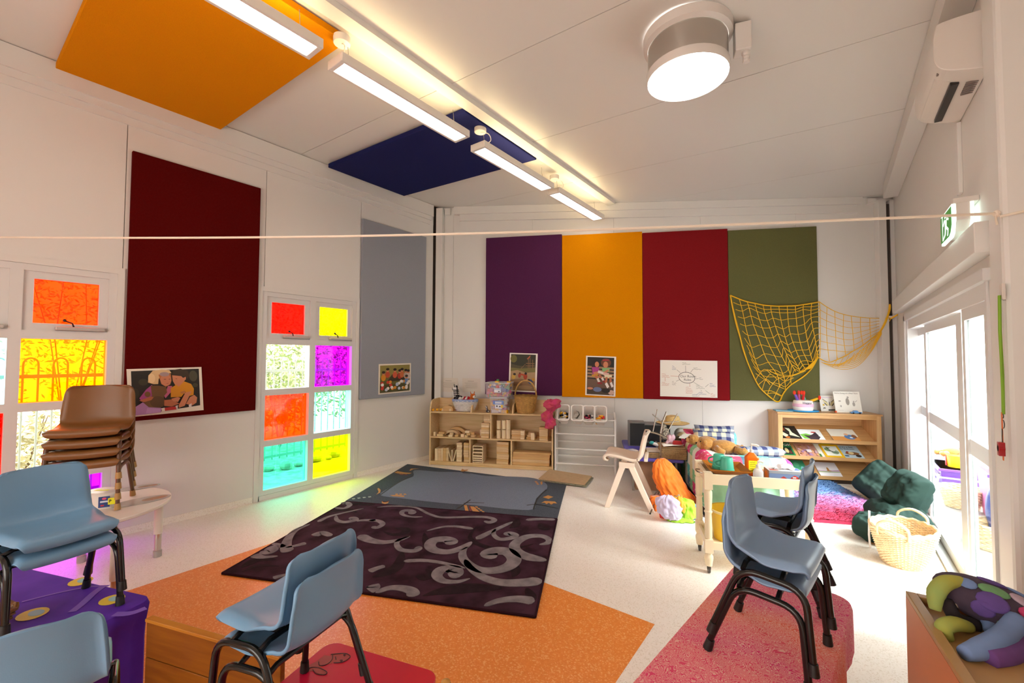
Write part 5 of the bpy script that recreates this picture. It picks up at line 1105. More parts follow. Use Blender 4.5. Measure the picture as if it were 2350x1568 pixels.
B().prism([(-.075, .0, 0), (.09, .0, 0), (.09, .05, .19), (-.075, .05, .19)], (0, .003, 0)).build('paper', flat('#e8e4dc'), t)
picture('print', t, (-.075, -.0006, 0), (.165, 0, 0), (0, .05, .19), (0, -1, .26), [('#d8ccd4', rec(.08, .84, .9, .92)), ('#d8cc9c', [(.2, .78), (.5, .6), (.62, .38), (.45, .34), (.3, .5)]), ('#d8cc9c', [(1, .74), (.76, .6), (.66, .38), (.82, .34), (.95, .5)]), ('#2c2820', bar(.2, .78, .5, .58, .03)), ('#2c2820', bar(.3, .52, .46, .36, .05)), ('#2c2820', bar(1, .74, .76, .58, .03)), ('#2c2820', bar(.95, .5, .8, .35, .05)), ('#201c18', ell(.64, .48, .025, .14)), ('#d8b020', ell(.22, .4, .07, .05)), ('#3c3830', [(.14, .12), (.2, .24), (.34, .22), (.3, .16), (.22, .18)]), ('#383430', bar(.5, .08, .95, .1, .08))])
t = thing('card', 'large white card with grey drawn figures standing on the bookcase', 'card', onK(1949, .13), TH+.03)
B().prism([(-.145, .0, 0), (.145, .0, 0), (.145, .06, .25), (-.145, .06, .25)], (0, .004, 0)).build('paper', flat('#ece8de'), t, bev=.001)
picture('print', t, (-.145, -.0006, 0), (.29, 0, 0), (0, .06, .25), (0, -1, .24), [('#9a948c', ell(.5, .52, .07, .17)), ('#a8a29a', ell(.53, .72, .04, .05)), ('#a8a29a', ell(.72, .4, .05, .1)), ('#b0aaa2', ell(.73, .53, .03, .03)), ('#b0aaa2', bar(.78, .5, .86, .58, .02)), ('#a8a29a', ell(.2, .54, .05, .03)), ('#b0aaa2', ell(.22, .3, .03, .05)), ('#b8b2aa', rec(.1, .1, .3, .11)), ('#b8b2aa', rec(.6, .1, .9, .11))])
lettering('title', "We're Going on a Bear Hunt", t, V((-.135, .052, .222)), V((1, 0, 0)), V((0, .23, 1)), .022, mat('title_grey', '#a8a098', .7), depth=.001)
t = thing('toy_car', 'small blue toy car on the bookcase before the white card', 'toy car', onK(1964, .02), TH)
m_tcar = mat('blue_car_paint', '#5a88b8', .25)
b = B(); b.prism([(-.055, -.018, .008), (.055, -.018, .008), (.055, -.018, .022), (.02, -.018, .026), (.01, -.018, .04), (-.02, -.018, .04), (-.03, -.018, .026), (-.055, -.018, .022)], (0, .036, 0)); b.build('body', m_tcar, t, bev=.002)
for x in (-.034, .034):
    for y in (-.021, .014): B().cyl((x, y, .010), (x, y+.007, .010), .010, n=12).build('wheel', m_zb, t)
o = B().box((0, 0, .011), (.018, .018, .022)).build('toy_brick', mat('orange_brick', '#d85820', .5), loc=onK(1918, .1), rot=(0, 0, TH)); tag(o, 'tiny orange brick between the two cards on the bookcase', 'toy')
# ================================================================ MIDDLE OF THE ROOM
def vp(px, py, P0):                                              # point on the upright plane through P0 that faces along the view
    n = V((fw.x, fw.y, 0)).normalized(); return hit(px, py, P0, n)
def hull(b, rows, P0, dr=.5, n=26, fold=0., nf=7, seed=1, org=None, floor_z=None, sub=3, crum=0.):
    """rounded closed body: each row gives its left and right reach and height; depth is a share of the width"""
    rn = random.Random(seed); ph = [rn.uniform(0, 6.28) for _ in range(5)]; F_ = V((fw.x, fw.y, 0)).normalized(); S_ = V((rt.x, rt.y, 0)).normalized()
    L_ = catmull([vp(a, y, P0) for a, c, y in rows], sub); R_ = catmull([vp(c, y, P0) for a, c, y in rows], sub); vs = []; N = len(L_); org = V(org) if org else V((0, 0, 0))
    for i in range(N):
        c = (L_[i]+R_[i])/2; w_ = max(.004, (R_[i]-L_[i]).dot(S_)/2)
        for k in range(n):
            a = 2*math.pi*k/n; f = 1+fold*(math.sin(nf*a+ph[0]+i*.18)*.6+math.sin(nf*1.7*a+ph[1]-i*.3)*.4)
            p = c+S_*(w_*math.cos(a)*f)+F_*(w_*dr*math.sin(a)*f)+V((0, 0, fold*.05*math.sin(a*5+i*.5+ph[2])))
            if crum:
                e_ = S_*math.cos(a)+F_*math.sin(a); q_ = p+V((seed*3.1, seed*1.7, 0))
                p = p+e_*crum*(MN.noise(q_*11)*1.3+MN.noise(q_*27)*.8+.5*abs(MN.noise(V((q_.x*60, q_.y*60, q_.z*9)))))+V((0, 0, crum*.5*MN.noise(q_*17)))
            if floor_z is not None: p.z = max(p.z, floor_z)
            vs.append(p-org)
    fs = [(i*n+k, i*n+(k+1) % n, (i+1)*n+(k+1) % n, (i+1)*n+k) for i in range(N-1) for k in range(n)]+[tuple(range(n-1, -1, -1)), tuple(range((N-1)*n, N*n))]
    return b.add(vs, fs)
def pillow(b, w_, h, d, M=None, pinch=.12, n=16, wr=.0, slump=False):
    def f(sg):
        def fn(u, v):
            x, y = u*2-1, v*2-1; e = max(0, (1-x**4)*(1-y**4))**.5
            px_, py_ = x*(1-pinch*(1-abs(y))**1.5*0-pinch*(y*y-1)*-1*0), y
            k = 1-pinch*(1-y*y)*abs(x)**3*.6; k2 = 1-pinch*(1-x*x)*abs(y)**3*.6
            z = sg*d/2*e*(1+wr*math.sin(7*x+3*y)*math.sin(5*y-2*x))
            if slump:
                q = V((x*3+w_*40, y*3+h*17, sg)); z += e*.018*(MN.noise(q)+.6*MN.noise(q*2.6)); c = max(0, x*x*y*y); k *= 1-.20*c; k2 *= 1-.20*c; z += .05*(x*y)*e
                cre = MN.noise(V((x*1.3+w_*9, y*6, 3.))); z += sg*e*.010*cre
            return (x*w_/2*k, y*h/2*k2, z)
        return fn
    if M is not None: b.T = M
    b.grid(f(1), n, n); b.grid(f(-1), n, n); b.T = None; return b
Ps = bw(s0+W_-.02, T0-.05)
zq_ = vp(1260, 984, Ps).z; o = hull(B(), [(1258, 1276, 917), (1251, 1284, 923), (1250, 1284, 932), (1256, 1274, 941), (1246, 1268, 951), (1244, 1274, 962), (1251, 1273, 972), (1256, 1268, 980), (1259, 1264, 985)], Ps, .45, 60, .10, 8, 5, V((Ps.x, Ps.y, zq_)), sub=8, crum=.035).build('scarf', mat('pink_scarf', '#d03c74', .85, noise=1, col2='#b8484c', scale=14, bump=.3), loc=(Ps.x, Ps.y, zq_), smooth=True)
tag(o, 'crumpled pink scarf hung over the right end of the block shelf', 'scarf')
# ---- white plastic chair
m_wpc = mat('cream_plastic', '#e4d2bf', .45)
pf, pbk = fl(1394, 1164), fl(1496, 1176); pf2 = fl(1397, 1136); d_ = (pf-pbk); rzW = math.atan2(d_.y, d_.x); side = V((math.sin(rzW), -math.cos(rzW), 0)); 
cW = (pf+pbk)/2+side*.20
if (cW-CAM).length < ((pf+pbk)/2-CAM).length: cW = (pf+pbk)/2-side*.20; 
t = thing('plastic_chair', 'cream moulded plastic chair with splayed A legs, facing the block shelf', 'chair', (cW.x, cW.y, 0), rzW)
prof = catmull([(.222, 0, .458), (.230, 0, .474), (.205, 0, .487), (.10, 0, .476), (-.0, 0, .455), (-.07, 0, .455), (-.12, 0, .485), (-.145, 0, .55), (-.16, 0, .63), (-.178, 0, .70), (-.20, 0, .745)], 4)
def wsh(u, v):
    i = u*(len(prof)-1); p = prof[int(round(i))]; vv = v*2-1; e = min(u, 1-u); W = .19*(1-.35*max(0, (.06-e)/.06)**2); z = p.z; x = p.x
    if u > .55: x += .025*vv*vv; 
    else: z += .012*abs(vv)**3
    return (x, vv*W, z)
B().grid(wsh, len(prof)-1, 14, .028).build('shell', m_wpc, t, smooth=True)
for sy in (-1, 1):
    y0 = sy*.2; yt = sy*.165
    for fx, tx, nm in ((.215, .065, 'leg'), (-.215, -.02, 'leg')):
        b = B(); w_ = .026
        b.hexa([(fx-w_, y0-.018, 0), (fx+w_, y0-.018, 0), (fx+w_, y0+.018, 0), (fx-w_, y0+.018, 0)], [(tx-w_*1.2, yt-.02, .41), (tx+w_*1.2, yt-.02, .41), (tx+w_*1.2, yt+.02, .41), (tx-w_*1.2, yt+.02, .41)]); b.build(nm, m_wpc, t, bev=.004)
    B().bx(-.05, .10, yt-.02, yt+.02, .395, .45).build('leg_bracket', m_wpc, t, bev=.004)
B().bx(-.175, -.14, -.17, .17, .47, .50).build('back_rib', m_wpc, t, bev=.006)
# ---- purple side table with the music corner
m_ptab = mat('violet_table', '#5a4eac', .35); P0s, P0t = .345, 4.95
tP = thing('violet_table', 'violet topped table with grey legs against the far wall', 'table', bw(P0s, P0t), TH)
PW, PL_ = .60, 1.08
B().prism([(x, y, .348) for x, y in rrect(0, PW, 0, PL_, .04)], (0, 0, .032)).build('tabletop', m_ptab, tP, bev=.008)
for x in (.07, PW-.07):
    for y in (.1, PL_-.1): B().cyl((x, y, 0), (x, y, .348), .013, n=10).build('leg', m_gleg, tP, smooth='auto')
zT = .38
m_spk = mat('speaker_black', '#131313', .6); m_spg = mat('speaker_grey', '#6a6866', .4); m_straw = mat('straw', '#d8b878', .75, noise=.2, scale=50, bump=.2); m_seag = mat('seagrass', '#a8855a', .8, noise=.35, scale=70, bump=.5)
def onP(px, py, dz=0): p = fl(px, py, zT+dz); return p
t = thing('loudspeaker', 'black loudspeaker with grey casing at the left of the violet table', 'loudspeaker', bw(st(wb(1443, 990, 5.6))[0]+.10, 5.62, zT+.001), TH)
B().bx(-.10, .10, 0, .18, 0, .30).build('cabinet', m_spg, t, bev=.005); B().bx(-.084, .092, -.006, -.0005, .01, .285).build('grille', m_spk, t, bev=.004)
t = thing('stereo', 'black stereo unit beside the loudspeaker, partly behind the music stand', 'stereo', bw(st(wb(1500, 990, 5.6))[0]+.03, 5.62, zT+.001), TH)
B().bx(-.17, .17, 0, .24, 0, .265).build('case', m_spk, t, bev=.006); B().bx(-.172, .172, -.002, .242, .2655, .277).build('lid', m_spg, t, bev=.003)
for x in (-.1, .0, .1): B().cyl((x, -.012, .06), (x, -.0, .06), .014, n=12).build('knob', m_spg, t)
hp = bw(st(wb(1545, 975, 5.7))[0], 5.74, zT+.280); t = thing('straw_hat', 'wide brimmed straw hat lying on top of the stereo', 'hat', hp, TH)
B().lathe([(.09, .006), (.17, .0), (.2, .012), (.17, .008), (.092, .014)], 30, (.0, 0, 0)).build('brim', m_straw, t, smooth='auto'); B().lathe([(.092, .006), (.09, .06), (.075, .095), (.04, .105), (0, .1)], 26).build('crown', m_straw, t, smooth='auto'); B().lathe([(.0935, .012), (.0935, .035)], 26, cap=False).build('hat_band', mat('hat_band', '#b89a68', .8), t)
def basket_box(name, label, pos, w_, d_, h, rz, lid=True):
    t = thing(name, label, 'basket', pos, rz); b = B()
    for i in range(int(h/.014)):
        z = .008+i*.014; b.tube([(x*(1+.01*((i) % 2)), y*(1+.01*((i) % 2)), z) for x, y in rrect(-w_/2, w_/2, -d_/2, d_/2, .015, 3)], .0085, 6, closed=True)
    b.bx(-w_/2+.004, w_/2-.004, -d_/2+.004, d_/2-.004, 0, h-.005); b.build('basket_weave', m_seag, t)
    if lid: B().box((-.01, .02, h+.012), (w_*1.02, d_*1.02, .016), Matrix.Rotation(.06, 3, 'X')).build('lid', mat('card_lid', '#b08e62', .8, noise=.2, scale=40), t, bev=.003)
    return t
s_of = lambda px, py, z: st(fl(px, py, z))
a1 = s_of(1545, 1056, zT); basket_box('seagrass_basket', 'square seagrass basket with a card lid at the right of the violet table', bw(a1[0]+.01, 5.07, zT+.001), .26, .2, .115, TH)
a2 = s_of(1499, 1046, zT); basket_box('seagrass_tray', 'flat seagrass tray of papers in the middle of the violet table', bw(a2[0], 5.10, zT+.001), .18, .2, .06, TH, False)
b = B()
for k in range(4): b.box((.004*k, .005*k, .006+.004*k), (.15, .16, .003), Matrix.Rotation(.05*k-.05, 3, 'Z'))
o = b.build('paper_stack', flat('#ddd6ca'), loc=bw(a2[0], 5.10, zT+.058), rot=(0, 0, TH)); tag(o, 'loose papers lying in the flat seagrass tray', 'papers')
b = B().grid(lambda u, v: ((u-.5)*.22, (v-.5)*.12, .008+.02*math.sin(u*4+v*3)*math.sin(v*3)+.02*u), 14, 8, .002); o = b.build('paper_sheet', flat('#e6e0d6'), loc=bw(a1[0]-.01, 5.00, zT+.142), rot=(0, 0, TH+.2), smooth=True); tag(o, 'curled white paper on the lid of the square seagrass basket', 'paper')
m_bcl = mat('blue_lace_cloth', '#8d98bc', .85, noise=1, col2='#d6c8bc', scale=14)
def bcl(u, v):
    x = u*.26-.02; y = v*.34; z = .012+.012*math.sin(9*u+6*v)+.008*math.sin(17*v)
    if x < .0: z -= (-x)*4
    if v < .25: y += 0; z -= max(0, (.12-v))*.9*(1-u)
    return (x, y, z)
b = B().grid(bcl, 24, 28, .003); c0 = bw(.37, 5.0, zT+.006); o = b.build('lace_cloth', m_bcl, loc=c0, rot=(0, 0, TH), smooth=True); tag(o, 'blue and cream lace cloth spread on the left end of the violet table', 'cloth')
m_pkb = mat('pink_satin', '#d8b0bc', .5); m_leo = mat('leopard_scarf', '#b8aa94', .85, noise=1, col2='#2c2620', scale=55); m_brn = mat('olive_felt', '#463c28', .9)
def lump(name, rows, P0, mm, label, cat, dr=.5, fold=.1, nf=6, seed=1):
    z = min(vp(r_[0], r_[2], P0).z for r_ in rows); c = V((P0.x, P0.y, z)); o = hull(B(), rows, P0, dr, 22, fold, nf, seed, c).build(name, mm, loc=c, smooth=True); tag(o, label, cat); return o
Pq = bw(a1[0], 5.08, 0)
lump('hair_bow', [(1534, 1546, 999), (1530, 1549, 1005), (1532, 1546, 1010), (1527, 1549, 1016), (1534, 1542, 1021)], Pq, m_pkb, 'pale pink satin bow on the seagrass basket', 'bow', .5, .25, 5, 2)
lump('leopard_scarf', [(1522, 1526, 973), (1517, 1530, 980), (1515, 1535, 992), (1514, 1536, 1004), (1518, 1532, 1010)], bw(a1[0]-.03, 5.5, 0), m_leo, 'spotted scarf bundled behind the music stand', 'scarf', .5, .15, 7, 3)
lump('felt_bag', [(1552, 1558, 1001), (1549, 1562, 1006), (1549, 1563, 1014), (1551, 1561, 1019)], bw(a1[0]+.05, 5.2, 0), m_brn, 'small dark olive bag at the back of the seagrass basket', 'bag', .6, .1, 4, 4)
o = B().prism([(-.045, 0, 0), (.045, 0, 0), (.05, 0, .025), (.04, 0, .055), (-.04, 0, .055), (-.05, 0, .025)], (0, .04, 0)).build('red_purse', mat('red_leather', '#a81418', .4), loc=bw(s_of(1556, 1026, .52)[0], 5.0, zT+.145), rot=(0, 0, TH), bev=.008); tag(o, 'small red purse on the right of the seagrass basket lid', 'purse')
t = thing('soft_bird', 'white and turquoise toy bird in front of the stereo', 'toy', bw(s_of(1505, 1020, zT)[0]-.05, 5.3, zT+.06), TH)
b = B(); b.ball((0, 0, .03), (.075, .03, .022), 12, 8, lambda p: V((p.x, p.y, p.z+p.x*-.3))); b.build('body', m_zw, t, smooth=True); B().ball((-.06, 0, .052), (.03, .026, .02), 10, 7).build('head', mat('turquoise', '#3ca8a8', .7), t, smooth=True); B().cyl((.0, 0, -.0595), (0, 0, .02), .006, n=8).build('stem', m_zw, t)
# cartons and dark crate under the table
o = B().bx(-.16, .16, -.12, .12, 0, .32).build('carton', mat('carton', '#b08868', .7, noise=.15, scale=12), loc=bw(.60, 5.2, .001), rot=(0, 0, TH), bev=.003); tag(o, 'plain brown carton under the violet table, behind the cream chair', 'box')
o = B().bx(-.06, .06, -.2, .2, 0, .33).build('black_crate', mat('black_crate', '#161616', .5), loc=bw(.86, 5.25, .001), rot=(0, 0, TH), bev=.004); tag(o, 'black crate under the right end of the violet table', 'crate')
# ---- music stand
m_chr = mat('stand_metal', '#8d8378', .25, .9); S0 = fl(1514, 1158)
t = thing('music_stand', 'folding metal music stand with open arms, beside the cream chair', 'music stand', (S0.x, S0.y, 0))
k8 = lambda x, y: vp(1420+x/8.709, 930+y/8.709, S0)-V((S0.x, S0.y, 0))
po = k8(835, 1000); b = B(); b.tube([V((po.x, po.y, .14)), k8(838, 960)], .011, 8); b.tube([k8(838, 960), k8(832, 560)], .008, 8); b.build('pole', m_chr, t, smooth='auto')
B().cyl(V((po.x, po.y, .13)), V((po.x, po.y, .19)), .018, n=12).build('clamp', m_chr, t)
for p in (fl(1492, 1181), fl(1491, 1148), fl(1548, 1160)):
    p = p-V((S0.x, S0.y, 0)); B().tube([V((po.x, po.y, .17)), V((p.x, p.y, .006))], .006, 6).build('leg', m_chr, t); B().ball((p.x, p.y, .008), .008, 8, 6).build('foot', m_rub, t)
for p, q in (((770, 85), (680, 545)), ((675, 185), (870, 350)), ((870, 350), (1200, 325)), ((1175, 170), (920, 625))): B().tube([k8(*p), k8(*q)], .0055, 6).build('desk_arm', m_chr, t)
B().tube([k8(955, 135), k8(870, 350), k8(832, 560)], .0085, 6).build('desk_spine', m_chr, t); B().tube(catmull([k8(540, 525), k8(680, 545), k8(820, 590), k8(965, 662)], 3), .010, 6).build('desk_ledge', m_chr, t)
# ---- scarves hung on it and heaped on the floor
def sheer(n, c, a): return mat('sheer_'+n, c, .7, alpha=a, noise=.18, scale=10, sheen=.3)
so_, sl, sg, sb, sr, sy_ = sheer('orange', '#f87c06', .94), sheer('lilac', '#cfc4e0', .85), sheer('lime', '#a6e02a', .88), sheer('blue', '#3f9cd0', .9), sheer('red', '#d01820', .92), sheer('yellow', '#f2a814', .9)
S1 = V((S0.x, S0.y, 0))-V((fw.x, fw.y, 0))*.16
def scarf(rows, P0, m_, label, dr=.45, fold=.16, nf=9, seed=1, cr_=.02):
    z = max(.002, min(vp(r_[0], r_[2], P0).z for r_ in rows)); c = V((P0.x, P0.y, .002)); o = hull(B(), rows, P0, dr, 72, fold*.7, nf, seed, c, floor_z=.003, sub=8, crum=cr_).build('sheer_scarf', m_, loc=c, smooth=True); tag(o, label, 'scarf', 'sheer scarves on the music stand'); return o
scarf([(1513, 1523, 1053), (1503, 1533, 1060), (1499, 1550, 1075), (1500, 1560, 1092), (1506, 1570, 1110), (1515, 1582, 1128), (1528, 1592, 1144), (1556, 1600, 1158), (1590, 1602, 1166)], S1, so_, 'bright orange sheer scarf hung on the music stand', .4, .16, 13, 1, .010)
scarf([(1498, 1530, 1138), (1493, 1530, 1150), (1494, 1528, 1164), (1500, 1520, 1176), (1503, 1512, 1182)], S1, so_, 'orange sheer scarf end touching the floor by the stand leg', .5, .12, 7, 2)
S2 = S1-V((fw.x, fw.y, 0))*.30
scarf([(1524, 1540, 1137), (1510, 1552, 1146), (1506, 1560, 1160), (1512, 1562, 1174), (1522, 1562, 1186), (1534, 1556, 1192)], S2, sl, 'pale lilac sheer scarf crumpled on the heap', .6, .14, 11, 3)
scarf([(1545, 1566, 1138), (1542, 1568, 1148), (1550, 1572, 1162), (1556, 1570, 1176)], S2, sy_, 'yellow sheer scarf in the middle of the heap', .5, .2, 9, 4)
S3 = S1-V((fw.x, fw.y, 0))*.24
scarf([(1558, 1572, 1142), (1560, 1590, 1154), (1565, 1597, 1170), (1564, 1598, 1186), (1570, 1594, 1190)], S3, sg, 'lime green sheer scarf on the heap', .5, .14, 9, 5)
scarf([(1575, 1602, 1160), (1562, 1604, 1176), (1558, 1606, 1190), (1560, 1606, 1200), (1568, 1604, 1206)], S3+V((fw.x, fw.y, 0))*.06, sb, 'bright blue sheer scarf at the trolley side of the heap', .6, .1, 9, 6)
scarf([(1532, 1580, 1190), (1530, 1590, 1197), (1540, 1592, 1203), (1560, 1586, 1208)], S2+V((fw.x, fw.y, 0))*.02, sg, 'lime green sheer scarf edge lying lowest on the floor', .5, .1, 9, 7)
scarf([(1512, 1524, 1174), (1512, 1530, 1182), (1518, 1530, 1190)], S2+V((fw.x, fw.y, 0))*.05, sr, 'dark red sheer scarf corner under the lilac one', .6, .15, 7, 8)
# ---- sofa in a patchwork cover
m_pw_ = bpy.data.materials.new('patchwork'); m_pw_.use_nodes = True; nt = m_pw_.node_tree; pb_ = nt.nodes['Principled BSDF']; pb_.inputs['Roughness'].default_value = .9
tc = nt.nodes.new('ShaderNodeTexCoord'); mp = nt.nodes.new('ShaderNodeMapping'); mp.inputs['Location'].default_value = (.031, .043, .027); nt.links.new(tc.outputs['Object'], mp.inputs[0])
sn = nt.nodes.new('ShaderNodeVectorMath'); sn.operation = 'SNAP'; sn.inputs[1].default_value = (.125, .125, .125); nt.links.new(mp.outputs[0], sn.inputs[0])
wn_ = nt.nodes.new('ShaderNodeTexWhiteNoise'); nt.links.new(sn.outputs[0], wn_.inputs['Vector'])
cr = nt.nodes.new('ShaderNodeValToRGB'); cr.color_ramp.interpolation = 'CONSTANT'; e = cr.color_ramp.elements; e[0].color = hx('#d83c7c'); e[0].position = 0; e[1].color = hx('#e8e4da'); e[1].position = .17
for p, c in ((.34, '#4f7286'), (.46, '#8cc496'), (.58, '#e2ddd0'), (.68, '#66c0bc'), (.8, '#d84c6c'), (.88, '#e4d8a8')): x = e.new(p); x.color = hx(c)
nt.links.new(wn_.outputs['Value'], cr.inputs[0])
fr_ = nt.nodes.new('ShaderNodeVectorMath'); fr_.operation = 'SUBTRACT'; nt.links.new(mp.outputs[0], fr_.inputs[0]); nt.links.new(sn.outputs[0], fr_.inputs[1])
vo = nt.nodes.new('ShaderNodeTexVoronoi'); vo.feature = 'F1'; vo.distance = 'CHEBYCHEV'; vo.inputs['Scale'].default_value = 26; vo.inputs['Randomness'].default_value = .5; nt.links.new(fr_.outputs[0], vo.inputs['Vector'])
gt = nt.nodes.new('ShaderNodeMath'); gt.operation = 'GREATER_THAN'; gt.inputs[1].default_value = .56; nt.links.new(vo.outputs['Distance'], gt.inputs[0])
mx = nt.nodes.new('ShaderNodeMix'); mx.data_type = 'RGBA'; nt.links.new(gt.outputs[0], mx.inputs[0]); nt.links.new(cr.outputs[0], mx.inputs[6]); mx.inputs[7].default_value = hx('#ece8dc'); nt.links.new(mx.outputs[2], pb_.inputs['Base Color'])
tF = thing('sofa', 'small low sofa under a pastel patchwork cover, behind the trolley', 'sofa', bw(.985, 4.31), TH)
def rbox(b, x0, x1, y0, y1, z0, z1): return b.bx(x0, x1, y0, y1, z0, z1)
B().bx(0, .20, 0, 1.58, .05, .575).build('backrest', m_pw_, tF, bev=.08, seg=6, smooth=False)
B().bx(.0, .79, 0, .21, .05, .57).build('armrest', m_pw_, tF, bev=.08, seg=6); B().bx(.0, .72, 1.37, 1.58, .05, .60).build('armrest', m_pw_, tF, bev=.08, seg=6)
B().bx(.15, .78, .15, 1.42, .06, .30).build('seat', m_pw_, tF, bev=.04, seg=4)
B().bx(.02, .76, .02, 1.55, 0.0, .055).build('plinth', m_blk, tF)
for o in tF.children:
    for p in o.data.polygons: p.use_smooth = True
# gingham cushions
m_gin = bpy.data.materials.new('navy_gingham'); m_gin.use_nodes = True; nt = m_gin.node_tree; pb_ = nt.nodes['Principled BSDF']; pb_.inputs['Roughness'].default_value = .9
tc = nt.nodes.new('ShaderNodeTexCoord'); sp = nt.nodes.new('ShaderNodeSeparateXYZ'); nt.links.new(tc.outputs['Object'], sp.inputs[0]); outs = []
for ax in (0, 1):
    ml = nt.nodes.new('ShaderNodeMath'); ml.operation = 'PINGPONG'; ml.inputs[1].default_value = .05; nt.links.new(sp.outputs[ax], ml.inputs[0])
    g2 = nt.nodes.new('ShaderNodeMath'); g2.operation = 'GREATER_THAN'; g2.inputs[1].default_value = .025; nt.links.new(ml.outputs[0], g2.inputs[0]); outs.append(g2)
ad = nt.nodes.new('ShaderNodeMath'); ad.operation = 'ADD'; nt.links.new(outs[0].outputs[0], ad.inputs[0]); nt.links.new(outs[1].outputs[0], ad.inputs[1])
dv = nt.nodes.new('ShaderNodeMath'); dv.operation = 'MULTIPLY'; dv.inputs[1].default_value = .5; nt.links.new(ad.outputs[0], dv.inputs[0])
cr = nt.nodes.new('ShaderNodeValToRGB'); cr.color_ramp.interpolation = 'CONSTANT'; e = cr.color_ramp.elements; e[0].color = hx('#dccfae'); e[0].position = 0; e[1].color = hx('#7e8494'); e[1].position = .4; x = e.new(.8); x.color = hx('#2c3260')
nt.links.new(dv.outputs[0], cr.inputs[0]); nt.links.new(cr.outputs[0], pb_.inputs['Base Color'])
def cushion(loc, rx, rz, label, w_=.42, h=.40, d=.15):
    o = pillow(B(), w_, h, d, None, .12, 16).build('cushion', m_gin, loc=loc, rot=(rx, 0, rz), smooth=True); tag(o, label, 'cushion', 'gingham cushions on the sofa'); return o
cushion(bw(1.42, 5.60, .50), R(72), TH, 'navy and cream gingham cushion against the far arm of the sofa', .46, .36, .14)
cushion(bw(1.38, 5.48, .47), R(62), TH-.12, 'navy and cream gingham cushion leaning on the other one, behind the teddies', .46, .34, .14)
cushion(bw(1.55, 4.78, .53), R(-14), TH+.2, 'navy and cream gingham cushion lying flat behind the near arm of the sofa', .52, .4, .13)
# teddies
m_ted = mat('teddy_fur', '#b8823c', .95, noise=.3, scale=70, bump=.5, sheen=.3); m_tedp = mat('teddy_muzzle', '#d0a070', .95, noise=.15, scale=70)
def teddy(loc, rz, label, k=1.):
    t = thing('teddy', label, 'soft toy', loc, rz)
    def S(b): b.v = [tuple(V(p)*k) for p in b.v]; return b
    b = B(); b.ball((.12, 0, .06), (.13, .085, .07), 14, 10); b.ball((-.035, 0, .075), (.075, .07, .068), 14, 10); b.ball((-.05, .062, .10), (.024, .02, .028), 8, 6); b.ball((-.05, -.062, .10), (.024, .02, .028), 8, 6)
    for s_ in (-1, 1): b.tube([(.05, .07*s_, .06), (.08, .11*s_, .04), (.12, .13*s_, .03)], [.03, .03, .024], 9); b.tube([(.22, .05*s_, .05), (.29, .07*s_, .035), (.32, .075*s_, .06)], [.038, .036, .03], 9)
    S(b).build('body', m_ted, t, smooth=True); S(B().ball((-.09, 0, .07), (.035, .045, .038), 12, 8)).build('muzzle', m_tedp, t, smooth=True)
    b = B(); b.ball((-.085, .034, .105), .009, 8, 6); b.ball((-.085, -.034, .105), .009, 8, 6); b.ball((-.122, 0, .082), (.011, .014, .01), 8, 6); S(b).build('eyes_and_nose', m_zb, t); return t
teddy(bw(1.06, 4.92, .55), TH+1.35-1.5, 'tan teddy lying on the sofa back, farther from the trolley', .85); teddy(bw(1.13, 4.66, .545), TH-.15, 'tan teddy lying on the sofa back, nearer to the trolley', 1.0)
# open book on the sofa back
t = thing('magazine', 'open magazine lying on the back of the sofa', 'magazine', bw(1.06, 5.22, .579), TH+1.2)
for s_ in (-1, 1): B().grid(lambda u, v: (s_*(.002+.13*u), (v-.5)*.2, .006+.012*math.sin(u*3.0)), 8, 3, .004).build('page', flat('#d8d8d0'), t)
# ---- tea trolley
m_cr = mat('cream_paint', '#e2d2b2', .4); P1, P2 = fl(1627, 1315), fl(1608, 1264); rzT2 = TH-R(3); xv, yv = V((math.cos(rzT2), math.sin(rzT2), 0)), V((-math.sin(rzT2), math.cos(rzT2), 0))
TL, TWd = .62, .35; tT = thing('tea_trolley', 'cream tea trolley on castors with turned legs, tray top and lower shelf', 'trolley', (P1.x, P1.y, 0), rzT2)
prof = [(0, .05), (.018, .052), (.020, .07), (.024, .10), (.024, .115), (.016, .135), (.016, .14), (.022, .145)]
prof2 = [(.022, .235), (.016, .24), (.02, .25), (.019, .36), (.017, .41), (.022, .42), (.022, .425), (.017, .432), (.019, .45), (.022, .52), (.022, .56), (.016, .575), (.022, .58)]
for x in (0, TL):
    for y in (0, TWd):
        b = B(); b.lathe([(r*1.25, z) for r, z in prof], 14, (x, y, 0)); b.lathe([(r*1.25, z) for r, z in prof2], 14, (x, y, 0)); b.bx(x-.027, x+.027, y-.027, y+.027, .145, .235); b.bx(x-.027, x+.027, y-.027, y+.027, .58, .695)
        lg = b.build('leg', m_cr, tT, smooth='auto'); c = B(); c.cyl((x-.008, y+.004, .026), (x+.008, y+.004, .026), .026, n=16); c.bx(x-.012, x+.012, y-.006, y+.006, .026, .052); c.build('castor', mat('castor_metal', '#56524e', .35, .6), lg, smooth='auto')
for z0, z1 in ((.612, .682), (.165, .215)):
    B().bx(.023, TL-.023, -.012, .008, z0, z1).build('rail', m_cr, tT, bev=.002); B().bx(.023, TL-.023, TWd-.008, TWd+.012, z0, z1).build('rail', m_cr, tT, bev=.002)
    B().bx(-.012, .008, .023, TWd-.023, z0, z1).build('rail', m_cr, tT, bev=.002); B().bx(TL-.008, TL+.012, .023, TWd-.023, z0, z1).build('rail', m_cr, tT, bev=.002)
    B().bx(.008, TL-.008, .008, TWd-.008, z0+.01, z0+.022).build('shelf', m_cr, tT)
for s_ in (0,): B().tube(catmull([(-.014, .12, .655), (-.045, .14, .66), (-.045, .21, .66), (-.014, .23, .655)], 4), .005, 6).build('handle', m_chr, tT)
zS = .612+.0225
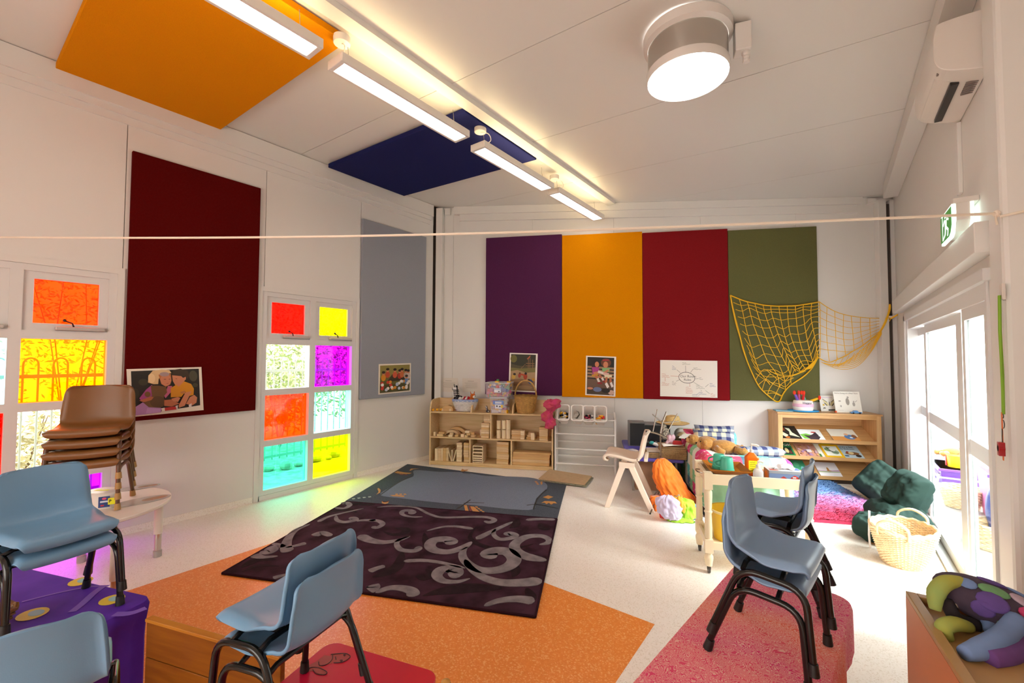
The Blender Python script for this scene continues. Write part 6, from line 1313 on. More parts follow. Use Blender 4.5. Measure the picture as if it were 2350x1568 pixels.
def onT(px, py): p = fl(px, py, zS); q = Matrix.Rotation(-rzT2, 3, 'Z') @ (p-V((P1.x, P1.y, 0))); return q
def wT_(x, y, z=0): return V((P1.x, P1.y, 0))+xv*x+yv*y+V((0, 0, zS+z))
m_tray = mat('amber_tray', '#b06a14', .35, noise=1, col2='#9a5608', scale=30, stretch=(1, 8, 1))
t = thing('tray', 'amber coloured woven tray with sloping rim on the trolley', 'tray', wT_(.155, .185, .036), rzT2)
b = B(); w_, d_ = .26, .30
ins = [(-.095, -.115), (.095, -.115), (.095, .115), (-.095, .115)]; ou = [(-.135, -.15), (.135, -.15), (.135, .15), (-.135, .15)]
b.prism([(x, y, 0) for x, y in ins], (0, 0, .006))
for i in range(4):
    j = (i+1) % 4; b.add([(*ins[i], .0), (*ins[j], .0), (*ou[j], .028), (*ou[i], .028), (*ins[i], .006), (*ins[j], .006), (*ou[j], .034), (*ou[i], .034)], [(0, 1, 2, 3), (4, 7, 6, 5), (2, 6, 7, 3), (0, 3, 7, 4), (1, 5, 6, 2)])
b.build('tray_body', m_tray, t)
for k in range(9): B().bx(-.09+.02*k, -.08+.02*k, -.11, .11, .0062, .0082).build('weave_strip', m_tray, t)
m_cup = mat('teal_plastic', '#46b496', .4)
for i, (x, y, lab) in enumerate(((.115, .20, 'teal plastic cup upside down, farther one on the tray'), (.15, .115, 'teal plastic cup upside down, nearer one on the tray'))):
    t = thing('plastic_cup', lab, 'cup', wT_(x, y, .0435), rzT2+2.4+.4*i, 'teal cups on the tray')
    B().lathe([(.046, 0), (.048, .0), (.048, .02), (.045, .022), (.038, .098), (.034, .104), (.0, .105)], 24).build('cup_body', m_cup, t, smooth='auto')
    B().tube(catmull([(.044, 0, .03), (.075, 0, .035), (.08, 0, .06), (.042, 0, .08)], 5), .006, 7).build('handle', m_cup, t)
t = thing('pump_bottle', 'orange pump bottle with a yellow handwritten label behind the sanitiser', 'bottle', wT_(.345, .24, .001), rzT2)
b = B(); b.prism([(x, y, 0) for x, y in rrect(-.045, .045, -.028, .028, .015)], (0, 0, .13)); b.add([V((x, y, .13)) for x, y in rrect(-.045, .045, -.028, .028, .015)]+[V((x*.3, y*.45, .165)) for x, y in rrect(-.045, .045, -.028, .028, .015)], [(i, (i+1) % 24, 24+(i+1) % 24, 24+i) for i in range(24)]+[tuple(range(24, 48))])
b.build('bottle_body', mat('orange_liquid', '#e8640c', .25), t, smooth='auto'); m_pump = mat('pump_white', '#e6e0d8', .35)
b = B(); b.cyl((0, 0, .163), (0, 0, .185), .013, n=12); b.cyl((0, 0, .185), (0, 0, .215), .005, n=8); b.tube([(0, 0, .215), (.0, 0, .222), (.03, -.01, .222), (.045, -.015, .215)], .007, 8); b.build('pump', m_pump, t, smooth='auto')
picture('label', t, (-.028, -.0285, .025), (.065, 0, 0), (0, 0, .085), (0, -1, 0), [('#e8d80c', rec(0, 0, 1, 1))]); b = B()
for k in range(5): b.ribbon([V((-.02+.006*j, -.0292, .098-.015*k+random.uniform(-.003, .003))) for j in range(7)], .0022, (0, -1, 0), .0002)
b.build('handwriting', mat('ink_brown', '#5a5010', .7), t)
t = thing('sanitiser_bottle', 'small clear sanitiser pump bottle in front of the orange bottle', 'bottle', wT_(.335, .055, .001), rzT2)
m_clr = mat('clear_gel', '#dfe2e2', .12, alpha=.5)
B().lathe([(0, 0), (.032, 0), (.034, .006), (.033, .07), (.022, .092), (.013, .098), (0, .098)], 20, (0, 0, 0), 1, .7).build('bottle_body', m_clr, t, smooth='auto')
b = B(); b.cyl((0, 0, .098), (0, 0, .118), .014, n=12); b.cyl((0, 0, .118), (0, 0, .135), .005, n=8); b.tube([(0, 0, .135), (0, 0, .142), (.02, -.008, .142), (.03, -.012, .137)], .006, 8); b.build('pump', m_pump, t, smooth='auto')
t = thing('paper_roll', 'cardboard paper roll lying beside the tissue box', 'roll', wT_(.40, .20, .029), rzT2)
b = B(); n = 18; vs = []
for x in (-.05, .05):
    for r in (.028, .019): vs += [(x, r*math.cos(2*math.pi*k/n), r*math.sin(2*math.pi*k/n)) for k in range(n)]
fs = []
for k in range(n):
    j = (k+1) % n; fs += [(k, j, 2*n+j, 2*n+k), (n+j, n+k, 3*n+k, 3*n+j), (k, n+k, n+j, j), (2*n+j, 3*n+j, 3*n+k, 2*n+k)]
b.add(vs, fs); b.build('tube', mat('card_tube', '#b88a68', .8), t, smooth='auto')
t = thing('tissue_box', 'tissue box with red cars on a blue print and a white tissue pulled up', 'tissue box', wT_(.505, .10, .001), rzT2)
B().bx(-.105, .105, -.055, .055, 0, .085).build('box_body', flat('#6a7490'), t, bev=.002)
picture('print', t, (-.105, -.0555, 0), (.21, 0, 0), (0, 0, .085), (0, -1, 0), [('#6a7ea4', rec(0, 0, 1, 1)), ('#a8a090', rec(0, .0, 1, .22)), ('#8a9098', rec(.0, .8, 1, 1)), ('#a82c24', [(.28, .2), (.32, .45), (.42, .62), (.5, .5), (.56, .25), (.5, .15)]), ('#c03428', [(.6, .2), (.64, .55), (.74, .72), (.84, .6), (.86, .25), (.78, .15)]), ('#2c3c34', [(.14, .2), (.18, .4), (.28, .45), (.34, .22)]), ('#1c1a1c', ell(.36, .17, .04, .1)), ('#1c1a1c', ell(.52, .17, .04, .1)), ('#1c1a1c', ell(.67, .17, .04, .1)), ('#1c1a1c', ell(.82, .17, .04, .1)), ('#c8ccd0', rec(.68, .5, .78, .6)), ('#b09880', [(.88, 0), (.86, .5), (.95, .9), (1, .9), (1, 0)])])
picture('print', t, (-.1055, .055, 0), (0, -.11, 0), (0, 0, .085), (-1, 0, 0), [('#b0765c', rec(0, 0, 1, 1)), ('#e0741c', ell(.5, .5, .3, .35))])
picture('print', t, (-.105, -.055, .0855), (.21, 0, 0), (0, .11, 0), (0, 0, 1), [('#c8c4c4', rec(0, 0, 1, 1)), ('#b45c50', rec(.05, .1, .3, .5)), ('#5878b0', rec(.7, .4, .98, .95)), ('#ddd8d8', ell(.5, .5, .3, .35))])
def tis(u, v):
    x = (u-.5)*.12; q = 1-abs(u-.5)*1.4; return (x+.02*v, (v-.5)*.05*(1-.3*q)+.01*math.sin(u*12), .087+.055*max(0, q)*(1-abs(v-.5)*1.6)+.004*math.sin(20*u+9*v))
B().grid(tis, 18, 10, .002).build('tissue', mat('tissue', '#e4e4e6', .8), t, smooth=True)
# yellow bucket and mint cloth on the lower shelf
m_yb = mat('yellow_bucket', '#ecc83a', .35); zL = .165+.0225
t = thing('yellow_bucket', 'yellow plastic bucket with a small yellow note on the lower trolley shelf', 'bucket', V((P1.x, P1.y, zL))+xv*.17+yv*.165, rzT2)
B().lathe([(0, 0), (.10, 0), (.128, .20), (.134, .20), (.134, .212), (.122, .212), (.096, .008), (0, .008)], 32).build('bucket_body', m_yb, t, smooth='auto'); B().lathe([(.129, .196), (.138, .2), (.138, .214), (.128, .214)], 32, cap=False).build('rim', mat('bucket_rim', '#e6d8a0', .4), t, smooth='auto')
picture('note', t, (.02, -.131, .10), (.045, .008, 0), (0, -.006, .055), (.1, -1, -.1), [('#e8e010', rec(0, 0, 1, 1)), ('#38381c', bar(.3, .3, .3, .75, .1)), ('#38381c', bar(.3, .75, .6, .55, .1)), ('#38381c', bar(.6, .5, .3, .3, .1))])
m_mint = mat('mint_cloth', '#9fd8bc', .75, alpha=.88, noise=.2, scale=8)
def mint(u, v): return (.05+.52*u, TWd+.018+.012*math.sin(u*22)+.01*math.sin(v*6), .60-.40*v*(.75+.25*math.sin(u*5+1)))
o = B().grid(mint, 40, 20, .003).build('mint_cloth', m_mint, loc=(P1.x, P1.y, 0), rot=(0, 0, rzT2), smooth=True); tag(o, 'mint green cloth hanging on the sofa side of the trolley', 'cloth')

# ================================================================ READING CORNER
m_bag = mat('bottle_green_canvas', '#273a34', .85, noise=.25, scale=6, bump=.35, spec=.15)
def bag(loc, eul, w_, h, d, label):
    from mathutils import Euler
    o = pillow(B(), w_, h, d, None, .22, 36, .10, True).build('floor_cushion', m_bag, loc=loc, smooth=True); o.rotation_euler = eul; tag(o, label, 'cushion', 'dark green floor cushions'); return o
bag((.38, 5.92, .19), (R(36), R(-38), TH+.2), .46, .44, .24, 'dark green floor cushion leaning up against the bookcase')
bag((.505, 5.10, .34), (R(76), R(14), R(-50)), .30, .38, .26, 'dark green floor cushion standing upright by the glass door')
bag((.42, 5.06, .12), (R(5), R(-4), .35), .42, .50, .22, 'dark green floor cushion lying flat behind the wicker basket')
bag((.245, 4.66, .105), (R(10), R(4), -.3), .30, .30, .20, 'small dark green floor cushion on the floor, left of the wicker basket')
# big oval basket
zr = .255; pl_, pr_ = fl(1998, 1192, zr), fl(2154, 1232, zr); c = (pl_+pr_)/2; rzb = math.atan2(pr_.y-pl_.y, pr_.x-pl_.x); hl = (pr_-pl_).length/2*.97
t = thing('wicker_basket', 'large pale oval wicker basket with two handles near the glass door', 'basket', (c.x, c.y, 0), rzb)
m_wp = m_wick2; ratio = 1.22
b = wicker(B(), [(hl*.66, .012), (hl*.80, .10), (hl*.90, .17), (hl*1.0, zr-.01)], 28, 26, .0068, 1, ratio, .005)
b.build('basket_weave', m_wp, t)
b = B()
for k in range(26):
    a = 2*math.pi*k/26; b.tube([(hl*f*math.cos(a), hl*f*ratio*math.sin(a), z) for f, z in ((.655, .01), (.795, .10), (.895, .17), (.985, zr-.01))], .005, 5)
b.build('stake', m_wp, t)['kind'] = 'stuff'
b = B()
for r_, z_, q in ((1.0, zr, .0), (.985, zr+.012, 1.), (1.01, zr+.004, 2.)): b.tube([(hl*r_*math.cos(a)+.0*q, hl*r_*ratio*math.sin(a), z_+.005*math.sin(16*a+q*2)) for a in [2*math.pi*k/64 for k in range(64)]], .010, 6, closed=True)
b.build('rim', m_wp, t)
b = B(); b.tube([(hl*.76*math.cos(a), hl*.76*ratio*math.sin(a), .09+.003*math.sin(20*a)) for a in [2*math.pi*k/60 for k in range(60)]], .009, 6, closed=True); b.build('middle_band', m_wp, t)
B().lathe([(0, .0), (hl*.66, .0), (hl*.66, .014), (0, .014)], 28, (0, 0, 0), 1, ratio).build('bottom', m_wp, t)
for s_ in (-1, 1):
    b = B()
    for off in (-.007, .007): b.tube(catmull([(-.085, s_*hl*ratio*.93, zr-.03), (-.08, s_*(hl*ratio*.95+off), zr+.05), (0, s_*(hl*ratio*.97+off), zr+.09), (.08, s_*(hl*ratio*.95+off), zr+.05), (.085, s_*hl*ratio*.93, zr-.03)], 6), .008, 6)
    b.build('handle', m_wp, t, smooth=True)
q = fl(1997, 1258); o = B().tube([V((0, 0, .003)), V((-.005, .0, .1)), V((.0, .0, .29))], .007, 6).build('white_ribbon', mat('white_ribbon', '#ece8e8', .6), loc=q); tag(o, 'white ribbon hanging down on the left of the wicker basket', 'ribbon')
q = fl(2008, 1251); o = B().grid(lambda u, v: ((u-.5)*.10, (v-.5)*.045*(1-(2*u-1)**2), .006+.008*u), 8, 4, .001).build('dry_leaf', mat('dry_leaf', '#9a6a3c', .8), loc=q, rot=(0, 0, -.6)); tag(o, 'dry brown leaf on the floor by the wicker basket', 'leaf')
# ================================================================ NET ON THE FAR WALL
m_net = mat('yellow_net', '#e6b012', .6); TN = BWT-.065
kn = lambda x, y, d=0.: wb(1660+x/5.595, 660+y/5.595, TN-d)
tN = thing('fishing_net', 'yellow knotted net slung across the olive panel to the corner post', 'net', kn(90, 100))
oN = kn(90, 100)
def netline(pts, r, nm='net_cord'): B().tube([p-oN for p in catmull(pts, 4)], r*.78, 5).build(nm, m_net, tN)
def bez(P, t): return catmull(P, 20)[min(int(t*20*(len(P)-1)), 20*(len(P)-1))]
topL = [(90, 100), (205, 148), (305, 182), (405, 203), (510, 225), (610, 235), (715, 240), (820, 238), (925, 235), (1030, 220), (1135, 203), (1235, 185)]
botL = [(250, 780), (300, 925), (370, 1085), (415, 1190), (500, 1320), (560, 1370), (640, 1440), (690, 1468), (750, 1400), (800, 1320), (870, 1250), (1090, 1090)]
leftE = [(90, 100), (150, 370), (200, 600), (250, 780)]
netline([kn(*p) for p in topL], .010, 'top_rope'); netline([kn(*p) for p in [(90, 100), (120, 270), (165, 470), (215, 640), (250, 780), (300, 930), (370, 1100), (440, 1240), (510, 1330), (640, 1440), (690, 1468), (730, 1450), (755, 1390), (800, 1320), (870, 1250), (1000, 1165), (1090, 1090), (1160, 1000), (1215, 895)]], .010, 'edge_rope')
netline([kn(*p) for p in [(95, 110), (140, 330), (200, 560), (245, 740), (300, 920)]], .007)
# long cords: from the top rope down to the gathered edge
colE = [(365, 1090), (425, 1180), (510, 1290), (570, 1345), (640, 1430), (700, 1380), (800, 1310), (860, 1240), (905, 1210), (975, 1165), (1010, 1130), (1085, 1080)]
cols = [[topL[i]] for i in range(1, 12)]
mid = [[(250, 320), (300, 560), (400, 900), (470, 1080), (600, 1250)], [(330, 260), (380, 460), (470, 700), (560, 930), (690, 1120), (720, 1275)], [(430, 300), (490, 490), (590, 740), (700, 960), (780, 1160), (800, 1310)], [(530, 320), (590, 500), (680, 740), (790, 960), (850, 1090), (870, 1240)],
       [(620, 330), (690, 560), (770, 760), (860, 960), (930, 1080)], [(725, 340), (780, 590), (860, 830), (960, 1020), (990, 1090)], [(825, 330), (850, 560), (930, 800), (1000, 960), (1060, 1060)], [(930, 330), (955, 560), (1010, 790), (1085, 960), (1100, 1050)], [(1025, 300), (1050, 520), (1100, 780), (1150, 960), (1160, 1010)], [(1125, 300), (1130, 420), (1170, 620), (1200, 800), (1215, 895)], [(1240, 300), (1243, 500), (1245, 700), (1240, 895)]]
for c_, m_ in zip(cols, mid): netline([kn(*c_[0])]+[kn(*p, .015) for p in m_], .0055)
# cross cords
def colpt(i, f):
    P = [topL[i+1]]+mid[i]; k = f*(len(P)-1); j = min(int(k), len(P)-2); g = k-j; return (P[j][0]*(1-g)+P[j+1][0]*g, P[j][1]*(1-g)+P[j+1][1]*g)
for r_ in range(1, 12):
    f = r_/11.5; lp_ = (90+160*f*1.6 if f < .6 else 250+(f-.6)*480, 100+f*1150)
    P = [(100+f*330, 100+f*1050)]+[(colpt(i, f)[0], colpt(i, f)[1]+6*math.sin(i*2+r_)) for i in range(11)]
    netline([kn(*p, .012) for p in P], .005)
for pts in ([(415, 1190), (450, 1130), (530, 1050), (610, 1115)], [(500, 1310), (545, 1180), (610, 1115), (690, 1180)], [(570, 1370), (600, 1290), (690, 1180), (790, 1150)], [(640, 1440), (720, 1275), (780, 1215), (905, 1160)], [(455, 1245), (550, 1180), (640, 1240), (800, 1310)], [(520, 1330), (620, 1330), (750, 1390)], [(560, 1370), (640, 1355), (740, 1395)], [(600, 1080), (700, 1110), (850, 1130), (1000, 1090)], [(560, 1050), (720, 1130), (870, 1140), (1060, 1070)]): netline([kn(*p, .02) for p in pts], .005)
for k in range(5): netline([kn(880+20*k, 1135-8*k, .02), kn(1000+15*k, 1090-10*k, .025), kn(1110+8*k, 1000+6*k, .03), kn(1215, 895, .02)], .007, 'gathered_cord')
# right half, hanging free to the corner post
topR = [(1235, 185), (1330, 250), (1430, 305), (1545, 345), (1640, 365), (1760, 382), (1880, 392), (2040, 395)]
netline([kn(*p) for p in topR]+[kn(2160, 395, .12)], .006, 'top_rope'); netline([kn(*p) for p in [(1215, 895), (1280, 935), (1360, 960), (1440, 935), (1580, 870), (1660, 820), (1760, 765), (1900, 660), (2010, 570), (2090, 490), (2150, 400)]], .008, 'edge_rope')
for k, (x, ye) in enumerate(((1330, 950), (1430, 930), (1545, 890), (1650, 815), (1770, 760), (1870, 680))): netline([kn(*topR[k+1]), kn(x-5+18*(k % 2), (topR[k+1][1]+ye)/2, .02), kn(x+30, ye, .02)], .0045)
for r_ in range(1, 7):
    netline([kn(1240, 185+100*r_), kn(1340, 250+92*r_, .02), kn(1440, 300+85*r_, .02), kn(1550, 345+80*r_, .02), kn(1660, 368+75*r_, .02), kn(1780, 385+60*r_, .02), kn(1890, 400+45*r_, .02), kn(2000, 398+34*r_)], .004)
for k in range(8): netline([kn(1260+30*k, 960+8*k, .02), kn(1480+20*k, 1045-18*k, .04), kn(1700+12*k, 1020-32*k, .05), kn(1880+8*k, 850-28*k, .04), kn(2030, 600-6*k, .03), kn(2150, 400, .03)], .0045, 'gathered_cord')
for k in range(7): netline([kn(1400+70*k, 1020-8*k*k*.6, .05), kn(1440+70*k, 960-10*k*k*.6, .03), kn(1470+72*k, 900-12*k*k*.5, .02)], .004)
for k in range(4): netline([kn(1990+10*k, 600-12*k, .03), kn(2060+8*k, 480-10*k, .04), kn(2120+6*k, 330-15*k, .05), kn(2138, 215, .05)], .011, 'gathered_cord')
netline([kn(2045, 500, .02), kn(2040, 380, .02), kn(2058, 270, .02)], .016, 'gathered_cord'); netline([kn(2150, 400, .05), kn(2220, 360, .10), kn(2290, 320, .12)], .012, 'gathered_cord')
B().tube([kn(2135, 376, .06)-oN, kn(2235, 370, .06)-oN], .012, 8).build('peg', m_pump, tN)
# ================================================================ CLOTHES LINE across the room
m_rope = mat('white_cord', '#e4d6c4', .7); RA = wl(2292, 490, .597); RB_ = dp(-60, 544, 2.9)
t = thing('washing_line', 'white cord stretched across the room at head height', 'line', RA)
P = [RA.lerp(RB_, k/24) for k in range(25)]
for k, p in enumerate(P): p.z -= .045*math.sin(math.pi*k/24)
B().tube([p-RA for p in P], .0062, 7).build('cord', m_rope, t, smooth='auto')
b = B(); b.ball((-.006, .0, 0), (.014, .014, .016), 8, 6); b.tube([(-.01, 0, -.0), (-.013, -.02, -.03), (-.012, -.03, -.055)], .004, 6); b.build('knot', m_rope, t)
q = V((.5965, 2.768, wl(2308, 487, .597).z)); b = B(); b.tube([(0, 0, 0), q-RA, V((.75, 2.762, q.z+.02))-RA], .0062, 7); b.build('cord_tail', m_rope, t)
# ================================================================ RIGHT WALL THINGS
m_ac = mat('aircon_white', '#d4ccc4', .35)
ay0, ay1 = 2.99, 3.60; t = thing('air_conditioner', 'white split air conditioner high on the wall above the glass door', 'air conditioner', (RWX, ay0, 0))
pr = catmull([(-.002, 0, 3.20), (-.16, 0, 3.20), (-.185, 0, 3.17), (-.195, 0, 3.08), (-.19, 0, 3.0), (-.16, 0, 2.955), (-.10, 0, 2.93), (-.002, 0, 2.905)], 4)
B().prism([tuple(p) for p in pr], (0, ay1-ay0, 0)).build('case', m_ac, t, bev=.004)
B().bx(-.118, -.085, .12, ay1-ay0-.05, 2.917, 2.934).build('air_slot', m_blk, t)
b = B(); b.hexa([(-.178, .11, 2.965), (-.122, .11, 2.933), (-.122, ay1-ay0-.04, 2.933), (-.178, ay1-ay0-.04, 2.965)], [(-.178, .11, 2.978), (-.122, .11, 2.946), (-.122, ay1-ay0-.04, 2.946), (-.178, ay1-ay0-.04, 2.978)]); b.build('louvre', m_ac, t)
for k in range(7): B().bx(-.06+.006*k*0, -.015, .12+.02*k, .13+.02*k, 2.9065+.0, 2.915).build('label_print', inks['m'], t)
B().bx(-.176, -.168, .05, .07, 2.962, 2.975).build('indicator', inks['m'], t)
yc_ = wl(2203, 360, RWX).y; b = B(); b.bx(RWX-.02, RWX, yc_-.06, yc_+.0, wl(2203, 452, RWX).z, 2.9); o = b.build('cable_cover', m_trim, bev=.003); tag(o, 'white cable cover running down from the air conditioner', 'cable cover')
xs = .53; p0, p1 = wl(2187, 468, xs), wl(2163, 552, xs); ey0, ey1 = p0.y, p1.y; ez0, ez1 = wl(2187, 540, xs).z, p0.z
ez0 = (ez0+p1.z)/2-.02
t = thing('exit_sign', 'green running man exit sign with two glowing blades on the right wall', 'exit sign', (RWX, ey0, 0))
m_exg = mat('exit_green', '#3a8a34', .3, emit='#3f9a38', es=.18); m_exw = mat('exit_white', '#eef6f2', .3, emit='#e8fff4', es=.55); Lx_ = ey1-ey0
for x in (xs-RWX, -.03):
    pts = [(x-.006, .0, ez1), (x-.006, 0, ez0+.05), (x-.004, .03, ez0+.015), (x-.004, .07, ez0), (x-.004, Lx_, ez0), (x-.004, Lx_, ez1)]
    B().prism(pts, (.014, 0, 0)).build('blade', m_exw, t)
B().prism([(xs-RWX+.012, .004, ez1+.02), (xs-RWX+.012, .004, ez0+.08), (xs-RWX+.012, .06, ez0+.03), (xs-RWX+.012, Lx_, ez0+.03), (xs-RWX+.012, Lx_, ez1+.02)], (-(xs-RWX)-.045, 0, 0)).build('body', m_ac, t)
B().bx(xs-RWX, -.0005, .0, Lx_, ez1+.001, ez1+.03).build('cap', m_ac, t, bev=.004)
x = xs-RWX-.0068; B().prism([(x, .006, ez1-.01), (x, .006, ez0+.06), (x, .035, ez0+.025), (x, .075, ez0+.01), (x, Lx_-.008, ez0+.01), (x, Lx_-.008, ez1-.01)], (-.001, 0, 0)).build('green_face', m_exg, t)
hz = ez1-ez0; fy = lambda u: Lx_*(1-u); fz = lambda v: ez0+hz*v; b = B()
man = [rec(.42, .78, .54, .9), [(.42, .72), (.6, .7), (.58, .42), (.44, .42)], [(.58, .7), (.74, .6), (.78, .66), (.6, .76)], [(.42, .72), (.3, .56), (.25, .62), (.4, .78)], [(.5, .45), (.66, .3), (.62, .12), (.7, .12), (.74, .34), (.58, .48)], [(.44, .45), (.4, .26), (.24, .16), (.26, .1), (.48, .22), (.54, .42)], rec(.2, .1, .24, .95), rec(.2, .91, .36, .95)]
for poly in man: b.prism([(x-.0012, fy(u), fz(v)) for u, v in poly], (-.0006, 0, 0))
b.build('running_man', m_exw, t)
# lanyard with keys and whistle
lx = .592; la = wl(2299, 678, lx); t = thing('lanyard', 'lime green lanyard with keys, orange tag and a red whistle hanging by the door', 'lanyard', (lx, la.y, la.z))
m_lime = mat('lime_cord', '#7aa818', .6); zz_ = lambda py: wl(2299, py, lx).z-la.z
B().bx(-.003, .008, -.02, .02, -.02, .05).build('hook', m_ac, t, bev=.002)
B().tube([(-.006, .004, 0), (-.008, .006, zz_(760)), (-.006, .002, zz_(860)), (-.008, 0, zz_(948))], .0055, 6).build('cord', m_lime, t); B().tube([(-.008, -.005, 0), (-.010, -.004, zz_(760)), (-.009, -.001, zz_(860)), (-.008, 0, zz_(945))], .004, 6).build('cord', m_lime, t)
m_key = mat('key_metal', '#4a4640', .35, .8)
for py, r in ((952, .010), (970, .018)): B().tube([(-.010, r*math.cos(a), zz_(py)+r*math.sin(a)) for a in [2*math.pi*k/20 for k in range(20)]], .0016, 5, closed=True).build('key_ring', m_key, t)
B().bx(-.013, -.011, -.003, .011, zz_(1050), zz_(944)).build('tag', mat('orange_tag', '#d86824', .6), t)
b = B(); b.prism([(-.016, -.004, zz_(980)), (-.016, -.012, zz_(984)), (-.016, -.012, zz_(992)), (-.016, -.006, zz_(996)), (-.016, -.008, zz_(1012)), (-.016, -.001, zz_(1012)), (-.016, .0, zz_(994))], (.002, 0, 0)); b.build('key', m_key, t)
b = B(); b.cyl((-.028, 0, zz_(1024)), (-.008, 0, zz_(1024)), .0155, n=16); b.bx(-.028, -.008, -.013, .013, zz_(1040), zz_(1010)); b.build('whistle', mat('red_whistle', '#a01018', .3), t, bev=.002)
# ================================================================ CABINET AND PUPPET at the lower right
m_cab = mat('orange_laminate', '#c0784a', .45, noise=.08, scale=4); m_cabt = mat('beech_laminate', '#a8824e', .4, noise=.1, scale=5)
pc0 = fl(2078, 1357, .75); rzC = R(7); t = thing('tray_cabinet', 'orange sided cabinet with a tan rimmed tray top in the lower right corner', 'cabinet', (pc0.x, pc0.y, 0), rzC)
CWd, CD = .62, 1.0
B().bx(0, .02, -CD, 0, 0.03, .735).build('side_panel', m_cab, t); B().bx(CWd-.02, CWd, -CD, 0, .03, .735).build('side_panel', m_cab, t); B().bx(.02, CWd-.02, -.02, 0, .03, .735).build('back_panel', m_cab, t); B().bx(.02, CWd-.02, -CD, -CD+.02, .03, .735).build('front_panel', m_cab, t)
B().bx(.01, CWd-.01, -CD+.01, -.01, 0, .03).build('plinth', m_blk, t)
B().bx(.026, CWd-.026, -CD+.026, -.026, .700, .728).build('tray_top', m_cabt, t)
for a in ((0, .026, -CD, 0), (CWd-.026, CWd, -CD, 0), (.026, CWd-.026, -.026, 0), (.026, CWd-.026, -CD, -CD+.026)): B().bx(*a, .735, .752).build('rim', m_cabt, t, bev=.002)
# tortoise puppet
zP = .7285; pq = fl(2262, 1452, zP); t = thing('tortoise_puppet', 'plush tortoise hand puppet with a purple patched shell on the cabinet', 'puppet', (pq.x, pq.y, zP), 0)
m_sh = mat('shell_plush', '#4a3a4c', .9, noise=.4, scale=10); pcol = [mat('patch_'+c.lstrip('#'), c, .9, noise=.15, scale=30) for c in ('#5c4488', '#c03a6c', '#6a9868', '#b09aa8', '#7088b8', '#8a78a8')]
m_gyp = mat('green_yellow_plush', '#8aa05a', .9, noise=1, col2='#b4a838', scale=6); m_blp = mat('blue_plush', '#7088b4', .9, noise=.3, scale=6); m_pup = mat('violet_plush', '#6a4080', .9, noise=.35, scale=8); m_dkp = mat('dark_plush', '#2e2628', .95)
O = V((pq.x, pq.y, zP)); lo = lambda px, py, d: dp(px, py, d)-O
dC = (pq-CAM).dot(fw); dC = (V((pq.x, pq.y, zP))-CAM).dot(fw)
sc0 = lo(2285, 1392, dC+.04); ax1 = (lo(2360, 1420, dC+.03)-lo(2180, 1345, dC+.08)).normalized(); up_ = V((0, 0, 1)); ax2 = ax1.cross(up_).normalized(); up2 = ax2.cross(ax1)
def shp_(p): return ax1*p.x+ax2*p.y+up2*p.z
b = B().ball(sc0, (.150, .095, .060), 24, 14, shp_); b.build('shell', m_sh, t, smooth=True)
for i, (u, v, r1_, r2_) in enumerate(((-.45, 25, .05, .036), (.12, 28, .05, .03), (-.35, 58, .05, .03), (.1, 60, .045, .03), (.4, 55, .04, .03), (-.15, 95, .05, .03), (.3, 95, .05, .03), (-.7, 60, .03, .028), (.55, 20, .04, .024), (-.1, -20, .05, .028), (-.55, -5, .036, .03), (.4, -12, .05, .03))):
    a = R(v); k = math.sqrt(max(.02, 1-u*u)); q = V((.150*u, .095*k*math.cos(a), .060*k*math.sin(a))); n = V((q.x/.150**2, q.y/.095**2, q.z/.060**2)).normalized(); t1 = V((1, 0, 0)); t1 = (t1-n*t1.dot(n)).normalized(); t2 = n.cross(t1)
    B().ball(sc0+shp_(q), (r1_*.72, r2_*.75, .006), 12, 7, lambda p: shp_(t1*p.x+t2*p.y+n*p.z)).build('shell_patch', pcol[(0, 1, 2, 3, 5, 0, 4, 4, 3, 2, 0, 5)[i]], t, smooth=True)
def limb(pts, rr, m_, nm, K=.40):
    rr = [r*K for r in rr]; B().tube(catmull([lo(*p) for p in pts], 5), [rr[0]+(rr[-1]-rr[0])*0+ (lambda f: rr[min(int(f*(len(rr)-1)), len(rr)-2)]*(1-(f*(len(rr)-1)-min(int(f*(len(rr)-1)), len(rr)-2)))+rr[min(int(f*(len(rr)-1)), len(rr)-2)+1]*(f*(len(rr)-1)-min(int(f*(len(rr)-1)), len(rr)-2)))(i/((len(pts)-1)*5)) for i in range((len(pts)-1)*5+1)], 14).build(nm, m_, t, smooth=True)
limb([(2205, 1335, dC+.05), (2170, 1338, dC+.04), (2148, 1362, dC+.03), (2146, 1400, dC+.02)], [.018, .033, .036, .014], m_gyp, 'flipper')
limb([(2225, 1440, dC-.0), (2190, 1432, dC-.01), (2166, 1442, dC-.02), (2178, 1470, dC-.03)], [.018, .030, .033, .012], m_gyp, 'flipper')
limb([(2170, 1375, dC+.05), (2195, 1420, dC+.03), (2240, 1435, dC+.02)], [.02, .025, .03], m_dkp, 'lining')
limb([(2185, 1375, dC+.05), (2215, 1385, dC+.04), (2245, 1410, dC+.03)], [.024, .03, .03], mat('tummy_plush', '#a8927e', .9), 'tummy')
limb([(2240, 1400, dC+.03), (2268, 1425, dC-.0), (2275, 1450, dC-.02)], [.02, .024, .02], m_blp, 'arm')
limb([(2335, 1425, dC-.05), (2300, 1462, dC-.08), (2250, 1490, dC-.10), (2212, 1500, dC-.11)], [.03, .03, .032, .012], m_blp, 'arm')
limb([(2350, 1470, dC-.06), (2310, 1500, dC-.10), (2265, 1512, dC-.12)], [.036, .034, .02], m_pup, 'leg')
limb([(2400, 1440, dC-.02), (2350, 1460, dC-.04), (2320, 1485, dC-.06)], [.05, .05, .04], m_pup, 'body')
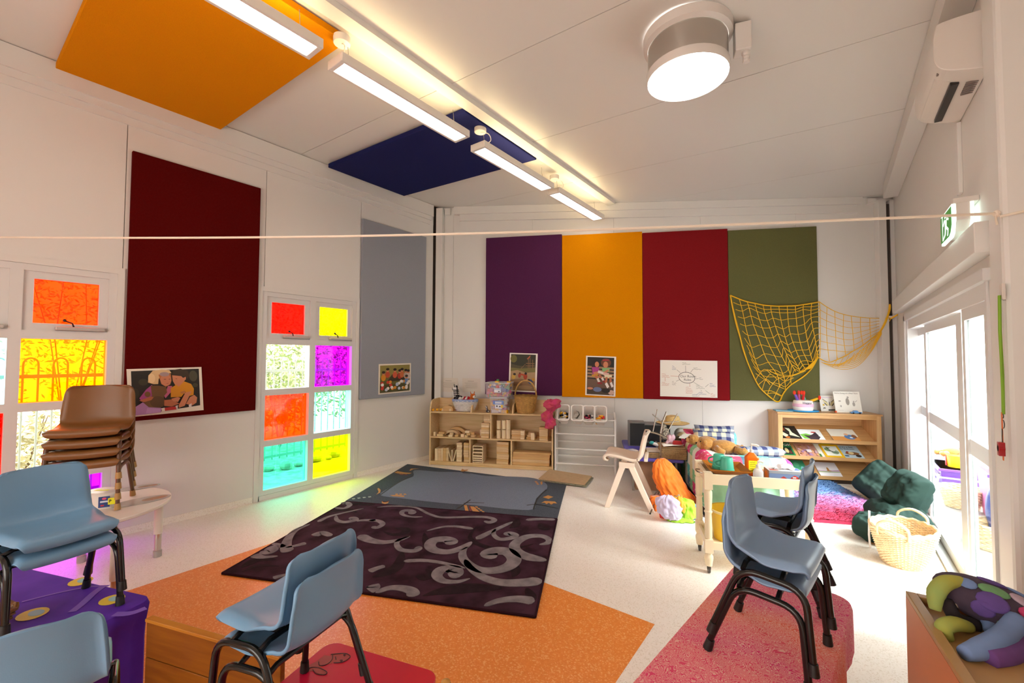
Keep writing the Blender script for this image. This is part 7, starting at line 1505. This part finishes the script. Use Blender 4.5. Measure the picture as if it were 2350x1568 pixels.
# ================================================================ WINDOW SIDE TABLE with the brown chairs
m_wt = mat('white_laminate', '#dcd6cc', .3); TWz = .42; cx_, cy_, rr_ = -4.255, .640, .485
t = thing('round_table', 'low round white table with adjustable legs below the window', 'table', (cx_, cy_, 0))
B().lathe([(0, TWz-.025), (rr_-.006, TWz-.025), (rr_, TWz-.02), (rr_, TWz-.005), (rr_-.005, TWz), (0, TWz)], 48).build('tabletop', m_wt, t, smooth='auto')
m_cht = mat('leg_chrome', '#c4beb6', .15, .85)
for p in (fl(361, 1277), fl(187, 1290), fl(60, 1372), fl(262, 1398)):
    x, y = p.x-cx_, p.y-cy_; lg = B(); lg.cyl((x, y, .17), (x, y, TWz-.025), .027, n=18); lg = lg.build('leg', m_wt, t, smooth='auto'); B().cyl((x, y, .03), (x, y, .17), .022, n=18).build('leg_extension', m_cht, lg, smooth='auto'); B().cyl((x, y, 0), (x, y, .045), .027, n=18).build('foot', mat('grey_foot', '#a8a49e', .5), lg, smooth='auto')
m_pic = mat('mat_picture', '#8d7a64', .18, noise=1, col2='#a06a3c', scale=14)
def place(px0, py0, px1, py1, ky, lab):
    a, c = fl(px0, py0, TWz), fl(px1, py1, TWz); m_ = (a+c)/2; rz = math.atan2(c.y-a.y, c.x-a.x); L_ = (c-a).length/2
    t = thing('placemat', lab, 'placemat', (m_.x, m_.y, TWz+.0005), rz); B().lathe([(0, 0), (L_, 0), (L_, .003), (0, .003)], 36, (0, 0, 0), 1, ky).build('mat_body', mat('placemat_grey', '#b4ada4', .15, noise=.25, scale=6), t)
    B().lathe([(0, .0032), (L_*.45, .0032), (L_*.45, .003)], 20, (L_*.45, 0, 0), 1, ky).build('picture', m_pic, t)
place(252, 1165, 392, 1137, .52, 'oval laminated placemat nearest the edge of the round white table'); place(262, 1128, 368, 1112, .5, 'oval laminated placemat by the wall on the round white table')
fbk, ffr = fl(306, 1133, TWz+.012), fl(268, 1169, TWz+.012); kB = 1.22
pbn = school_chair('school_chair', '', m_bch2, m_btub, m_tip, group='brown chairs on the round table', brown=True)
cb, rb_ = pose(fbk, ffr, 1, kB)
stack(pbn, True, (cb.x, cb.y, TWz+.004), rb_, 4, .072, .0, ['brown plastic chair, lowest of the stack on the round table', 'brown plastic chair, second from the bottom of the stack', 'brown plastic chair, third from the bottom of the stack', 'brown plastic chair, topmost of the stack, its back fully seen'], kB)
q = fl(236, 1163, TWz); t = thing('plastic_tub', 'white oval plastic tub with blue label and yellow notes on the round table', 'tub', (q.x, q.y, TWz+.0005), .5)
B().lathe([(0, 0), (.085, 0), (.10, .10), (0, .10)], 28, (0, 0, 0), 1, .75).build('tub_body', mat('white_tub_plastic', '#e2dcd4', .4), t, smooth='auto'); B().lathe([(0, .116), (.1, .116), (.108, .11), (.108, .1), (.098, .1)], 28, (0, 0, 0), 1, .75).build('lid', mat('tub_lid', '#dcd6ce', .35), t, smooth='auto')
picture('lid_note', t, (-.045, -.03, .1165), (.09, .02, 0), (-.01, .03, 0), (0, 0, 1), [('#e0e020', rec(0, 0, 1, 1))])
fwd = V((math.cos(-.75), math.sin(-.75)*.75, 0)); sd = V((-math.sin(-.75), math.cos(-.75)*.75, 0)).normalized()
picture('label', t, fwd*.098-sd*.03+V((0, 0, .015)), sd*.06, V((0, 0, .075)), fwd, [('#24407c', rec(0, 0, 1, 1)), ('#d85070', ell(.5, .8, .2, .1)), ('#c8d0e0', rec(.15, .45, .85, .6)), ('#c02838', rec(.2, .12, .5, .25))])
picture('note', t, fwd*.1-sd*-.02+V((0, 0, .03)), sd*.04, V((0, 0, .045)), fwd, [('#e4e010', rec(0, 0, 1, 1)), ('#3a3a14', bar(.2, .3, .2, .75, .1)), ('#3a3a14', bar(.2, .75, .45, .65, .1)), ('#3a3a14', bar(.45, .6, .2, .5, .1))])
# ================================================================ OUTSIDE
m_fen = mat('fence_metal', '#a8b8ae', .5); xf2 = LWX-1.75; zg = -.1
tfn = thing('fence', 'pale green pool fence with looped tops outside the coloured windows', 'fence', (xf2, 0, zg))
bar_me = None
for k in range(64):
    y = -1.6+k*.105
    if bar_me is None: o = B().cyl((0, 0, .1), (0, 0, 1.5), .009, n=7).build('fence_bar', m_fen, tfn, loc=(0, y, 0)); bar_me = o
    else: o = bar_me.copy(); C.objects.link(o); o.location = (0, y, 0)
lp_me = None
for k in range(32):
    y = -1.6+(2*k+.5)*.105
    if lp_me is None: lp_me = B().tube([(0, .0525*math.cos(a), 1.5+.0525*math.sin(a)*1.3) for a in [math.pi*j/8 for j in range(9)]], .009, 6).build('fence_loop', m_fen, tfn, loc=(0, y, 0))
    else: o = lp_me.copy(); C.objects.link(o); o.location = (0, y, 0)
for z in (.15, 1.38): B().bx(-.012, .012, -1.65, 5.1, z-.018, z+.018).build('fence_rail', m_fen, tfn)
for y in (-.3, 2.1, 4.5): B().bx(-.03, .03, y-.03, y+.03, 0, 1.5).build('fence_post', m_fen, tfn)
m_rock = mat('garden_rock', '#c8beae', .9, noise=.4, scale=6, bump=.5); rr = random.Random(11)
for k in range(30):
    r = rr.uniform(.05, .11); y = -1.2+k*.2+rr.uniform(-.05, .05); b = B().ball((0, 0, r*.5), (r*rr.uniform(.8, 1.2), r, r*.7), 8, 6, lambda p: p*(1+.12*math.sin(p.x*40+k)+.1*math.sin(p.y*33)))
    o = b.build('garden_rock', m_rock, loc=(xf2+.18+rr.uniform(-.08, .12), y, zg), rot=(0, 0, rr.uniform(0, 6))); tag(o, 'pale rounded rock in the row along the outside fence', 'rock', 'rocks along the fence')
m_leaf = mat('leaf_green', '#b4cc8c', .7, noise=.5, scale=4); m_leaf2 = mat('leaf_olive', '#cccca4', .7, noise=.4, scale=4); m_bark = mat('bark', '#6a5844', .9, noise=.3, scale=20)
def bush(x, y, h, w_, n, m_, lab, seed):
    r = random.Random(seed); t = thing('garden_shrub', lab, 'shrub', (x, y, zg), 0, 'shrubs beyond the fence'); b = B()
    for i in range(5): a = r.uniform(0, 6.28); b.tube([(0, 0, 0), (.2*w_*math.cos(a), .2*w_*math.sin(a), h*.4), (.4*w_*math.cos(a+.4), .4*w_*math.sin(a+.4), h*.85)], [.014, .010, .005], 6)
    b.build('stem', m_bark, t); b = B()
    for i in range(n):
        th, ph, rad = r.uniform(0, 6.28), math.acos(r.uniform(-1, 1)), r.random()**.4; p = V((math.cos(th)*math.sin(ph)*w_*rad, math.sin(th)*math.sin(ph)*w_*rad, h*.55+math.cos(ph)*h*.45*rad)); s_ = r.uniform(.03, .07)
        d = V((r.uniform(-1, 1), r.uniform(-1, 1), r.uniform(-.6, 1))).normalized(); e = d.orthogonal().normalized(); b.add([p, p+d*s_+e*s_*.35, p+d*s_*2, p+d*s_-e*s_*.35], [(0, 1, 2, 3)])
    o = b.build('foliage', m_, t); o['kind'] = 'stuff'
for i, (y, h, w_, n, m_, lab) in enumerate(((-.9, 1.5, .7, 1500, m_leaf2, 'olive shrub beyond the fence, left of the tall window frame'), (.6, 1.0, .55, 900, m_leaf2, 'low olive shrub beyond the fence behind the amber panes'), (2.4, 1.15, .6, 1200, m_leaf2, 'olive shrub beyond the fence behind the clear pane'), (3.6, 2.0, .8, 3200, m_leaf, 'tall green shrub beyond the fence behind the pale blue pane'), (5.0, 2.4, .9, 2600, m_leaf, 'tallest green shrub at the far end of the fence'))): bush(xf2-.95-.3*(i % 2), y, h, w_, n, m_, lab, i)
for i, (y, x) in enumerate(((-2, -11), (1.5, -12), (4.5, -11), (8.0, -12.5), (11, -12))): bush(x, y, 4.2+.5*(i % 2), 2.2, 3500, m_leaf if i % 2 else m_leaf2, 'large tree-like shrub in the background, number %s from the left' % ('one', 'two', 'three', 'four', 'five')[i], 40+i)
# verandah on the right
m_vw = mat('verandah_wall', '#868a8a', .7)
struct('wall_verandah', B().bx(6.2, 6.35, -1, 30, -.03, 2.8), m_vw)
pz = wl(2153, 900, 1.25); struct('trim_10', B().bx(1.2, 1.32, pz.y-.05, pz.y+.05, -.03, 3.0), m_frame)
b = B(); b.bx(6.1, 6.19, 15.5, 18.5, .8, 1.4); o = b.build('noticeboard', mat('white_board', '#e4e6e4', .5), bev=.005); tag(o, 'white board on the verandah wall seen through the glass door', 'board')
def ox(px, py, x): return wl(px, py, x)
m_vt = mat('violet_tub', '#6a3c9c', .4); m_pnk = mat('pink_plastic', '#e08cc0', .4); m_blb = mat('blue_plastic', '#3c58c8', .35)
g_ = ox(2186, 1068, 1.15); t = thing('violet_crate', 'violet plastic tub on a grey stand outside the glass door', 'tub', (1.2, g_.y, -.03))
zt2 = g_.z+.03; b = B(); b.hexa([(-.16, -.26, zt2-.42), (.16, -.26, zt2-.42), (.16, .26, zt2-.42), (-.16, .26, zt2-.42)], [(-.2, -.3, zt2), (.2, -.3, zt2), (.2, .3, zt2), (-.2, .3, zt2)]); b.build('tub_body', m_vt, t); B().bx(-.22, .22, -.32, .32, zt2-.03, zt2).build('rim', m_vt, t, bev=.005)
for z in (zt2-.1, zt2-.28): B().tube([(-.225, -.33, z), (-.225, .33, z), (.225, .33, z), (.225, -.33, z)], .012, 8, closed=True).build('stand_rail', m_cht, t)
for y in (-.31, .31):
    for x in (-.215, .215): B().tube([(x, y, zt2-.06), (x*1.05, y*.8, 0)], .014, 8).build('leg', m_cht, t)
t = thing('toy_bucket', 'yellow toy bucket with a red strap in the violet tub outside', 'bucket', (1.16, g_.y-.1, g_.z+.001)); B().lathe([(0, 0), (.07, 0), (.085, .14), (.08, .14), (0, .13)], 18).build('bucket_body', mat('yellow_toy', '#f0b414', .4), t, smooth='auto'); B().bx(-.0865, -.078, -.02, .01, .01, .14).build('strap', toyc[0], t)
teddy((1.25, g_.y+.12, g_.z+.10), 3.6, 'pale monkey soft toy among the toys outside the glass door', .8)
b = B().lathe([(0, 0), (.06, 0), (.05, .12), (0, .14)], 12); o = b.build('toy_funnel', toyc[1], loc=(1.2, g_.y+.2, g_.z+.001)); tag(o, 'yellow toy funnel in the violet tub outside', 'toy')
h_ = ox(2258, 1082, 1.12); t = thing('pink_crate', 'pink plastic tub beside the blue chair outside the glass door', 'tub', (1.3, h_.y+.10, -.03)); zt3 = h_.z+.03
b = B(); b.hexa([(-.14, -.2, .0), (.14, -.2, .0), (.14, .2, .0), (-.14, .2, .0)], [(-.17, -.23, zt3), (.17, -.23, zt3), (.17, .23, zt3), (-.17, .23, zt3)]); b.build('tub_body', m_pnk, t); B().bx(-.185, .185, -.245, .245, zt3-.03, zt3).build('rim', m_vt, t, bev=.004)
t = thing('toy_scissors', 'red ring handled toy sticking out of the pink tub outside', 'toy', (1.25, h_.y+.02, h_.z)); b = B(); b.tube([(0, .03*math.cos(a), .07+.03*math.sin(a)) for a in [2*math.pi*k/16 for k in range(16)]], .009, 6, closed=True); b.cyl((0, 0, 0), (0, 0, .045), .012, n=8); b.build('ring_handle', toyc[0], t)
i_ = ox(2268, 1170, 1.0); t = thing('blue_chair', 'rounded blue plastic tub chair outside near the door jamb', 'chair', (1.06, i_.y-.02, -.03), .2)
B().ball((0, 0, i_.z+.02), (.06, .16, .22), 20, 14).build('backrest', m_blb, t, smooth=True); B().ball((.12, 0, i_.z-.12), (.16, .16, .07), 18, 10).build('seat', mat('blue_plastic_pale', '#7c90e0', .35), t, smooth=True)
for y in (-.1, .1): B().cyl((.05, y, 0), (.06, y, i_.z-.1), .02, n=10).build('leg', m_blb, t); B().cyl((.2, y, 0), (.18, y, i_.z-.1), .02, n=10).build('leg', m_blb, t)
for i, (px, py, lab) in enumerate(((2196, 1262, 'wicker basket outside, half behind the door stile'), (2274, 1330, 'wicker basket outside, beside the near door jamb'))):
    q = fl(px, py, -.03); q = CAM+(q-CAM)*1.0; x_ = max(.98, q.x); y_ = q.y*x_/q.x if q.x > .1 else q.y
    t = thing('wicker_basket', lab, 'basket', (x_+.05, y_, -.0295)); wicker(B(), [(.12, .01), (.15, .12), (.17, .2)], 14, 14, .009, 1, 1, .006).build('basket_weave', m_wick2, t); B().lathe([(0, 0), (.12, 0), (.12, .012), (0, .012)], 16).build('bottom', m_wick2, t)
